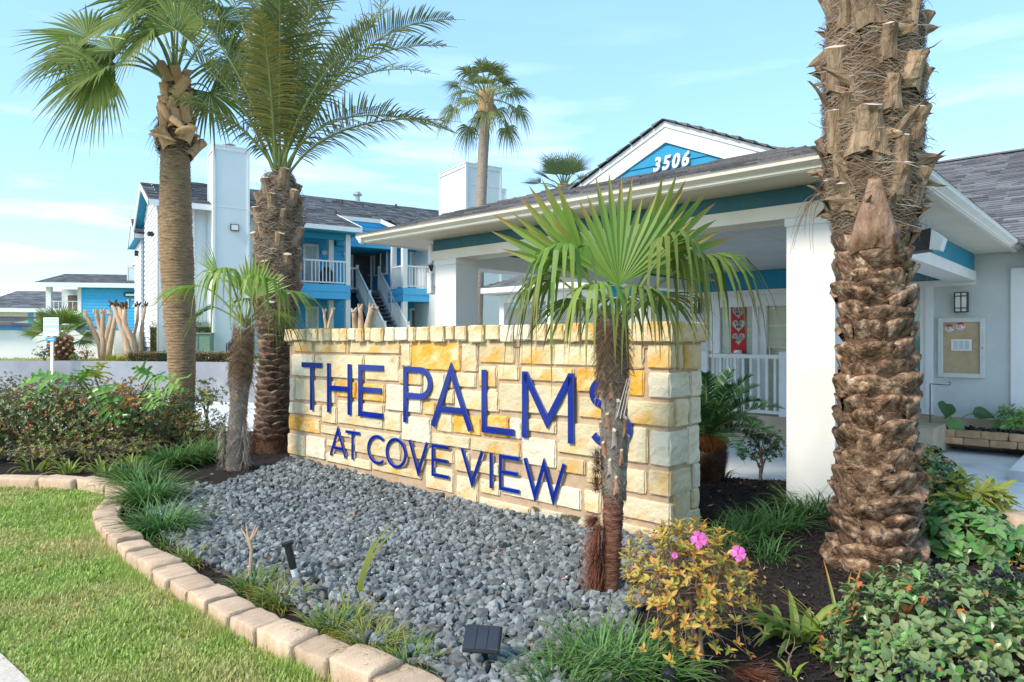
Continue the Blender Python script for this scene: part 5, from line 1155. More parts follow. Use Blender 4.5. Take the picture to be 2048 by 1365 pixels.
# bark chips over the mulch
mb = MB(); n = 0; rg = random.Random(13)
while n < 16000:
    x, y = rg.uniform(-6.5, 5.2), rg.uniform(2.0, 9.5)
    if n > 6000 and not (x > .6): continue
    if not inpoly(x, y, BED) or inpoly(x, y, GPOLY): continue
    a = rg.uniform(0, 6.28); l = rg.uniform(.008, .03); w = rg.uniform(.002, .007); z = hz_(x, y) + rg.uniform(.002, .014); tl = rg.uniform(-.012, .014)
    d = Vector((math.cos(a) * l, math.sin(a) * l, tl)); e = Vector((-math.sin(a) * w, math.cos(a) * w, rg.uniform(-.003, .003))); c = Vector((x, y, z))
    mb.add([c - d - e, c + d - e * .6, c + d + e * .6, c - d + e, c + Vector((0, 0, .004))], [(0, 1, 4), (1, 2, 4), (2, 3, 4), (3, 0, 4)]); n += 1
o = mb.build('bark_chips', CHIPS); o['kind'] = 'stuff'
mb = MB()
for _ in range(420):   # pale straw bits and fallen leaves
    x, y = rg.uniform(.9, 4.2), rg.uniform(2.2, 6.5)
    if not inpoly(x, y, BED) or inpoly(x, y, GPOLY): continue
    a = rg.uniform(0, 6.28); l = rg.uniform(.006, .02); w = rg.uniform(.001, .004); z = hz_(x, y) + .016; c = Vector((x, y, z)); d = Vector((math.cos(a) * l, math.sin(a) * l, .003)); e = Vector((-math.sin(a) * w, math.cos(a) * w, 0))
    mb.add([c - d - e, c + d - e, c + d + e, c - d + e], [(0, 1, 2, 3)])
o = mb.build('straw_bits', mat('pale_straw', (.42, .33, .22), (.52, .42, .30), island=.4, bump=0)); o['kind'] = 'stuff'

def blade(mb, base, az, l, w, lean, curl, tint_tip=.5, nseg=3, fold=.0, mi=0, tint0=0.0):
    """a grass-like strap: rises at angle lean from vertical and bends over by curl"""
    p = Vector(base); d = Vector((math.cos(az), math.sin(az), 0)); sd_ = Vector((-d.y, d.x, 0)); vs = []; ts = []
    for i in range(nseg + 1):
        u = i / nseg; ang = lean + curl * u; ww = w * (1 - u ** 2.2) * (.75 + .5 * min(1, u * 4) * .5) if i < nseg else w * .06
        if fold: vs += [p - sd_ * ww / 2, p - Vector((0, 0, fold * ww)), p + sd_ * ww / 2]
        else: vs += [p - sd_ * ww / 2, p + sd_ * ww / 2]
        ts += [tint0 + (tint_tip - tint0) * max(0, (u - .55) / .45)] * (3 if fold else 2)
        if i < nseg: p = p + (d * math.sin(ang) + Vector((0, 0, math.cos(ang)))) * (l / nseg)
    k = 3 if fold else 2; fs = []
    for i in range(nseg):
        for j in range(k - 1): fs.append((i * k + j, i * k + j + 1, (i + 1) * k + j + 1, (i + 1) * k + j))
    mb.add(vs, fs, mi, ts)
# lawn blades, denser near the camera
mb = MB(); rg = random.Random(14); n = 0
while n < 120000:
    y = 2.3 + 4.9 * rg.random() ** 1.5; x = rg.uniform(-.80 * y - .25, .1)
    if not inpoly(x, y, LAWN): continue
    nz0 = noise.noise(Vector((x * 1.4, y * 1.4, 5))); nz1 = noise.noise(Vector((x * 5, y * 5, 9)))
    if nz0 + nz1 * .5 < -.32 and rg.random() < .65: continue
    h_ = rg.uniform(.012, .034) * (1 + 1.3 * max(0, nz0 + .6 * nz1)) * (1.0 + .08 * y)
    a = rg.uniform(0, 6.28); ln = rg.uniform(.1, 1.1); w = rg.uniform(.0022, .0042) * (.8 + y * .13)
    b = Vector((x, y, lawn_h(x, y) - .002)); t_ = b + Vector((math.cos(a) * math.sin(ln), math.sin(a) * math.sin(ln), math.cos(ln))) * h_
    e = Vector((-math.sin(a), math.cos(a), 0)) * w; m1 = b.lerp(t_, .55) + Vector((0, 0, h_ * .12))
    mb.add([b - e, b + e, m1 + e * .8, m1 - e * .8, t_], [(0, 1, 2, 3), (3, 2, 4)], 0, [0, 0, .05, .05, .25]); n += 1
# taller tufts against the edging blocks
for _ in range(9000):
    s = rg.uniform(2.8, seg[-1] - .2); p, d = at_len(s); n_ = Vector((d.y, -d.x))
    if n_.dot(Vector((1, 1))) > 0: n_ = -n_
    if noise.noise(Vector((s * 1.8, 0, 0))) < -.05 and rg.random() < .8: continue
    q = p + n_ * (.03 + abs(rg.gauss(0, .05))); blade(mb, (q.x, q.y, lawn_h(q.x, q.y)), rg.uniform(0, 6.28), rg.uniform(.03, .085), .004, rg.uniform(0, .6), rg.uniform(.2, 1.1), .1, 2)
o = mb.build('lawn_grass', LF_GRASS); o['kind'] = 'stuff'
# turf on the terrace
mb = MB()
for _ in range(9000):
    x, y = rg.uniform(-17, -3), rg.uniform(18.9, 24)
    a = rg.uniform(0, 6.28); b = Vector((x, y, .86 + (.10 * min(1, max(0, y - 19.5) / 4)))); h_ = rg.uniform(.03, .09); e = Vector((math.cos(a), math.sin(a), 0)) * .01
    mb.add([b - e, b + e, b + Vector((rg.uniform(-.03, .03), rg.uniform(-.03, .03), h_))], [(0, 1, 2)])
o = mb.build('terrace_grass', leafmat('terrace_grass', (.30, .36, .05), (.40, .40, .10), (.4, .4, .1))); o['kind'] = 'stuff'

# ------------------------------------------------------------------ leaf builders
def ortho(d, up=Vector((0, 0, 1))):
    s_ = d.cross(up)
    if s_.length < 1e-3: s_ = Vector((1, 0, 0))
    s_.normalize(); return s_, s_.cross(d).normalized()
def fan(mb, Hp, D, N, rad, nseg=38, span=150, split=.5, droop=.25, rnd=random, tip=.9, wmul=1.0, ragged=.12, mi=0, bendtip=0, cup=.25):
    """palmate leaf: ribbed segments joined near the middle. Hp hastula, D leaf direction, N upper side normal"""
    D = D.normalized(); S = D.cross(N).normalized(); N = S.cross(D).normalized()
    da = R(span) * 2 / nseg
    for i in range(nseg):
        a = -R(span) + da * (i + .5) + rnd.uniform(-.15, .15) * da
        dr = D * math.cos(a) + S * math.sin(a) + N * cup * (abs(math.sin(a * .5)))
        dr.normalize(); sd_ = (S * math.cos(a) - D * math.sin(a))
        L_ = rad * (.80 + .20 * math.cos(a * .8)) * (1 + rnd.uniform(-ragged, ragged)); dp = droop * rnd.uniform(.6, 1.4)
        vs, ts = [], []; K = 6; fl = 1 if i % 2 else -1; tt = tip * rnd.uniform(.3, 1.2); kink = rnd.uniform(.5, .8)
        for k in range(K + 1):
            u = k / K; s_ = L_ * u
            w = 2 * s_ * math.tan(da / 2) * 1.04
            wmax = 2 * rad * split * math.tan(da / 2) * wmul
            w = min(w, wmax) if u < split else wmax * (1 - ((u - split) / (1 - split)) ** 1.4) * .96
            w = max(w, .0015)
            bend = dp * max(0, u - split * .55) ** 2 * L_ * 1.8 + bendtip * max(0, u - kink) * L_
            p = Hp + dr * s_ * (1 - .18 * bend / max(L_, .01)) - Vector((0, 0, 1)) * bend
            vs += [p - sd_ * w / 2 + N * (.0), p + N * .22 * w, p + sd_ * w / 2]
            tv = max(0, (u - .72) / .28) * tt; ts += [tv] * 3
        fs = []
        for k in range(K):
            for j in (0, 1): fs.append((k * 3 + j, k * 3 + j + 1, k * 3 + j + 4, k * 3 + j + 3))
        mb.add(vs, fs, mi, ts)
def bez(a, c, b, n=8): return [a.lerp(c, t / n).lerp(c.lerp(b, t / n), t / n) for t in range(n + 1)]
def fan_frond(parent, base, ctrl, Hp, D, N, rad, mats_, pr=.012, petmat=None, **k):
    mb = MB(); mb.tube(bez(base, ctrl, Hp, 7), [pr * 1.5 - pr * .7 * i / 7 for i in range(8)], 5, 1, t=0.0, fl=.7)
    fan(mb, Hp, D, N, rad, **k); return mb.build('frond', [mats_, petmat or LF_PET], parent)
def feather(parent, base, ctrl, tip_, n=62, ll=.42, mats_=None, pet=.16, vee=.55, rnd=random, droop=.3, wid=.019, name='frond', tipc=.7, bare=.0, mb=None, mi=0, up=None, rt=.014):
    """pinnate frond along a curve"""
    own = mb is None
    if own: mb = MB()
    N_ = 26; pts = bez(base, ctrl, tip_, N_)
    mb.tube(pts[::2], [rt * (1.5 - 1.25 * i / (N_ / 2)) for i in range(N_ // 2 + 1)], 5, 1 if own else mi, fl=.8)
    for i in range(n):
        u = pet + (1 - pet) * (i + .5) / n; f = u * N_; k = min(N_ - 1, int(f)); p = pts[k].lerp(pts[k + 1], f - k); d = (pts[k + 1] - pts[k]).normalized(); S, U = ortho(d, up or Vector((0, 0, 1)))
        v = (u - pet) / (1 - pet); prof = math.sin(math.pi * min(1, .12 + v * .93)) ** .6
        for sg in (-1, 1):
            if rnd.random() < bare: continue
            L_ = ll * prof * rnd.uniform(.82, 1.12); fw_ = .30 + .75 * v; ve = vee + rnd.uniform(-.42, .42)
            dr = (S * sg * math.cos(ve) + U * math.sin(ve)).normalized() * math.cos(fw_ * .75) + d * math.sin(fw_ * .75); dr.normalize()
            sd_ = dr.cross(U); sd_ = sd_.normalized() if sd_.length > .01 else d; vs, ts = [], []; K = 4
            sd_ = (sd_ + U * rnd.uniform(-.5, .5)).normalized(); tt = tipc * rnd.uniform(0, 1.2)
            for q_ in range(K + 1):
                w_ = q_ / K; w = wid * (.55, 1, .95, .7, .05)[q_]; pp = p + dr * L_ * w_ - Vector((0, 0, 1)) * droop * L_ * w_ * w_
                vs += [pp - sd_ * w / 2, pp + sd_ * w / 2]; ts += [max(0, w_ - .6) / .4 * tt] * 2
            mb.add(vs, [(j * 2, j * 2 + 1, j * 2 + 3, j * 2 + 2) for j in range(K)], mi, ts)
    if own: return mb.build(name, [mats_ or LF_DATE, LF_PET], parent)

# trunk surface: displaced tube
def trunk(parent, axis, radf, m, name='trunk', n=28, step=.03, rough=.04, ring=0, ringf=40, seed=0, freq=6):
    """axis(z)->(x,y); radf(z)->radius"""
    z0, z1, ax_ = axis; k = int((z1 - z0) / step); vs = []; 
    for i in range(k + 1):
        z = z0 + (z1 - z0) * i / k; c = ax_(z); r0 = radf(z)
        for j in range(n):
            a = 2 * math.pi * j / n; q_ = Vector((math.cos(a) * 1.3, math.sin(a) * 1.3, z * freq + seed))
            r = r0 * (1 + rough * noise.noise(q_ * 1.5) + rough * .6 * noise.noise(q_ * 5))
            if ring: r += ring * (((z * ringf + .5 * noise.noise(q_ * .6)) % 1) - .5)
            vs.append((c[0] + math.cos(a) * r, c[1] + math.sin(a) * r, z))
    mb = MB(); mb.add(vs, [(i * n + j, i * n + (j + 1) % n, (i + 1) * n + (j + 1) % n, (i + 1) * n + j) for i in range(k) for j in range(n)] + [tuple(range(k * n, k * n + n))]); return mb.build(name, m, parent, smooth=True)
def boot_mesh(seed, m, w=.34, h=.20, pr=.085, name='leaf_base'):
    """old cut leaf base: a lip that bulges out of the trunk, narrow below, with a hollowed upper face"""
    rn = random.Random(seed); nu, nv = 12, 9; V = []; off = Vector((seed * 3.1, 0, 0)); sk = rn.uniform(-.25, .25); pr *= rn.uniform(.8, 1.2); lipn = rn.uniform(.62, .8)
    for j in range(nv + 1):
        v = j / nv
        for i in range(nu + 1):
            u = -1 + 2 * i / nu; e = max(0, 1 - abs(u) ** 2.4)
            if v < lipn: q_ = v / lipn; out = pr * (q_ ** .75) * e ** .55; z = h * (-.55 + 1.0 * q_ - .10 * (1 - e)) 
            else: q_ = (v - lipn) / (1 - lipn); out = pr * e ** .5 * (1 - q_ * 1.25) - .012 * math.sin(q_ * math.pi); z = h * (.45 - .06 * q_ - .25 * (1 - e) + .10 * math.sin(q_ * 3.1))
            wd_ = w * .5 * (.62 + .38 * min(1, v / lipn)) * u
            p = Vector((wd_ + sk * z, -out, z - .22 * h * abs(u) ** 1.6 * (1 if v > .3 else .4)))
            nn = noise.noise(p * 16 + off); n2 = noise.noise(p * 45 + off); n3 = abs(noise.noise(Vector((p.x * 40, p.z * 8, seed)))) 
            p += Vector((nn * .014, -(nn * .016 + n2 * .007) + n3 * .014 * e, nn * .018 + n2 * .005)); V.append(p)
    mb = MB(); mb.add(V, [(j * (nu + 1) + i, j * (nu + 1) + i + 1, (j + 1) * (nu + 1) + i + 1, (j + 1) * (nu + 1) + i) for j in range(nv) for i in range(nu)])
    return mb.mesh(name, m, smooth=True)
def stub_mesh(seed, m, w=.11, l=.26, name='cut_petiole', flare=1.6, curl_=.045, thk=1.0):
    """sawn petiole stub: wide wrapping base, tapering up, faceted, pale sawn top"""
    rn = random.Random(seed); prof = [(-.5, -.012), (-.25, -.042), (.05, -.05), (.33, -.038), (.5, -.012), (.34, .03), (-.34, .03)]
    V = []; K = 5; n = len(prof)
    for j in range(K + 1):
        t_ = j / K; ww = w * (flare + (1 - flare) * min(1, t_ * 1.6)) * (1 - .12 * t_); th = (1 + .3 * t_) * thk
        lean = curl_ * t_ * t_ + .004
        for (a, b) in prof:
            z = l * t_ + (.02 * (b * 8 + rn.uniform(-.3, .3)) if j == K else 0)
            p = Vector((a * ww, b * th - lean, z - (.03 * abs(a) * 2 if j < 2 else 0))); p += Vector((1, 1, .5)) * noise.noise(p * 20 + Vector((seed, 0, 0))) * .006; V.append(p)
    mb = MB(); mb.add(V, [(j * n + i, j * n + (i + 1) % n, (j + 1) * n + (i + 1) % n, (j + 1) * n + i) for j in range(K) for i in range(n)])
    c = sum((Vector(v) for v in V[K * n:]), Vector()) / n + Vector((0, 0, .012)); b = len(mb.v); mb.v.append(tuple(c)); mb.t.append(0)
    for i in range(n): mb.f.append((K * n + i, K * n + (i + 1) % n, b)); mb.m.append(1)
    return mb.mesh(name, [m, STUBC])
def fibre(parent, ax_, radf, z0, z1, n, m, rn, l=(.06, .22), w=.0022, wrap=.8, out=.012, name='fibre', slope_=.35, loose=.12):
    mb = MB()
    for _ in range(n):
        z = rn.uniform(z0, z1); a = rn.uniform(0, 2 * math.pi); L_ = rn.uniform(*l); sl_ = rn.choice([-1, 1]) * abs(rn.gauss(slope_, .25)); wr = wrap * rn.choice([-1, 1]); K = 4; vs = []
        lo = rn.random() < loose; o1 = rn.uniform(.002, out); ww = w * rn.uniform(.6, 1.8)
        for k in range(K + 1):
            u = k / K; zz = z + L_ * u * sl_ + (noise.noise(Vector((z * 9, a, u * 2))) * .02); aa = a + wr * L_ * u / max(.05, radf(z)) ; r = radf(min(max(zz, z0 - .3), z1 + .3)) + o1 + out * .8 * math.sin(u * 3.1) + (u * u * L_ * .45 if lo else 0)
            c = ax_(zz); p = Vector((c[0] + math.cos(aa) * r, c[1] + math.sin(aa) * r, zz)); vs += [p - Vector((0, 0, ww)), p + Vector((math.cos(aa) * ww * .6, math.sin(aa) * ww * .6, ww))]
        mb.add(vs, [(k * 2, k * 2 + 1, k * 2 + 3, k * 2 + 2) for k in range(K)])
    o = mb.build(name, m, parent); o['kind'] = 'stuff'; return o

# ------------------------------------------------------------------ the big date palm trunk at the right (P5)
rn = random.Random(21)
p5 = thing('date_palm', 'huge rough date palm trunk with old leaf bases rising out of the frame', 'palm tree', (2.38, 4.48, 0))
def ax5(z): return (.02 * math.sin(z * 1.3) - .01 * z + .06 * max(0, z - 2) * .5, 0)
def r5(z):
    if z < .3: return .208 + .12 * (.3 - z)
    if z < 2.15: return .192 + .010 * math.sin(z * 3) + .012 * max(0, 1 - z)
    if z < 2.5: return .192 + .078 * (z - 2.15) / .35
    if z < 3.2: return .270 + .01 * math.sin(z * 4)
    return .270 - .05 * min(1, (z - 3.2) / .8)
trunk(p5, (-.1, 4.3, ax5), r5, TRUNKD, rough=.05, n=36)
BTS = [boot_mesh(s_, BOOT, w=.30, h=.145, pr=.09) for s_ in range(9)]
STB = [stub_mesh(s_, STUB, w=.078 + .018 * (s_ % 3), l=.15 + .025 * (s_ % 4), curl_=.02 + .012 * (s_ % 3)) for s_ in range(7)]
def ring_rot(a, tilt=0): return Matrix.Rotation(a + math.pi / 2, 3, 'Z') @ Matrix.Rotation(tilt, 3, 'X')
ga = R(137.5); z = .02; k = 0; row = 0; nrow = 6
while z < 2.2:
    a = (k % nrow) * 2 * math.pi / nrow + row * math.pi / nrow + row * .11 + rn.uniform(-.2, .2); r = r5(z) - .02; c = ax5(z)
    link('leaf_base', BTS[k % 9], p5, (c[0] + math.cos(a) * r, c[1] + math.sin(a) * r, z + rn.uniform(-.035, .035)), ring_rot(a, rn.uniform(-.15, .10)) @ Matrix.Rotation(rn.uniform(-.22, .22), 3, 'Y'), (rn.uniform(.75, 1.3) * (1.12 if z < .5 else 1.0), rn.uniform(.85, 1.2), rn.uniform(.85, 1.15)))
    k += 1
    if k % nrow == 0: row += 1; z += .118
# tall glossy base facing the viewer, then sawn stubs in fibre
def put_stub(a, z, me, s_=(1, 1, 1), tilt=.0, inn=.02, par=p5, ax_=ax5, rf=r5, name='cut_petiole', yaw=0):
    r = rf(z) - inn; c = ax_(z); return link(name, me, par, (c[0] + math.cos(a) * r, c[1] + math.sin(a) * r, z), ring_rot(a, tilt) @ Matrix.Rotation(yaw, 3, 'Y'), s_)
def big_base(seed, m):
    V = []; n = 20; K = 16; rn = random.Random(seed)
    for j in range(K + 1):
        t_ = j / K; w = .135 * (1 - t_) ** 1.1 * (.72 + .28 * math.sin(min(1, t_ * 5) * 1.57)) + .036; th = .075 * (1 - .55 * t_) * (.5 + .5 * math.sin(min(1, t_ * 4) * 1.57)); 
        for i in range(n + 1):
            a = math.pi * i / n; x = -math.cos(a) * w; y = -math.sin(a) ** .7 * th; p = Vector((x, y, .40 * t_ - .03 * (x / .12) ** 2 * (1 - t_)))
            p += Vector((.3, 1, .4)) * (noise.noise(p * 9 + Vector((seed, 0, 0))) * .012 + noise.noise(p * 34) * .004); V.append(p)
    mb = MB(); mb.add(V, [(j * (n + 1) + i, j * (n + 1) + i + 1, (j + 1) * (n + 1) + i + 1, (j + 1) * (n + 1) + i) for j in range(K) for i in range(n)])
    b = len(mb.v); mb.v.append(tuple(Vector((0, 0, .385)))); mb.t.append(0)
    for i in range(n): mb.f.append((K * (n + 1) + i, K * (n + 1) + i + 1, b)); mb.m.append(1)
    return mb.mesh('leaf_base', [m, STUBC], smooth=True)
STBIG = big_base(91, mat('glossy_brown_base', (.20, .10, .055), (.36, .23, .15), (.50, .38, .28), scale=7, rough=.4, bump=.8, bscale=18, bdist=.02, spec=.4, stretch=(2, 2, .8), dirt=((.05, .022, .012), 6, .57)))
CAMA = math.atan2(-4.48, -2.38)
put_stub(CAMA + .03, 2.08, STBIG, (1.0, 1.15, 1.05), tilt=.16, inn=-.03, name='leaf_base')
for (da, z, s_) in ((-.62, 2.34, 1.0), (.55, 2.40, .95), (-.12, 2.68, 1.25), (.62, 2.50, .9), (-.55, 2.88, .8), (.42, 2.92, 1.0), (-.95, 2.72, 1.1), (.98, 2.70, 1.1), (-.85, 3.12, 1.2), (.30, 3.24, 1.0), (-.35, 3.02, .7), (-.1, 3.46, 1.1), (.75, 3.05, 1.2), (.9, 3.4, .9), (-.7, 3.5, .9), (1.15, 2.35, 1.0), (-1.2, 2.38, .9)):
    put_stub(CAMA + da, z, STB[rn.randrange(7)], (1.2 * s_ * rn.uniform(.85, 1.1), 1.3 * s_, 1.2 * s_ * rn.uniform(.8, 1.1)), tilt=rn.uniform(-.02, .16), yaw=rn.uniform(-.25, .25))
k = 0; z = 2.25
while z < 4.25:
    a = k * ga; da = (a - CAMA + math.pi) % (2 * math.pi) - math.pi
    if abs(da) > 1.25 or z > 3.65: put_stub(a, z, STB[k % 7], (1, 1, 1), tilt=rn.uniform(0, .2), yaw=rn.uniform(-.2, .2))
    k += 1; z += .045
SHR = []
for s_ in range(5):      # torn papery sheath flaps
    mb = MB(); vs = []; r_ = random.Random(s_ + 60); L_ = .22; 
    for i in range(6):
        u = i / 5; w = .055 * (1 - u) ** .6 + .004; cu = .05 * u * u
        vs += [Vector((-w + .06 * u, -.02 - cu, L_ * u)), Vector((0.06 * u, -.035 - cu, L_ * u + .01)), Vector((w + .06 * u, -.02 - cu, L_ * u))]
    mb.add(vs, [(i * 3 + j, i * 3 + j + 1, i * 3 + j + 4, i * 3 + j + 3) for i in range(5) for j in (0, 1)]); SHR.append(mb.mesh('sheath_flap', STUB))
for _ in range(85):
    put_stub(rn.uniform(0, 6.28), rn.uniform(2.25, 4.1), SHR[rn.randrange(5)], (rn.uniform(.4, 1.1), rn.uniform(.8, 1.3), rn.uniform(.4, 1.0)), tilt=rn.uniform(-.1, .4), yaw=rn.uniform(-1.9, 1.9), inn=-.005, name='sheath_flap')
fibre(p5, ax5, r5, 2.2, 4.2, 8000, FIBRE, rn, l=(.06, .24), w=.0013, out=.028, loose=.05)
mb = MB()
for _ in range(60):   # stiff dark splinters sticking out of the fibre
    a, z = rn.uniform(0, 6.28), rn.uniform(2.25, 4.0); r = r5(z); c = ax5(z); b = Vector((c[0] + math.cos(a) * r, c[1] + math.sin(a) * r, z)); d = Vector((math.cos(a), math.sin(a), rn.uniform(-.3, 1.6))).normalized() * rn.uniform(.05, .13); mb.tube([b, b + d * .6, b + d + Vector((0, 0, rn.uniform(-.02, .03)))], [.007, .005, .001], 4)
o = mb.build('splinters', BOOTD, p5); o['kind'] = 'stuff'
fibre(p5, ax5, r5, 2.2, 4.2, 2600, FIBG, rn, l=(.06, .24), w=.0013, out=.032, loose=.06)
fibre(p5, ax5, r5, .0, 2.2, 500, FIBRE, rn, l=(.04, .14), w=.0013, out=.02, loose=.02)
# dangling strands at the left of the crown fibre
mb = MB()
for i in range(10):
    b = P(1645 - rn.uniform(0, 12), 392 + rn.uniform(-6, 12), 4.35) - Vector((2.38, 4.48, 0)); t_ = P(1600 + rn.uniform(-22, 45), 450 + rn.uniform(-5, 60), 4.2) - Vector((2.38, 4.48, 0)); c = b.lerp(t_, .3) + Vector((-.06, 0, .05)); pts = bez(b, c, t_, 6); mb.tube(pts, [.003, .003, .0025, .002, .002, .0015, .001], 4)
mb.build('hanging_strands', STUB, p5)
# crown above the picture, seen only from elsewhere
for i in range(14):
    a = i * ga; e = rn.uniform(.5, 1.25); b = Vector((ax5(4.3)[0], 0, 4.25)); t_ = b + Vector((math.cos(a) * 2.3 * math.cos(e), math.sin(a) * 2.3 * math.cos(e), 1.2 + 1.6 * math.sin(e))); c = b + Vector((math.cos(a) * .5, math.sin(a) * .5, 1.9)); feather(p5, b, c, t_, n=40, ll=.4, rnd=rn)

# ------------------------------------------------------------------ middle date palm (P2)
rn = random.Random(22); Y2 = 9.15; c2 = P(545, 915, Y2); 
p2 = thing('date_palm', 'date palm with full arching crown just beyond the far end of the sign wall', 'palm tree', (c2.x, Y2, 0)); 
def ax2(z): return ((.095 * z / 3.6) if z < 3.6 else .095, 0)
def r2(z):
    if z < 1.75: return .195 + .012 * math.sin(z * 4) + .06 * max(0, .3 - z)
    if z < 2.2: return .195 + .055 * (z - 1.75) / .45
    if z < 3.2: return .25
    return .25 - .11 * min(1, (z - 3.2) / .5)
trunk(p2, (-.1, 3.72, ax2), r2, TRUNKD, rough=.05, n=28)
BTD = [boot_mesh(s_ + 30, BOOTD, w=.25, h=.10, pr=.075) for s_ in range(6)]
k = 0; z = .22; row = 0
while z < 1.80:
    a = (k % 6) * math.pi / 3 + row * math.pi / 6 + row * .1 + rn.uniform(-.1, .1); r = r2(z) - .02; c = ax2(z)
    link('leaf_base', BTD[k % 6], p2, (c[0] + math.cos(a) * r, c[1] + math.sin(a) * r, z), ring_rot(a, rn.uniform(-.1, .1)), (rn.uniform(.9, 1.15), 1, rn.uniform(.85, 1.1))); k += 1
    if k % 6 == 0: row += 1; z += .082
k = 0; z = 1.72
while z < 3.55:
    a = k * ga + rn.uniform(-.2, .2); put_stub(a, z, STB[k % 7], (1.35, 1.15, rn.uniform(1.0, 1.5)), tilt=rn.uniform(-.02, .2), par=p2, ax_=ax2, rf=r2, yaw=rn.uniform(-.25, .25)); z += .040; k += 1
fibre(p2, ax2, r2, 1.7, 3.7, 5200, FIBRE, rn, l=(.06, .22), w=.0022, out=.035, loose=.08)
fibre(p2, ax2, r2, 1.7, 3.7, 2200, FIBG, rn, l=(.06, .22), w=.0022, out=.04, loose=.08)
fibre(p2, ax2, r2, .0, .35, 900, FIBR, rn, l=(.05, .2), w=.0025, wrap=.2, out=.03, slope_=1)
O2 = Vector((c2.x, Y2, 0)); CR = P(560, 345, Y2) - O2
def p2f(cx_, cy_, cY, tx, ty, tY, m=None, n=92, ll=.52, **k):
    b = CR + Vector((rn.uniform(-.07, .07) + (cx_ - 560) * .0004, rn.uniform(-.05, .05), rn.uniform(-.12, .05)))
    feather(p2, b, P(cx_, cy_, cY) - O2, P(tx, ty, tY) - O2, n=n, ll=ll, mats_=m, rnd=rn, **k)
for a in [(650, 60, 9.0, 915, 95, 9.2), (690, 20, 8.6, 930, 40, 8.2), (640, 160, 8.6, 935, 275, 8.3), (700, 60, 9.6, 860, -90, 10.0), (640, 0, 9.3, 760, -160, 9.0), (600, -30, 8.9, 690, -230, 8.6),
          (575, 0, 9.6, 600, -230, 10.1), (540, 0, 8.8, 490, -200, 8.3), (500, 20, 9.4, 390, -150, 9.8), (470, 60, 8.8, 290, -60, 8.4), (450, 90, 9.3, 280, 20, 9.5),
          (620, 100, 10.2, 800, 10, 11.6), (500, 100, 10.2, 360, -40, 11.6), (590, 60, 10.2, 640, -100, 12), (540, 100, 10, 500, -60, 12),
          (560, 60, 8.4, 560, -60, 7.4), (610, 40, 8.5, 650, -120, 7.4), (650, 90, 10, 880, 150, 11.2), (480, 60, 10, 420, 90, 11.3)]:
    p2f(*a)
p2f(470, 200, 8.8, 335, 195, 8.6, LF_DATE, n=90, ll=.42, vee=.1)
p2f(655, 210, 8.9, 925, 245, 8.6, LF_DATEY, n=96, ll=.44, vee=.15, tipc=1.0)
p2f(545, 150, 8.3, 520, 15, 7.6, LF_DATEY, n=90, ll=.40, vee=.2)
p2f(530, 100, 8.5, 555, -20, 7.9, LF_DATE, n=90, ll=.42, vee=.3)
p2f(600, 150, 8.4, 770, 30, 7.9, LF_DATE, n=66, ll=.42)
p2f(470, 140, 8.7, 330, 90, 8.3, LF_DATE, n=66, ll=.42)

# ------------------------------------------------------------------ tall fan palm at left (P1)
rn = random.Random(23); Y1 = 10.5; O1 = Vector((P(365, 0, Y1).x, Y1, 0)); O1b = O1
p1 = thing('fan_palm', 'tall smooth brown trunked fan palm with spreading fan leaves at the left', 'palm tree', O1)
def ax1(z): return (-.115 * min(z, 4.5) / 4.5 + .02 * math.sin(z * 1.5), 0)
def r1(z): 
    if z < .3: return .165 + .10 * (.3 - z)
    if z < 2: return .165 + .065 * (z - .3) / 1.7
    if z < 3.2: return .235 + .006 * math.sin(z * 5)
    return .235 - .03 * (z - 3.2) / 1.2
trunk(p1, (-.1, 4.45, ax1), r1, BARKG, rough=.03, n=32, step=.0125, ring=.012, ringf=22)
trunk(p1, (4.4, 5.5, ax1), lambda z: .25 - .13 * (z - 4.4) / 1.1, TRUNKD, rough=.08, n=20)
STO = [stub_mesh(s_ + 50, ORANGS, w=.13, l=.30, flare=1.3, curl_=.03, thk=.8) for s_ in range(4)]
def r1c(z): return .25 - .12 * (z - 4.4) / 1.1 if z > 4.4 else .225
k = 0; z = 4.34
while z < 5.5:
    a = k * ga; r = r1c(z) - .01; c = ax1(z); put_stub(a, z, STO[k % 4], (1.35, 1.5, rn.uniform(.7, 1.15)), tilt=rn.uniform(.0, .35) if z < 4.6 else rn.uniform(-.2, .0), par=p1, ax_=ax1, rf=r1c, yaw=rn.uniform(-.7, .7)); z += .038; k += 1
fibre(p1, ax1, r1c, 4.3, 5.5, 700, FIBRE, rn, l=(.05, .2), w=.003, out=.03, loose=.15)
fibre(p1, ax1, r1, 1.6, 4.35, 500, FIBRE, rn, l=(.04, .14), w=.002, out=.008, slope_=.1, loose=.02)
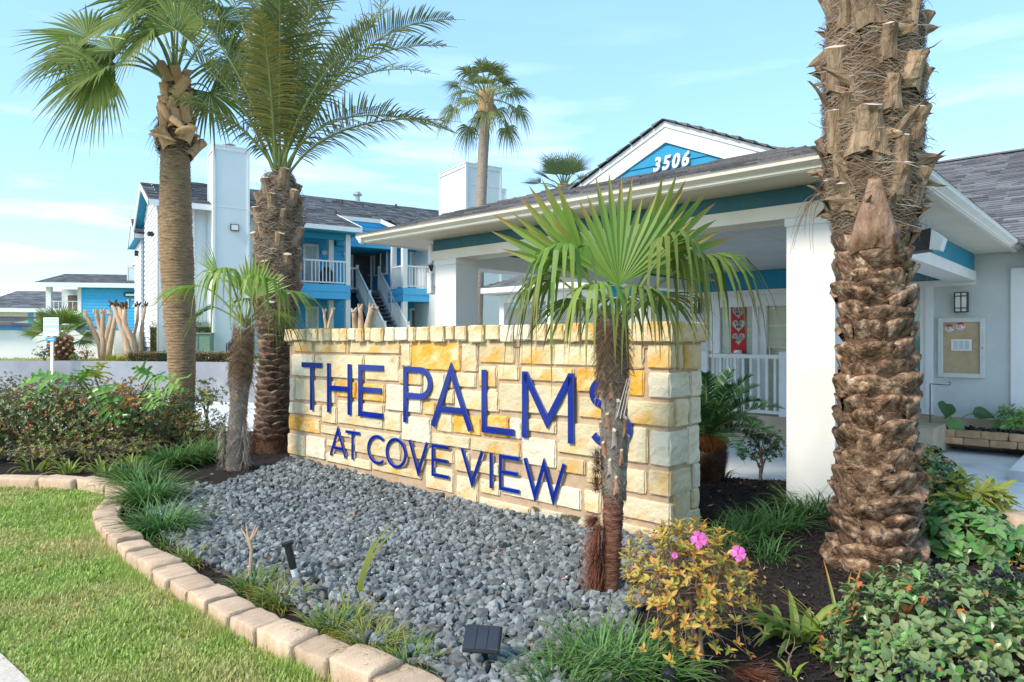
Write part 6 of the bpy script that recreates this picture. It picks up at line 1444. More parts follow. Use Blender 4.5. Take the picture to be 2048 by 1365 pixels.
# crossing sheaths hanging out of the crown base
for (px, py, qx, qy) in ((300, 270, 352, 283), (352, 268, 395, 258), (335, 232, 372, 262), (318, 205, 340, 245)):
    a_, b_ = P(px, py, Y1 - .3) - O1, P(qx, qy, Y1 - .36) - O1; mb = MB(); mb.tube(bez(a_, a_.lerp(b_, .5) + Vector((0, -.06, .04)), b_, 6), [.03, .055, .062, .06, .055, .045, .02], 7, fl=.45); mb.build('leaf_sheath', ORANGS, p1, smooth=True)
C1 = P(352, 185, Y1) - O1
def p1f(hx, hy, hY, cx_, cy_, dx, dy, rad, m=LF_FAND, span=125, droop=.35, nx=-.15, ny=-.75, nz2=.65, **k):
    Hp = P(hx, hy, hY) - O1; ct = P(cx_, cy_, (Y1 + hY) / 2) - O1; D = Vector((dx, rn.uniform(-.25, .25), dy)); N = Vector((nx, ny, nz2)) + Vector((rn.uniform(-.2, .2), rn.uniform(-.15, .15), rn.uniform(-.2, .2)))
    fan_frond(p1, C1 + Vector((rn.uniform(-.08, .08), rn.uniform(-.08, .08), rn.uniform(-.05, .15))), ct, Hp, D, N, rad, m, pr=.017, nseg=40, span=span, droop=droop * .55, rnd=rn, split=.46, tip=.6, wmul=1.1, **k)
p1f(215, 136, 10.1, 290, 110, -1, -.35, 1.12)
p1f(228, 100, 10.6, 300, 90, -1, .12, 1.18, droop=.3)
p1f(205, 140, 9.9, 290, 105, -.75, -.75, 1.15, droop=.5, span=95, ny=-.9, nz2=.35)
p1f(230, 128, 10.8, 300, 100, -.9, -.55, 1.2, droop=.6, span=80, ny=-.9, nz2=.35)
p1f(150, 110, 10.4, 280, 80, -1, -.15, .95, droop=.5, span=110)
p1f(300, 60, 9.9, 335, 80, -.8, -.5, .95, droop=.6, span=120)
p1f(350, 0, 10.9, 350, 60, -.3, .5, 1.1)
p1f(175, 75, 11.0, 300, 60, -1, .3, 1.05, droop=.3)
p1f(268, 30, 10.0, 330, 60, -.7, -.15, .95, span=150)
p1f(330, -40, 9.9, 345, 60, -.1, .9, 1.1)
p1f(400, -20, 10.4, 380, 60, .5, .6, 1.1)
p1f(440, 40, 10.9, 400, 80, .9, .0, 1.0)
p1f(455, 120, 11.1, 410, 110, .9, -.4, .95)
p1f(380, 20, 11.4, 370, 60, .2, .4, 1.1)
p1f(300, 0, 11.6, 330, 60, -.4, .6, 1.1)
p1f(420, 185, 10.8, 400, 150, .6, -.8, .8, droop=.6)
p1f(355, 60, 9.7, 355, 90, .1, .7, .8)
p1f(360, 215, 11.0, 365, 170, -.5, -1, .75, droop=.8, span=70)

# ------------------------------------------------------------------ far tall fan palm (P6) and the one behind the gable (P7)
def far_fan_palm(nm, lab, px, py, pbx, Y, rad, hr, n, seed, m=LF_WASH, rt=.13, droopy=.9, zlo=-.6, spanx=105, emax=1.35):
    rn = random.Random(seed); top = P(px, py, Y); bas = P(pbx, 660, Y); t_ = thing(nm, lab, 'palm tree', (bas.x, Y, 0)); ox = top.x - bas.x; zt = top.z
    axf = lambda z: (ox * (max(0, z) / zt) ** 1.6, 0)
    trunk(t_, (-.1, zt - .15, axf), lambda z: rt * (1.15 - .2 * z / zt), mat('slender_trunk_' + 'ab'[seed % 2], (.26, .20, .15), (.38, .31, .25), scale=9, bump=.8, bscale=20, bdist=.02, stretch=(1, 1, 5)), rough=.06, n=14, step=.10)
    trunk(t_, (zt - .55, zt + .25, axf), lambda z: rt * 1.5, ORANGS, rough=.2, n=14, step=.06)
    for i in range(n):
        a = i * ga; e = zlo + (emax - zlo) * ((i + .5) / n) ** .8; dr = Vector((math.cos(a) * math.cos(e), math.sin(a) * math.cos(e), math.sin(e))); b = Vector((ox, 0, zt)); Hp = b + dr * hr * rn.uniform(.75, 1.1) - Vector((0, 0, .12 * hr)); 
        D = (dr - Vector((0, 0, .35))).normalized(); S, U = ortho(D); fan_frond(t_, b, b + dr * hr * .5 + Vector((0, 0, .12)), Hp, D, (U + dr * .2), rad * rn.uniform(.85, 1.1), m, pr=.02, nseg=30, span=spanx, droop=droopy * rn.uniform(.7, 1.3) * (1.25 if e < .3 else .7), rnd=rn, split=.45, tip=.8)
    return t_
far_fan_palm('fan_palm', 'slender tall fan palm rising above the white chimneys', 972, 200, 952, 20.0, .66, 1.0, 30, 31, rt=.155, zlo=-.85, droopy=.6)
far_fan_palm('fan_palm', 'fan palm crown showing behind the roof gable with the number', 1128, 385, 1128, 22.0, .85, .8, 18, 32, m=leafmat('grey_green_fan', (.16, .22, .09), (.26, .30, .14), (.36, .32, .16), trans=.3), droopy=.1, zlo=-.1, emax=1.5, spanx=80)
# small fan palm on the terrace
rn = random.Random(33); O8 = P(122, 718, 19.6); O8.z = .88
p8 = thing('fan_palm', 'squat green fan palm on the terrace behind the notice sign', 'palm tree', O8)
trunk(p8, (0, .62, lambda z: (0, 0)), lambda z: .24 - .06 * z, TRUNKD, n=18)
k = 0; z = .05
RB_ = [stub_mesh(s_ + 80, mat('rusty_leaf_base', (.24, .09, .035), (.40, .19, .09), scale=9, bump=.4, obj_rand=.3), w=.09, l=.16) for s_ in range(3)]
while z < .68: put_stub(k * ga, z, RB_[k % 3], tilt=.55, par=p8, ax_=lambda z: (0, 0), rf=lambda z: .24 - .09 * z); k += 1; z += .013
for i in range(15):
    a = i * ga; e = -.05 + 1.35 * ((i + .5) / 15); dr = Vector((math.cos(a) * math.cos(e), math.sin(a) * math.cos(e), math.sin(e))); b = Vector((0, 0, .62)); Hp = b + dr * .55; D = (dr + Vector((0, 0, -.1))).normalized(); S, U = ortho(D)
    fan_frond(p8, b, b + dr * .3 + Vector((0, 0, .06)), Hp, D, U + Vector((0, -.5, 0)), .62, LF_FAN if i % 2 else LF_FAND, pr=.012, nseg=30, span=95, droop=.12, rnd=rn, split=.55, tip=.4)

# ------------------------------------------------------------------ windmill palm in front of the sign (P4)
rn = random.Random(24); Y4 = 4.02; B4 = P(1219, 1190, Y4); B4.z = 0
p4 = thing('windmill_palm', 'young windmill palm with shaggy grey trunk standing in front of the sign', 'palm tree', B4)
def ax4(z): return (.018 * math.sin(z * 2.2) + .012 * z, 0)
def r4(z):
    if z < .35: return .056
    if z < .72: return .056 + .008 * (z - .35) / .37
    if z < 1.25: return .064 + .006 * math.sin(z * 9)
    return .070 + .010 * (z - 1.25)
low4 = trunk(p4, (-.1, .62, ax4), r4, mat('red_brown_ringed_bark', (.12, .045, .025), (.28, .13, .08), (.40, .26, .18), scale=8, rough=.8, bump=1, bscale=22, bdist=.012, stretch=(1, 1, 8)), n=24, step=.012, rough=.05, ring=.006, ringf=26)
trunk(p4, (.60, 1.62, ax4), r4, BARKB, n=24, step=.02, rough=.12)
fibre(p4, ax4, r4, .58, 1.30, 2600, FIBG, rn, l=(.03, .10), w=.0010, out=.007, slope_=.8, wrap=.6, loose=.05)
fibre(p4, ax4, r4, 1.22, 1.60, 2200, FIBRE, rn, l=(.04, .13), w=.0011, out=.016, slope_=1.0, wrap=.5, loose=.3)
fibre(p4, ax4, r4, .03, .5, 260, FIBR, rn, l=(.03, .09), w=.0012, out=.004, slope_=.1, loose=.02)
ST4 = [stub_mesh(s_ + 120, mat('grey_petiole_stub_' + str(s_), (.20, .15, .12) if s_ else (.30, .14, .07), (.36, .31, .26) if s_ else (.44, .25, .15), scale=14, bump=.5, bscale=50, obj_rand=.2), w=.032, l=.085, flare=1.4, curl_=.006, thk=.45) for s_ in range(2)]
for i in range(34):
    z = .58 + i * .021; put_stub(i * ga, z, ST4[i % 2], (.9, .55, rn.uniform(.7, 1.1)), tilt=rn.uniform(-.05, .06), inn=.0, par=p4, ax_=ax4, rf=r4)
def tuft(parent, c, d, n, l, m, rn, spread=.5, w=.0013, name='fibre_tuft', grav=.3):
    mb = MB()
    for _ in range(n):
        dr = (d + Vector((rn.gauss(0, spread), rn.gauss(0, spread), rn.gauss(0, spread)))).normalized(); p = c + Vector((rn.gauss(0, .012), rn.gauss(0, .012), rn.gauss(0, .012))); vs = []; L_ = l * rn.uniform(.5, 1.1); S, U = ortho(dr)
        for k in range(4): u = k / 3; q = p + dr * L_ * u - Vector((0, 0, grav * L_ * u * u)); vs += [q - S * w, q + S * w]
        mb.add(vs, [(k * 2, k * 2 + 1, k * 2 + 3, k * 2 + 2) for k in range(3)])
    o = mb.build(name, m, parent); o['kind'] = 'stuff'; return o
for k in range(7): tuft(p4, Vector((-.062, -.03, .42 - k * .06)), Vector((-.6, -.2, -.9)), 170, .15, FIBR, rn, .28, .0009)
tuft(p4, Vector((-.075, -.02, .45)), Vector((-1, -.1, .1)), 260, .085, FIBR, rn, .35)
for k in range(5): tuft(p4, Vector((-.072, -.02, .62 + k * .05)), Vector((-.45, -.2, .8)), 130, .07, FIBG if k > 3 else FIBR, rn, .3)
mb = MB()     # pale strip hanging on the trunk
a_, b_ = P(1258, 757, 3.93) - B4, P(1240, 838, 3.92) - B4
for o_x in (0, .012, -.01): mb.bar(a_ + Vector((o_x, 0, 0)), b_ + Vector((o_x * 1.8, 0, .03 * abs(o_x) * 40)), .007, .003)
mb.build('torn_strip', mat('pale_strip', (.62, .52, .46), bump=0), p4)
C4 = P(1232, 655, Y4) - B4
def p4f(hx, hy, hY, cx_, cy_, D, N, rad, m=LF_FAN, **k):
    kk = dict(nseg=36, span=80, split=.6, droop=.25, tip=1.0, wmul=1.0); kk.update(k)
    fan_frond(p4, C4 + Vector((rn.uniform(-.03, .03), rn.uniform(-.03, .03), rn.uniform(-.05, .02))), P(cx_, cy_, (Y4 + hY) / 2) - B4, P(hx, hy, hY) - B4, Vector(D), Vector(N), rad, m, pr=.009, rnd=rn, **kk)
p4f(1238, 572, 3.95, 1234, 610, (.03, .05, 1), (0, 1, -.15), .64, span=62, nseg=19, droop=.02, cup=.08, split=.62)
p4f(1180, 560, 4.0, 1205, 600, (-.75, .1, .80), (.3, .9, .4), .68, span=32, nseg=8, droop=.03, cup=.05)
p4f(1290, 545, 4.15, 1262, 600, (.75, .1, .68), (-.3, .9, .4), .66, span=50, nseg=12, droop=.08, cup=.05)
p4f(1330, 500, 3.9, 1285, 560, (.75, -.35, .30), (-.2, .45, 1), .44, span=95, nseg=17, droop=1.0, bendtip=1.1, split=.42, m=LF_FAND)
p4f(1392, 520, 4.1, 1310, 560, (.95, .0, .18), (-.1, -.1, 1), .54, span=85, nseg=18, droop=.85, bendtip=.4, split=.45, m=LF_FAND)
p4f(1140, 510, 3.9, 1185, 570, (-.85, -.25, .22), (.2, .3, 1), .42, span=100, nseg=16, droop=1.1, bendtip=.9, split=.42)
p4f(1120, 560, 4.15, 1175, 600, (-.95, .1, .0), (.1, .1, 1), .46, span=70, nseg=14, droop=.85, bendtip=.4, split=.45, m=LF_FAND)
p4f(1195, 580, 3.72, 1210, 600, (-.25, -.75, .2), (0, .5, 1), .34, span=80, nseg=12, droop=1.0, bendtip=.6, split=.42)
p4f(1275, 585, 3.75, 1255, 610, (.35, -.7, .1), (0, .5, 1), .34, span=75, nseg=12, droop=1.0, bendtip=.6, split=.42, m=LF_FAND)
p4f(1310, 590, 4.3, 1275, 610, (.8, .5, -.15), (0, 0, 1), .42, span=75, nseg=15, droop=.55, split=.45, m=LF_FAND)
p4f(1160, 600, 4.25, 1195, 615, (-.8, .5, -.2), (0, 0, 1), .42, span=75, nseg=15, droop=.55, split=.45, m=LF_FAND)
p4f(1240, 600, 4.3, 1238, 620, (.1, 1, .1), (0, 0, 1), .42, span=85, nseg=15, droop=.7, split=.45, m=LF_FAND)

# ------------------------------------------------------------------ windmill palm at the left of the sign (P3)
rn = random.Random(25); Y3 = 7.9; B3 = P(472, 945, Y3); B3.z = 0
p3 = thing('windmill_palm', 'young windmill palm with pale shaggy trunk left of the sign wall', 'palm tree', B3)
def ax3(z): return (.09 * (z / 1.6) ** 1.3 if z > 0 else 0, 0)
def r3(z): return .108 - .016 * min(1, z / .5) + .008 * math.sin(z * 7)
trunk(p3, (-.1, 1.62, ax3), r3, BARKB, n=22, step=.025, rough=.14)
fibre(p3, ax3, r3, .0, 1.1, 2200, FIBG, rn, l=(.04, .14), w=.0018, out=.010, slope_=.9, loose=.08)
fibre(p3, ax3, r3, 1.0, 1.6, 1800, FIBRE, rn, l=(.05, .16), w=.002, out=.022, slope_=1, loose=.25)
for i in range(22): put_stub(i * ga, .75 + i * .035, ST4[i % 2], (1.2, .6, 1.1), tilt=.02, inn=.002, par=p3, ax_=ax3, rf=r3)
for k in range(4): tuft(p3, Vector((.115, -.04, .55 - k * .13)), Vector((.4, -.2, -.8)), 60, .14, FIBG, rn, .3, .0015); tuft(p3, Vector((-.115, -.04, .5 - k * .12)), Vector((-.4, -.2, -.8)), 60, .14, FIBG, rn, .3, .0015)
C3 = P(490, 655, Y3) - B3
def p3f(hx, hy, hY, cx_, cy_, D, N, rad, m=LF_FAN, **k):
    kk = dict(nseg=30, span=80, split=.5, droop=.25, tip=.7); kk.update(k)
    fan_frond(p3, C3, P(cx_, cy_, (Y3 + hY) / 2) - B3, P(hx, hy, hY) - B3, Vector(D), Vector(N), rad, m, pr=.011, rnd=rn, **kk)
p3f(505, 598, 7.8, 497, 630, (.12, 0, 1), (0, 1, -.1), .50, span=64, nseg=20, droop=.05, cup=.05, split=.66)
p3f(440, 555, 8.0, 465, 600, (-.6, .1, .8), (.3, .9, .3), .42, span=24, nseg=10, droop=.03)
p3f(405, 572, 7.8, 445, 590, (-.95, -.1, -.15), (0, -.1, 1), .62, span=60, nseg=18, droop=.4, split=.6)
p3f(455, 545, 7.5, 475, 590, (-.5, -.7, .15), (.1, .3, 1), .50, span=95, nseg=15, droop=1.1, bendtip=.6, split=.42)
p3f(520, 562, 7.5, 505, 600, (.4, -.6, .2), (0, .3, 1), .44, span=85, nseg=14, droop=1.1, bendtip=.5, split=.42)
p3f(560, 585, 7.8, 525, 600, (.9, -.1, .0), (0, 0, 1), .60, span=70, nseg=18, droop=.65, split=.45)
p3f(550, 620, 7.9, 520, 625, (.8, -.1, -.45), (0, -.4, 1), .50, span=60, nseg=22, droop=.5, split=.4, m=LF_FAND)
p3f(430, 615, 7.9, 460, 625, (-.85, 0, -.25), (0, -.4, 1), .45, span=60, nseg=20, droop=.4, split=.4, m=LF_FAND)
p3f(495, 600, 8.3, 492, 620, (.1, 1, .2), (0, 0, 1), .45, span=85, nseg=20, droop=.7, split=.4, m=LF_FAND)

# ------------------------------------------------------------------ cycad
rn = random.Random(26); BC = G(1416, 972, .0); BC.z = hz_(BC.x, BC.y)
cy = thing('sago_palm', 'dark green sago cycad with orange brown trunk beyond the sign wall end', 'cycad', BC)
trunk(cy, (-.05, .46, lambda z: (0, 0)), lambda z: .125 + .05 * math.sin(min(1, z / .5) * 2.6), TRUNKD, n=20, rough=.1)
mb = MB(); 
for i in range(1500):
    a = i * ga; z = .46 * (i / 1500); r = .12 + .05 * math.sin(min(1, z / .5) * 2.6); b = Vector((math.cos(a) * r, math.sin(a) * r, z)); t_ = b + Vector((math.cos(a) * .055, math.sin(a) * .055, .03 + .03 * (z > .3))); s_ = Vector((-math.sin(a), math.cos(a), 0)) * .011
    mb.add([b - s_, b + s_, t_], [(0, 1, 2)], 1 if z > .33 + rn.uniform(-.04, .04) else 0)
o = mb.build('trunk_scales', [mat('brown_scale', (.13, .06, .03), (.25, .13, .07), island=.5, bump=0), mat('orange_scale', (.42, .14, .03), (.55, .24, .07), island=.4, bump=0)], cy); o['kind'] = 'stuff'
for i in range(30):
    a = i * ga; e = -.05 + 1.2 * ((i + .5) / 30) ** .9; L_ = rn.uniform(.72, .92); b = Vector((0, 0, .46)); dr = Vector((math.cos(a) * math.cos(e), math.sin(a) * math.cos(e), math.sin(e)))
    t_ = b + dr * L_ - Vector((0, 0, .20 * math.cos(e))); c = b + dr * L_ * .55 + Vector((0, 0, .16)); feather(cy, b, c, t_, n=84, ll=.15, mats_=LF_CYC, pet=.06, vee=.45, rnd=rn, droop=.05, wid=.011, tipc=.2, rt=.007)
# ------------------------------------------------------------------ strap leaved clumps
def clump(name, lab, cat, pos, n, l, w, m, seed, grp=None, spread=.10, lean=(.25, 1.1), curl=(.8, 2.0), tip=.5, fold=.25, nseg=5, dead=0, big=False):
    rn = random.Random(seed); pos = Vector(pos); pos.z = hz_(pos.x, pos.y); t_ = thing(name, lab, cat, pos, 0, grp); mb = MB()
    for i in range(n):
        a = rn.uniform(0, 6.28); r = spread * math.sqrt(rn.random()); b = (math.cos(a) * r, math.sin(a) * r, 0); az = a + rn.gauss(0, .6)
        args = (b, az, l * rn.uniform(.6, 1.15), w * rn.uniform(.75, 1.25), rn.uniform(*lean) * (.4 + .6 * r / spread), rn.uniform(*curl), tip * rn.uniform(0, 1.6), nseg, fold)
        if big:
            m1 = MB(); blade(m1, *args[:9]); m1.build('leaf', m, t_)
        else: blade(mb, *args, 1 if rn.random() < dead else 0)
    if not big: mb.build('foliage', [m, LF_YLIR], t_)
    return t_
def twig_tree(mb, base, tips, rn, r0=.012, mi=0, fork=.35):
    """limbs from a base towards groups of tips, branching part of the way up"""
    tips = list(tips)
    def grow(b, ts, r, depth):
        if len(ts) == 1 or depth > 5:
            for t in ts: mb.tube([b, b.lerp(t, .5) + Vector((rn.gauss(0, .012), rn.gauss(0, .012), .01)), t], [r, r * .7, r * .35], 4, mi, cap=False)
            return
        c = sum(ts, Vector()) / len(ts); q = b.lerp(c, fork + rn.uniform(-.08, .12)) + Vector((rn.gauss(0, .02), rn.gauss(0, .02), 0)) * (c - b).length
        mb.tube([b, b.lerp(q, .5) + Vector((rn.gauss(0, .01), rn.gauss(0, .01), 0)), q], [r, r * .85, r * .72], 5, mi, cap=False)
        d = Vector((rn.gauss(0, 1), rn.gauss(0, 1), rn.gauss(0, 1))); ts = sorted(ts, key=lambda t: (t - c).dot(d)); h = len(ts) // 2
        grow(q, ts[:h], r * .70, depth + 1); grow(q, ts[h:], r * .70, depth + 1)
    grow(base, tips, r0, 0)
def leaf_mesh(l, w, m, name='leaf', cup=.25, curl=.15, tip=.15, tint=0.0, prof=(0.06, .75, 1.0, .68, .05)):
    mb = MB(); K = 4; vs = []; ts = []
    for i in range(K + 1):
        u = i / K; ww = w * prof[i]; z = -curl * l * u * u
        vs += [Vector((-ww / 2, l * u, z + cup * ww * .5)), Vector((0, l * u, z)), Vector((ww / 2, l * u, z + cup * ww * .5))]; ts += [tint + tip * max(0, u - .6)] * 3
    mb.add(vs, [(i * 3 + j, i * 3 + j + 1, i * 3 + j + 4, i * 3 + j + 3) for i in range(K) for j in (0, 1)], 0, ts); return mb.mesh(name, m)
CAMP = Vector((0, 0, H))
def place_leaves(parent, specs, meshes, cap=280, name='leaf', stuffname='small_leaves'):
    """specs: (pos, dir, up, scale, mesh index) local to parent. Nearest ones are objects, the rest one joined mesh"""
    o0 = parent.location; specs.sort(key=lambda s_: (s_[0] + o0 - CAMP).length)
    def mtx(p, d, u, s_):
        y = d.normalized(); x = y.cross(u); x = x.normalized() if x.length > .01 else ortho(y)[0]; z = x.cross(y)
        return Matrix((x, y, z)).transposed()
    for p, d, u, s_, k in specs[:cap]:
        link(name, meshes[k], parent, p, mtx(p, d, u, s_), (s_, s_, s_))
    rest = specs[cap:]
    if rest:
        mb = MB(); cache = []
        mats_ = []
        for me in meshes:
            at = me.attributes.get('tint'); t_ = [0.0] * len(me.vertices)
            if at: at.data.foreach_get('value', t_)
            if me.materials[0] not in mats_: mats_.append(me.materials[0])
            cache.append(([v.co.copy() for v in me.vertices], [tuple(p.vertices) for p in me.polygons], t_, mats_.index(me.materials[0])))
        for p, d, u, s_, k in rest:
            M_ = mtx(p, d, u, s_); V, Fs, T, mi = cache[k]; mb.add([p + M_ @ (v * s_) for v in V], Fs, mi, T)
        o = mb.build(stuffname, mats_, parent); o['kind'] = 'stuff'
def rosette(specs, c, out, rn, n, l, ks, tilt=.5, s=(.7, 1.15), upw=.4, hang=0):
    out = (out + Vector((0, 0, upw))).normalized(); S, U = ortho(out); a0 = rn.uniform(0, 6.28)
    for i in range(n):
        a = a0 + i * ga; d = (S * math.cos(a) + U * math.sin(a)) * math.cos(tilt * rn.uniform(.5, 1.3)) + out * math.sin(tilt * rn.uniform(.6, 1.4)); d = (d + Vector((rn.gauss(0, .25), rn.gauss(0, .25), rn.gauss(0, .25) - hang))).normalized(); specs.append((c + out * rn.uniform(-.01, .012), d, out, rn.uniform(*s), rn.choice(ks)))
def shell(rn, c, rx, ry, rz, zmin=.0, inner=.55, low=-.25):
    while True:
        v = Vector((rn.gauss(0, 1), rn.gauss(0, 1), rn.gauss(0, 1))).normalized(); 
        if v.z < low: continue
        k = 1 - (1 - inner) * rn.random() ** 1.8; bump_ = 1 + .16 * noise.noise(v * 2.3 + c); p = Vector((v.x * rx, v.y * ry, v.z * rz)) * k * bump_ + c
        if p.z > zmin: return p, Vector((v.x / rx, v.y / ry, v.z / rz)).normalized(), k

# liriope along the gravel edge and behind the sign
LG = 'dark green grassy clumps at the bed edges'
rl = random.Random(41)
li = [((300, 1010), 170, .40, 'lush dark grassy clump at the bend of the edging blocks'), ((268, 975), 150, .36, 'grassy clump touching the far straight edging row'), ((345, 935), 150, .38, 'grassy clump behind the bend clump, nearer the roses'),
      ((320, 1065), 120, .34, 'grassy clump drooping over the edging at its tightest curve'), ((395, 925), 140, .36, 'dark grassy clump in front of the left fan palm trunk'), ((430, 915), 110, .30, 'dark grassy clump touching the pale shaggy palm trunk')]
for i, ((px, py), n, l, lb) in enumerate(li):
    p = G(px, py); clump('liriope_clump', lb, 'grass clump', p, int(n * 2.2), l * 1.12, .013, LF_LIRI, 100 + i, LG, spread=.15)
li2 = [((1440, 1085), 110, .30, 'grassy clump at the near foot of the sign wall end'), ((1500, 1068), 120, .32, 'grassy clump midway between sign wall and white column'), ((1560, 1062), 120, .32, 'grassy clump in front of the white column'),
       ((1610, 1040), 120, .34, 'grassy clump between white column and huge trunk'), ((1655, 1040), 90, .36, 'grassy clump pressed against the huge palm trunk'), ((1530, 1105), 60, .28, 'sparse grassy clump in the bare mulch')]
for i, ((px, py), n, l, lb) in enumerate(li2): clump('liriope_clump', lb, 'grass clump', G(px, py, .06), int(n * 1.1), l * .9, .010, LF_LIRI, 130 + i, LG, spread=.16)
li3 = [((1200, 1350), 150, .30, .011, LF_LIRI, 'broad green grassy clump at the lower edge beside the azalea'), ((1290, 1365), 120, .30, .011, LF_LIRI, 'green grassy clump around the small garden lamp'), ((1130, 1400), 100, .26, .010, LF_LIRI, 'green grassy clump right of the solar panel light')]
for i, ((px, py), n, l, w, m, lb) in enumerate(li3): clump('liriope_clump', lb, 'grass clump', G(px, py), int(n * 1.5), l * 1.1, w, m, 150 + i, LG, spread=.15)
li4 = [((505, 1175), 120, .20, 'yellowing grassy clump around the dead forked twig'), ((560, 1205), 110, .19, 'yellowing grassy clump between twig and black stake light'), ((660, 1265), 130, .20, 'matted yellow green clump halfway along the block curve'),
       ((740, 1300), 130, .21, 'matted clump by the lower edging blocks'), ((810, 1335), 80, .20, 'small clump with orange blades behind the last blocks'), ((380, 1120), 70, .18, 'orange brown dying clump behind the edging curve'), ((340, 1090), 50, .16, 'short yellow clump under the lush bend clump'), ((700, 1255), 70, .22, 'green clump beside the gravel with taller stems')]
for i, ((px, py), n, l, lb) in enumerate(li4): clump('dying_grass_clump', lb, 'grass clump', G(px, py), int(n * 1.7), l, .0075, LF_YLIR if i % 2 else LF_LIRI, 170 + i, 'yellowing clumps behind the edging', spread=.11, tip=1.0, dead=.4)
# tall thin stem by the gravel
tw = thing('tall_grass_stem', 'single tall yellow green seed stem leaning over the gravel', 'plant', G(718, 1195)); mb = MB()
for (a, b, c) in (((718, 1195), (715, 1120), (790, 1040)), ((722, 1195), (722, 1130), (752, 1072)), ((716, 1195), (728, 1110), (800, 1052))):
    Yq = tw.location.y; pa, pc, pb = P(a[0], a[1], Yq) - tw.location, P(b[0], b[1], Yq) - tw.location, P(c[0], c[1], Yq + .05) - tw.location; pts = bez(pa, pc, pb, 8); vs = []
    for i, q in enumerate(pts): w = .011 * (1 - (i / 8) ** 2) + .002; vs += [q - Vector((w, 0, 0)), q + Vector((w, 0, 0))]
    mb.add(vs, [(i * 2, i * 2 + 1, i * 2 + 3, i * 2 + 2) for i in range(8)], 0, [.1] * len(vs))
mb.build('stem', LF_YLIR, tw)
# daylily like lime clumps
clump('daylily_clump', 'lime green strap leaved clump in the mulch before the huge trunk', 'plant', G(1605, 1275), 64, .32, .045, LF_LILY, 200, spread=.11, lean=(.6, 1.5), curl=(1.0, 2.3), tip=.8, fold=.3, big=True)
clump('daylily_clump', 'yellow green strap leaved clump trailing low beside the coral leaved shrub', 'plant', G(1680, 1290), 16, .40, .022, LF_YLIR, 201, spread=.06, lean=(.6, 1.2), curl=(.4, 1.0), tip=1, fold=.3, big=True)
for i, (px, py, lb) in enumerate(((70, 942, 'strap leaved plant under the far left roses'), (140, 948, 'upright strap leaved plant behind the straight edging'), (205, 946, 'yellowish strap leaved plant beneath the leaning rose canes'), (262, 935, 'strap leaved plant next to the grassy clump'))):
    clump('daylily_clump', lb, 'plant', G(px, py), 22, .30, .028, LF_LILY, 210 + i, 'strap leaved plants under the roses', spread=.10, tip=.7, big=True)

# ------------------------------------------------------------------ azalea with pink flowers
rn = random.Random(51); PA = G(1385, 1345); PA = Vector((PA.x, 3.12, 0)); PA.x = (1385 - CX) / F * 3.12
az = thing('azalea', 'sparse orange and yellow leaved azalea with three pink flowers', 'shrub', PA)
LA = [leaf_mesh(.034, .014, LF_AZA), leaf_mesh(.031, .013, LF_AZAG), leaf_mesh(.028, .012, LF_AZA, tint=.6)]
specs = []; tips = []
for i in range(480):
    p, d, k = shell(rn, Vector((0, .05, .36)), .31, .27, .29, .08, .5); 
    if i > 400: p = Vector((rn.uniform(-.26, .26), rn.uniform(-.2, .2), rn.uniform(.1, .3))); d = Vector((p.x, p.y, .1)).normalized()
    tips.append(p); rosette(specs, p, d, rn, rn.choice([4, 5, 6, 7]), .04, [0, 0, 1, 2] if p.z > .32 else [1, 0, 2], .6, (.75, 1.3), .8)
mb = MB()
for g_ in range(5): twig_tree(mb, Vector((rn.uniform(-.05, .05), rn.uniform(-.04, .04), 0)), tips[g_::5], rn, .016)
mb.build('branches', TWIG, az); place_leaves(az, specs, LA)
def flower(parent, c, d, s_):
    S, U = ortho(d); mb = MB(); rr_f = [.12, -.1, .06, -.15, .1]
    for i in range(5):
        a = i * 2 * math.pi / 5; e = (S * math.cos(a) + U * math.sin(a)); f = (S * -math.sin(a) + U * math.cos(a)); vs = []
        for k, (o_, w, h_) in enumerate(((.0, .15, 0), (.4, .6, .45 + rr_f[i]), (.85, .95, .35 - rr_f[i]), (1.15, .35, .0 + rr_f[i] * 2))):
            q = c + (e * o_ + d * h_) * s_; vs += [q - f * w * s_ * .5, q + d * .05 * s_, q + f * w * s_ * .5]
        mb.add(vs, [(k * 3 + j, k * 3 + j + 1, k * 3 + j + 4, k * 3 + j + 3) for k in range(3) for j in (0, 1)])
    mb.build('flower', PINK, parent)
for (px, py, s_) in ((1397, 1080, .034), (1476, 1108, .031), (1349, 1112, .013)):
    c = P(px, py, 2.88) - PA; flower(az, c, Vector((.1, -.8, .5)).normalized(), s_)
# ------------------------------------------------------------------ hawthorn at lower right
rn = random.Random(52); PH = Vector((2.02, 2.98, 0))
hw = thing('indian_hawthorn', 'dense glossy hawthorn shrub with coral young leaves and black berries', 'shrub', PH)
OB = (.1, .5, .92, 1.0, .38); LH = [leaf_mesh(.056, .032, LF_HAW, cup=.3, prof=OB), leaf_mesh(.050, .028, LF_HAW, cup=.25, tip=.5, prof=OB), leaf_mesh(.048, .028, LF_ORNG, cup=.3, prof=OB), leaf_mesh(.056, .030, LF_HYD, cup=.3, prof=OB), leaf_mesh(.045, .024, LF_RED, cup=.3, prof=OB)]
specs = []; tips = []
for i in range(1150):
    p, d, k = shell(rn, Vector((0, 0, .10)), .58, .54, .35, -.02, .70); tips.append(p); ks = [0, 0, 0, 1, 1, 3]
    if rn.random() < .09: ks = [2, 1, 4]
    rosette(specs, p, d, rn, rn.choice([3, 4, 5, 6]), .05, ks, .75, (.6, 1.05), .45)
mb = MB(); twig_tree(mb, Vector((0, 0, 0)), tips[:150], rn, .02); mb.build('branches', TWIG, hw); place_leaves(hw, specs, LH, cap=300)
bm_ = MB(); u_ = []
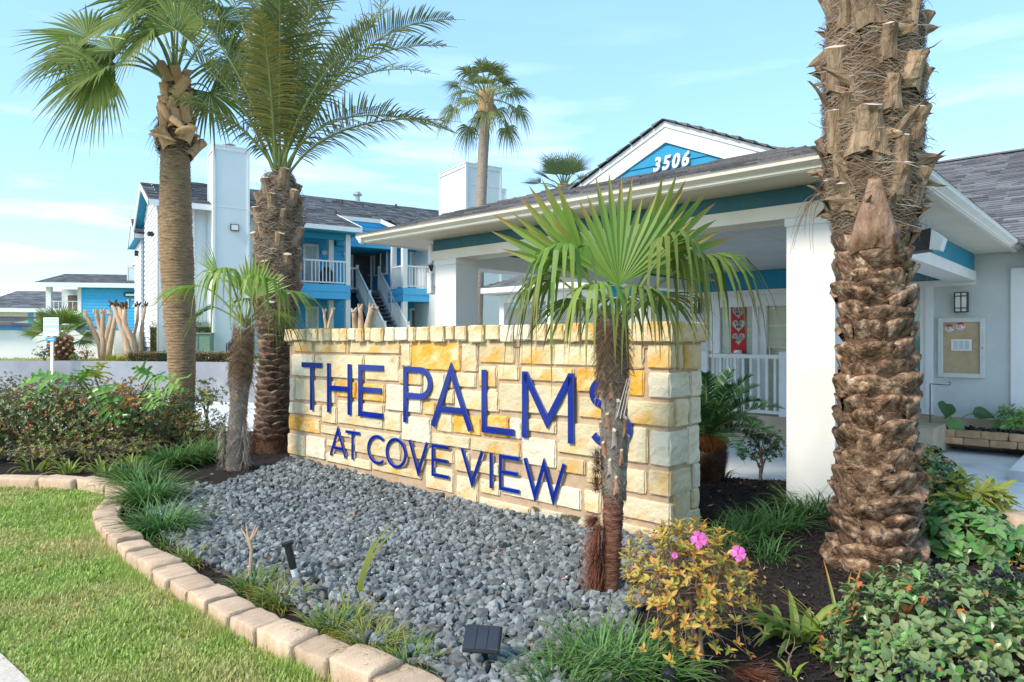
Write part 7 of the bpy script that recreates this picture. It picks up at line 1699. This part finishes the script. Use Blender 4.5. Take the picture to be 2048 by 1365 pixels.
for j in range(4):
    for i in range(6):
        a = 2 * math.pi * i / 6; th = math.pi * (j + .5) / 4; u_.append((.0075 * math.sin(th) * math.cos(a), .0075 * math.sin(th) * math.sin(a), .0075 * math.cos(th)))
mb = MB()
for _ in range(60):
    p, d, k = shell(rn, Vector((0, 0, .115)), .60, .56, .365, .1, .985)
    if d.y > .2: continue
    for _ in range(12):
        c = p + Vector((rn.gauss(0, .016), rn.gauss(0, .016), rn.gauss(0, .016))); mb.add([c + Vector(q) for q in u_], [(j * 6 + i, j * 6 + (i + 1) % 6, (j + 1) * 6 + (i + 1) % 6, (j + 1) * 6 + i) for j in range(3) for i in range(6)] + [tuple(range(6)), tuple(range(18, 24))])
o = mb.build('berries', BERRY, hw); o['kind'] = 'stuff'
# ------------------------------------------------------------------ plants right of the huge trunk
def bush(name, lab, cat, pos, rad, n, meshes, seed, per=(5, 7), cap=200, cz=None, tilt=.5, stems=60, r0=.015, ks=None, inner=.6, upw=.3, zmin=0.02, grp=None, twm=None, hang=0, low=-.25):
    rn = random.Random(seed); pos = Vector(pos); t_ = thing(name, lab, cat, pos, 0, grp); specs = []; tips = []; c = Vector((0, 0, cz if cz is not None else rad[2] * .6))
    for _ in range(n):
        p, d, k = shell(rn, c, rad[0], rad[1], rad[2], zmin, inner, low); tips.append(p); rosette(specs, p, d, rn, rn.randint(*per), .05, ks or list(range(len(meshes))), tilt, (.7, 1.2), upw, hang)
    mb = MB(); tw_ = tips[:stems]; rn.shuffle(tw_)
    for g_ in range(3): twig_tree(mb, Vector((rn.uniform(-.2, .2) * rad[0], rn.uniform(-.2, .2) * rad[1], 0)), tw_[g_::3] or [c], rn, r0)
    mb.build('branches', twm or TWIG, t_); place_leaves(t_, specs, meshes, cap=cap); return t_
RD = (.35, .95, 1.0, .65, .05); LB_ = [leaf_mesh(.08, .050, LF_HYD, cup=.2, curl=.3, prof=RD), leaf_mesh(.065, .042, LF_HYD, cup=.25, curl=.3, prof=RD), leaf_mesh(.065, .042, LF_HAW, cup=.25, prof=RD)]
bush('broadleaf_shrub', 'low mound of broad bright green leaves right of the huge trunk', 'shrub', (3.13, 4.72, 0), (.33, .32, .27), 300, LB_, 61, per=(3, 4), cap=300, cz=.12, hang=.45)
LR_ = [leaf_mesh(.055, .028, LF_DARK), leaf_mesh(.05, .026, LF_RED), leaf_mesh(.05, .026, LF_HAW)]
bush('red_tipped_shrub', 'dark rounded shrub with red tipped leaves behind the green mound', 'shrub', (3.42, 5.62, 0), (.25, .26, .33), 260, LR_, 62, per=(4, 5), cap=200, cz=.28, ks=[0, 0, 0, 1, 2])
LY_ = [leaf_mesh(.16, .045, LF_FERN, cup=.2, curl=.25), leaf_mesh(.12, .04, LF_FERN, cup=.2, curl=.2)]
bush('yellow_mahonia', 'yellow green lobed leaf shrub at the edge of the white paving', 'shrub', (3.60, 5.40, 0), (.28, .25, .22), 44, LY_, 63, per=(5, 8), cap=200, cz=.2, upw=.8)
bush('ground_ivy', 'low yellow brown groundcover at the far right border', 'plant', (3.42, 4.05, 0), (.40, .5, .10), 120, [leaf_mesh(.035, .02, LF_AZAG), leaf_mesh(.03, .018, LF_AZA), leaf_mesh(.03, .018, LF_BRUSH)], 64, cap=120, cz=.03, zmin=.01)
rk = thing('border_rock', 'small pinkish rock at the paving edge behind the green mound', 'rock', (3.82, 5.1, 0)); link('stone', rough_block('stone', .34, .26, .2, EDGE, 77, .03), rk)
# shrub between cycad and column
bush('small_dark_shrub', 'small open dark leaved shrub between the cycad and white column', 'shrub', G(1528, 968, .02), (.26, .24, .30), 110, [leaf_mesh(.035, .018, LF_DARK), leaf_mesh(.03, .016, LF_HAW)], 65, cap=150, cz=.32, ks=[0, 0, 0, 1], inner=.3, zmin=.08)
clump('liriope_clump', 'small strap clump at the base of the cycad', 'grass clump', G(1450, 962, 0), 26, .22, .014, LF_HYD, 220, LG, spread=.06)
# azalea side sprouts
clump('seedling', 'tiny green seedling in the mulch below the lime clump', 'plant', G(1580, 1350), 9, .09, .022, LF_LILY, 221, spread=.03, fold=.2)
tg = thing('dry_twig', 'bare thin twig with a few green leaves at the lower edge', 'twig', G(1575, 1345)); mb = MB(); twig_tree(mb, Vector((0, 0, 0)), [Vector((.03, 0, .16)), Vector((-.05, 0, .12)), Vector((.07, .02, .11)), Vector((0, -.03, .2))], rn, .005); mb.build('branches', TWIG, tg)
mb = MB(); mb.tube(bez(Vector((-.1, 0, .02)), Vector((-.02, -.03, .05)), Vector((.1, .02, .015)), 6), .004, 4)
rt_ = thing('white_root', 'thin white root lying on the mulch', 'root', G(1710, 1335)); mb.build('root', mat('pale_root', (.6, .56, .5), bump=0), rt_)

# ------------------------------------------------------------------ rose bushes and big leaved philodendrons on the left
LRO = [leaf_mesh(.045, .026, LF_ROSE), leaf_mesh(.040, .024, LF_ROSE, tip=.8), leaf_mesh(.038, .022, LF_RED), leaf_mesh(.042, .025, LF_HAW)]
RG = 'rose bushes in the left bed'
rose = [((-3.0, 0), (0, 0))]
ROS = [((-50, 925), (.55, .45, .42), .62, 'rose bush cut by the left border, reddish tips'), ((60, 920), (.55, .42, .42), .66, 'rose bush behind the straight edging, second from the border'), ((165, 918), (.52, .42, .40), .62, 'rose bush below the left big lobed leaf'),
       ((268, 905), (.50, .42, .38), .60, 'rose bush below the withered orange leaf'), ((338, 885), (.42, .4, .36), .60, 'rose bush with red hips in front of the tall smooth trunk'), ((5, 868), (.7, .5, .40), .72, 'rose bush further back at the left border'), ((130, 862), (.7, .5, .38), .72, 'rose bush further back below the yellow black stop'), ((245, 860), (.6, .5, .36), .66, 'rose bush further back, beneath the big leaf held before the trunk')]
for i, ((px, py), rad, cz, lb) in enumerate(ROS):
    p = G(px, py); t_ = bush('rose_bush', lb, 'rose bush', (p.x, p.y, 0), (rad[0], rad[1], rad[2] + .04), 760, LRO, 300 + i, per=(4, 6), cap=60, low=-.95, cz=cz - .20, ks=[0, 0, 1, 1, 2, 2, 3], inner=.15, upw=.2, zmin=.04, grp=RG, stems=120, r0=.022)
    r_ = random.Random(i + 900); mb = MB()
    for _ in range(14):
        q, d, k = shell(r_, Vector((0, 0, cz - .16)), rad[0], rad[1], rad[2], .3, .95)
        for __ in range(5): rock(mb, q + Vector((r_.gauss(0, .015), r_.gauss(0, .015), r_.gauss(0, .015))), .03, r_)
    o = mb.build('rose_hips', mat('orange_hip', (.50, .10, .05), (.55, .20, .08), island=.4, bump=0), t_); o['kind'] = 'stuff'
bush('wispy_shrub', 'thin yellow green shrub between the two left palm trunks', 'shrub', G(415, 872), (.35, .3, .36), 80, [leaf_mesh(.05, .025, LF_FERN), leaf_mesh(.045, .022, LF_AZAG), leaf_mesh(.04, .02, LF_ROSE)], 310, cap=80, cz=.55, inner=.35, zmin=.2)
LBR = [leaf_mesh(.04, .016, LF_BRUSH), leaf_mesh(.04, .016, LF_AZAG), leaf_mesh(.04, .018, LF_ROSE)]
for i, ((px, py), rad, lb) in enumerate((((345, 888), (.45, .4, .36), 'dry brown brush at the foot of the smooth palm trunk'), ((420, 895), (.38, .4, .36), 'dry brown brush behind the shaggy palm trunk'), ((240, 925), (.55, .35, .26), 'low dry brush under the roses'), ((100, 935), (.6, .3, .24), 'low reddish brush under the left roses'))):
    bush('dry_brush', lb, 'dry shrub', G(px, py), rad, 420 if i < 2 else 170, LBR, 320 + i, cap=30, cz=.16, inner=.15, grp='dry brush at the back of the left bed')
def lobed(parent, Hp, D, N, L_, m, rn, seed=0):
    """deeply cut philodendron blade: midrib with tapering lobes"""
    D = D.normalized(); S = D.cross(N).normalized(); N = S.cross(D); mb = MB(); n = 8
    for sg in (-1, 1):
        for i in range(n):
            u = (i + .5) / n; b = Hp + D * L_ * (u * .9 - .12) - Vector((0, 0, 1)) * L_ * .25 * u * u; ll = L_ * .55 * math.sin(math.pi * (.18 + .75 * u)) * rn.uniform(.85, 1.1); d = (S * sg * math.cos(.25 + 1.0 * u - .5) + D * math.sin(.25 + 1.0 * u - .5)).normalized(); w = L_ * .10 * rn.uniform(.7, 1.2); rz_ = rn.uniform(-.10, .14); t_ = d.cross(N); vs = []
            for k in range(5):
                v = k / 4; ww = w * (1.3, 1.1, .9, .7, .1)[k]; q = b + d * ll * v - Vector((0, 0, 1)) * ll * .3 * v * v + N * (.02 * math.sin(v * 9 + i) + rz_ * v); vs += [q - t_ * ww * .5, q - N * .004, q + t_ * ww * .5]
            mb.add(vs, [(k * 3 + j, k * 3 + j + 1, k * 3 + j + 4, k * 3 + j + 3) for k in range(4) for j in (0, 1)], 0, [.0] * 12 + [rn.uniform(0, .5)] * 3)
    return mb
def philo(lab, base, leaves, seed):
    rn = random.Random(seed); t_ = thing('philodendron', lab, 'plant', base, 0, 'big lobed plants among the roses')
    for (px, py, Y, D, L_, m) in leaves:
        Hp = P(px, py, Y) - base; mb = lobed(t_, Hp, Vector(D), Vector((rn.uniform(-.2, .2), -.22, 1)), L_, m, rn); o = mb.build('leaf', m, t_)
        mb = MB(); mb.tube(bez(Vector((0, 0, 0)), Vector((Hp.x * .4, Hp.y * .4, Hp.z * .75)), Hp, 8), [.016, .015, .014, .013, .012, .011, .010, .009, .008], 6); mb.build('petiole', LF_PET, t_)
ph1 = G(215, 880); ph1.z = 0; ph2 = G(262, 872); ph2.z = 0
philo('philodendron with wide glossy lobed leaves above the roses at the left', ph1, [(140, 752, 8.6, (-.9, -.3, .2), .62, LF_PHIL), (160, 758, 8.7, (.3, -.2, .3), .40, LF_PHIL), (188, 750, 8.9, (.5, -.3, .5), .42, LF_FERN), (205, 780, 8.6, (.6, -.2, -.7), .5, LF_PHIL), (100, 775, 8.6, (-1, -.2, -.2), .45, LF_PHIL)], 71)
philo('philodendron with one lobed leaf held in front of the smooth trunk', ph2, [(308, 752, 8.7, (-.4, -.2, .4), .38, LF_PHIL), (316, 752, 8.6, (.9, -.3, -.1), .52, LF_PHIL), (300, 785, 8.8, (.4, -.3, -.3), .36, LF_PHIL), (245, 775, 8.2, (.6, .1, -1), .26, LF_DEAD)], 72)

# ------------------------------------------------------------------ terrace shrubs, crepe myrtles, hedges
CG = 'pollarded crepe myrtles on the terrace'
def myrtle(lab, trunks, Y, seed, knob=.05, dark=False, loc=None, zb=None, rr=.05, grp=CG):
    rn = random.Random(seed); zb = .86 if zb is None else zb; px0 = trunks[0][0][0]; base = P(px0, 0, Y); base.z = zb; t_ = thing('crepe_myrtle', lab, 'tree', base, 0, grp)
    for pts in trunks:
        ps = [P(x, y, Y + rn.uniform(-.12, .12)) - base for x, y in pts]; 
        fine = []
        for a, b in zip(ps, ps[1:]): fine += [a, a.lerp(b, .5) + Vector((rn.gauss(0, .012), rn.gauss(0, .012), 0))]
        fine.append(ps[-1]); k = len(fine); mb = MB(); mb.tube(fine, [rr * (1.15 - .5 * i / k) for i in range(k)], 8, nz_=.2); mb.build('trunk', CREPE, t_, smooth=True)
        mb = MB(); e = ps[-1]
        for _ in range(9): a = rn.uniform(0, 6.28); mb.tube([e + Vector((rn.gauss(0, .02), rn.gauss(0, .02), -.04)), e + Vector((math.cos(a) * knob, math.sin(a) * knob * .7, rn.uniform(.0, knob * 1.6)))], [rr * .45, rr * .32], 5)
        mb.build('pruned_knob', TRUNKD if dark else CREPE, t_)
myrtle('pollarded tree with many pale trunks right of the notice sign', [[(205, 722), (200, 690), (178, 640), (170, 625)], [(207, 722), (206, 680), (196, 640), (193, 624)], [(208, 722), (210, 680), (206, 645), (205, 623)], [(212, 722), (214, 680), (222, 640), (218, 624)], [(215, 722), (222, 680), (230, 640), (232, 626)]], 19.6, 81, rr=.075)
myrtle('pollarded tree with thick curved trunks and dark knobs', [[(262, 724), (252, 680), (238, 640), (226, 612)], [(264, 724), (262, 690), (248, 640), (240, 615)], [(266, 724), (264, 680), (250, 650), (250, 615)]], 19.3, 82, dark=True, knob=.11, rr=.085)
myrtle('pollarded tree with two thin trunks against the blue corner', [[(274, 722), (268, 670), (275, 640), (276, 612)], [(280, 720), (282, 670), (286, 640), (290, 612)]], 19.9, 83, dark=True, knob=.10, rr=.05)
myrtle('pollarded stump cluster peeking over the sign below the stairs', [[(712, 700), (710, 650), (708, 622)], [(722, 700), (722, 650), (720, 616)], [(732, 700), (735, 650), (742, 616)], [(738, 700), (742, 650), (752, 622)]], 19.0, 84, knob=.07, rr=.085, zb=.5)
myrtle('small pollarded stump peeking over the sign by the blue wall', [[(650, 700), (652, 650), (649, 624)], [(655, 700), (658, 650), (666, 622)]], 19.5, 85, knob=.06, rr=.05, zb=.5)
LHG = [leaf_mesh(.07, .04, LF_HYD), leaf_mesh(.06, .035, LF_HAW), leaf_mesh(.06, .035, LF_DARK)]
def hedge(lab, px0, px1, pt, pb, Y, m, seed, dens=900, grp=None):
    rn = random.Random(seed); a, b = P(px0, pb, Y), P(px1, pb, Y); zt, zb = P(0, pt, Y).z, .86; t_ = thing('hedge', lab, 'hedge', ((a.x + b.x) / 2, Y, zb), 0, grp); w = (b.x - a.x) / 2; h_ = zt - zb; d_ = .45
    mb = MB()
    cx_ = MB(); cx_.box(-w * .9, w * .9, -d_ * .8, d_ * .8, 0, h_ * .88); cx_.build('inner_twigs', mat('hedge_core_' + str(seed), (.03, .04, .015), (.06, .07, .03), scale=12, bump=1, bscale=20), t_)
    for _ in range(dens):
        f = rn.random(); x = rn.uniform(-w, w)
        if f < .55: p = Vector((x, -d_ * rn.uniform(.85, 1.02), rn.uniform(0, h_)))
        elif f < .85: p = Vector((x, rn.uniform(-d_, d_), h_ * rn.uniform(.9, 1.03)))
        else: p = Vector((rn.choice([-w, w]) * rn.uniform(.92, 1.02), rn.uniform(-d_, d_), rn.uniform(0, h_)))
        d = Vector((rn.gauss(0, 1), rn.gauss(0, 1), rn.gauss(0, .7))).normalized(); S, U = ortho(d); L_ = rn.uniform(.03, .06)
        mb.add([p, p + d * L_ * .5 + S * L_ * .3, p + d * L_, p + d * L_ * .5 - S * L_ * .3], [(0, 1, 2, 3)], 0 if rn.random() < .8 else 1)
    o = mb.build('foliage', [m, LF_HAW], t_); o['kind'] = 'stuff'
hedge('clipped green box hedge left of the smooth palm trunk', 311, 345, 646, 706, 21.0, LF_ROSE, 91, 1500)
hedge('clipped green box hedge behind the green utility cabinet', 376, 452, 646, 706, 21.3, LF_ROSE, 92, 3600)
hedge('low brownish clipped hedge along the top of the grey wall', 378, 470, 705, 726, 18.4, LF_BRUSH, 93, 2600)
hedge('low reddish hedge strip beside the pollarded trees', 268, 330, 704, 724, 18.9, LF_BRUSH, 94, 1500)
for i, (px, lb) in enumerate(((232, 'yellow green grass tuft between the pollarded trees'),)):
    q = P(px, 722, 19.2); q.z = .86; t_ = thing('grass_tuft', lb, 'grass clump', q); mb = MB(); r_ = random.Random(i)
    for _ in range(260): a = r_.uniform(0, 6.28); r = .25 * math.sqrt(r_.random()); blade(mb, (math.cos(a) * r, math.sin(a) * r * .6, 0), a, r_.uniform(.15, .32), .02, .2, .9, .3, 3)
    mb.build('foliage', LF_FERN, t_)
for i, (px, py, lb, m, s_) in enumerate(((88, 720, 'sparse dark leaved sapling at the base of the notice sign', LF_DARK, .28), (172, 722, 'tiny reddish pruned bush left of the pollarded trees', LF_RED, .22), (152, 722, 'tiny thin weed near the squat palm', LF_ROSE, .14))):
    q = P(px, py, 19.0); q.z = .86; bush('small_terrace_plant', lb, 'shrub', q, (s_, s_, s_), 28, [leaf_mesh(.05, .025, m)], 400 + i, cap=0, cz=s_ * .9, inner=.3, r0=.02, stems=20)

# planter plants
q = FA.W(FA.L(1908, 860, 11.75)[0], 11.75, .19); ee = thing('elephant_ear', 'elephant ear plant with three broad green leaves in the tan block planter', 'plant', q)
rn = random.Random(95)
for (px, py, dx, dz, L_) in ((1892, 812, -.4, -.6, .30), (1907, 845, -.1, -1, .30), (1952, 826, .8, -.3, .26)):
    Hp = P(px, py, q.y - .15) - q; mb = MB(); D = Vector((dx, -.5, dz)).normalized(); S, U = ortho(D, Vector((0, -1, .6))); vs = []
    K = 7
    for i in range(K):
        u = i / (K - 1); ww = L_ * (.45, .78, .85, .74, .52, .28, .02)[i]; pc = Hp + D * L_ * (u - .15); vs += [pc - S * ww / 2 + U * .03, pc, pc + S * ww / 2 + U * .03]
    mb.add(vs, [(i * 3 + j, i * 3 + j + 1, i * 3 + j + 4, i * 3 + j + 3) for i in range(K - 1) for j in (0, 1)]); mb.build('leaf', LF_DARK if dz > -.7 else LF_HYD, ee)
    mb = MB(); mb.tube(bez(Vector((0, 0, 0)), Vector((Hp.x * .3, 0, Hp.z * .8)), Hp, 6), .008, 5); mb.build('stalk', LF_PET, ee)
q = FA.W(FA.L(2030, 875, 11.8)[0], 11.8, .19); bush('fern', 'green ferny plant at the right end of the planter', 'plant', q, (.28, .2, .22), 50, [leaf_mesh(.10, .03, LF_PHIL), leaf_mesh(.08, .025, LF_HYD)], 96, cap=60, cz=.16)
# shepherd hook
q = FA.W(FA.L(1860, 880, 11.3)[0], 11.3, 0); sh = thing('shepherd_hook', 'thin black garden hook standing before the planter', 'garden hook', q, FA.rot)
zt = P(0, 768, q.y).z; mb = MB(); mb.tube([(0, 0, 0), (0, 0, zt)], .007, 6); mb.tube([(0, 0, zt), (.22, 0, zt - .01), (.25, 0, zt + .0), (.25, 0, zt + .03), (.22, 0, zt + .035)], .006, 5); mb.build('rod', BLACK, sh)

# ------------------------------------------------------------------ small garden things
q = G(590, 1150, .05); lt = thing('stake_light', 'black tubular stake light tilted in the gravel', 'garden light', q); tl = P(575, 1086, q.y) - q
mb = MB(); d = (tl - Vector((0, 0, 0))); mb.tube([d * .2, d * .92], [.022, .025], 12); mb.build('body', BLACK, lt); mb = MB(); mb.tube([d * .93, d * 1.02], [.036, .038], 14); mb.build('cap', BLACK, lt); mb = MB(); mb.tube([d * -.1, d * .19], [.018, .022], 10); mb.build('lens', LIGHTW, lt)
q = G(500, 1150, .04); dt = thing('dead_twig', 'dead pale forked stump standing in the gravel edge', 'twig', q); mb = MB()
def pp(x, y): return P(x, y, q.y) - q
mb.tube([pp(500, 1150), pp(503, 1100), pp(498, 1078)], [.011, .010, .012], 7); 
for x, y in ((482, 1056), (512, 1050), (518, 1052), (492, 1048)): mb.tube([pp(499, 1082), pp((499 + x) / 2, 1070), pp(x, y)], [.009, .007, .003], 6)
mb.build('stem', CREPE, dt)
q = G(965, 1345); sl_ = thing('solar_light', 'tilted black solar panel light lying on the gravel', 'solar light', (q.x, q.y + .0, .15), R(-8))
mb = MB(); mb.box(-.085, .085, -.01, .01, -.065, .065, bev=.006); c_ = mb.build('panel_frame', BLACK, sl_, rot=(R(-52), 0, 0))
mb = MB(); 
mb.box(-.075, -.028, -.0135, -.0105, -.055, .055); pnl = mat('solar_cell', (.02, .022, .028), (.03, .032, .04), rough=.2, bump=0, spec=.6); mb.build('solar_cell', pnl, sl_, rot=(R(-52), 0, 0))
mb = MB(); mb.box(-.024, .024, -.0135, -.0105, -.055, .055); mb.build('solar_cell', pnl, sl_, rot=(R(-52), 0, 0)); mb = MB(); mb.box(.028, .075, -.0135, -.0105, -.055, .055); mb.build('solar_cell', pnl, sl_, rot=(R(-52), 0, 0))
mb = MB(); mb.tube([(0, .03, .0), (0, .06, -.12)], .015, 8); mb.build('stem', BLACK, sl_)
q = G(1337, 1400); gl = thing('garden_lamp', 'small ribbed black garden lamp beneath the azalea', 'garden light', (q.x, q.y, 0)); zc = P(0, 1352, q.y).z
mb = MB(); mb.tube([(0, 0, zc - .02), (0, 0, zc + .02), (0, 0, zc + .035)], [.034, .03, .012], 14); mb.tube([(0, 0, zc + .03), (0, 0, zc + .055)], [.008, .006], 8); mb.build('cap', BLACK, gl)
mb = MB(); mb.tube([(0, 0, zc - .065), (0, 0, zc - .02)], [.022, .026], 12); mb.build('lens', LIGHTW, gl)
mb = MB()
for i in range(8): a = i * math.pi / 4; mb.bar((math.cos(a) * .03, math.sin(a) * .03, zc - .07), (math.cos(a) * .034, math.sin(a) * .034, zc - .018), .005, .005)
mb.build('cage', BLACK, gl); mb = MB(); mb.tube([(0, 0, -.02), (0, 0, zc - .065)], .012, 8); mb.build('stake', BLACK, gl)
q = G(772, 590 + 590, 0); fl_ = thing('fibre_pad', 'fallen red brown palm fibre pad on the mulch beside the azalea', 'palm fibre', G(1500, 1352)); tuft(fl_, Vector((-.05, 0, .02)), Vector((.9, -.3, -.1)), 260, .16, FIBR, random.Random(5), .22, .0012, 'strands', .05)
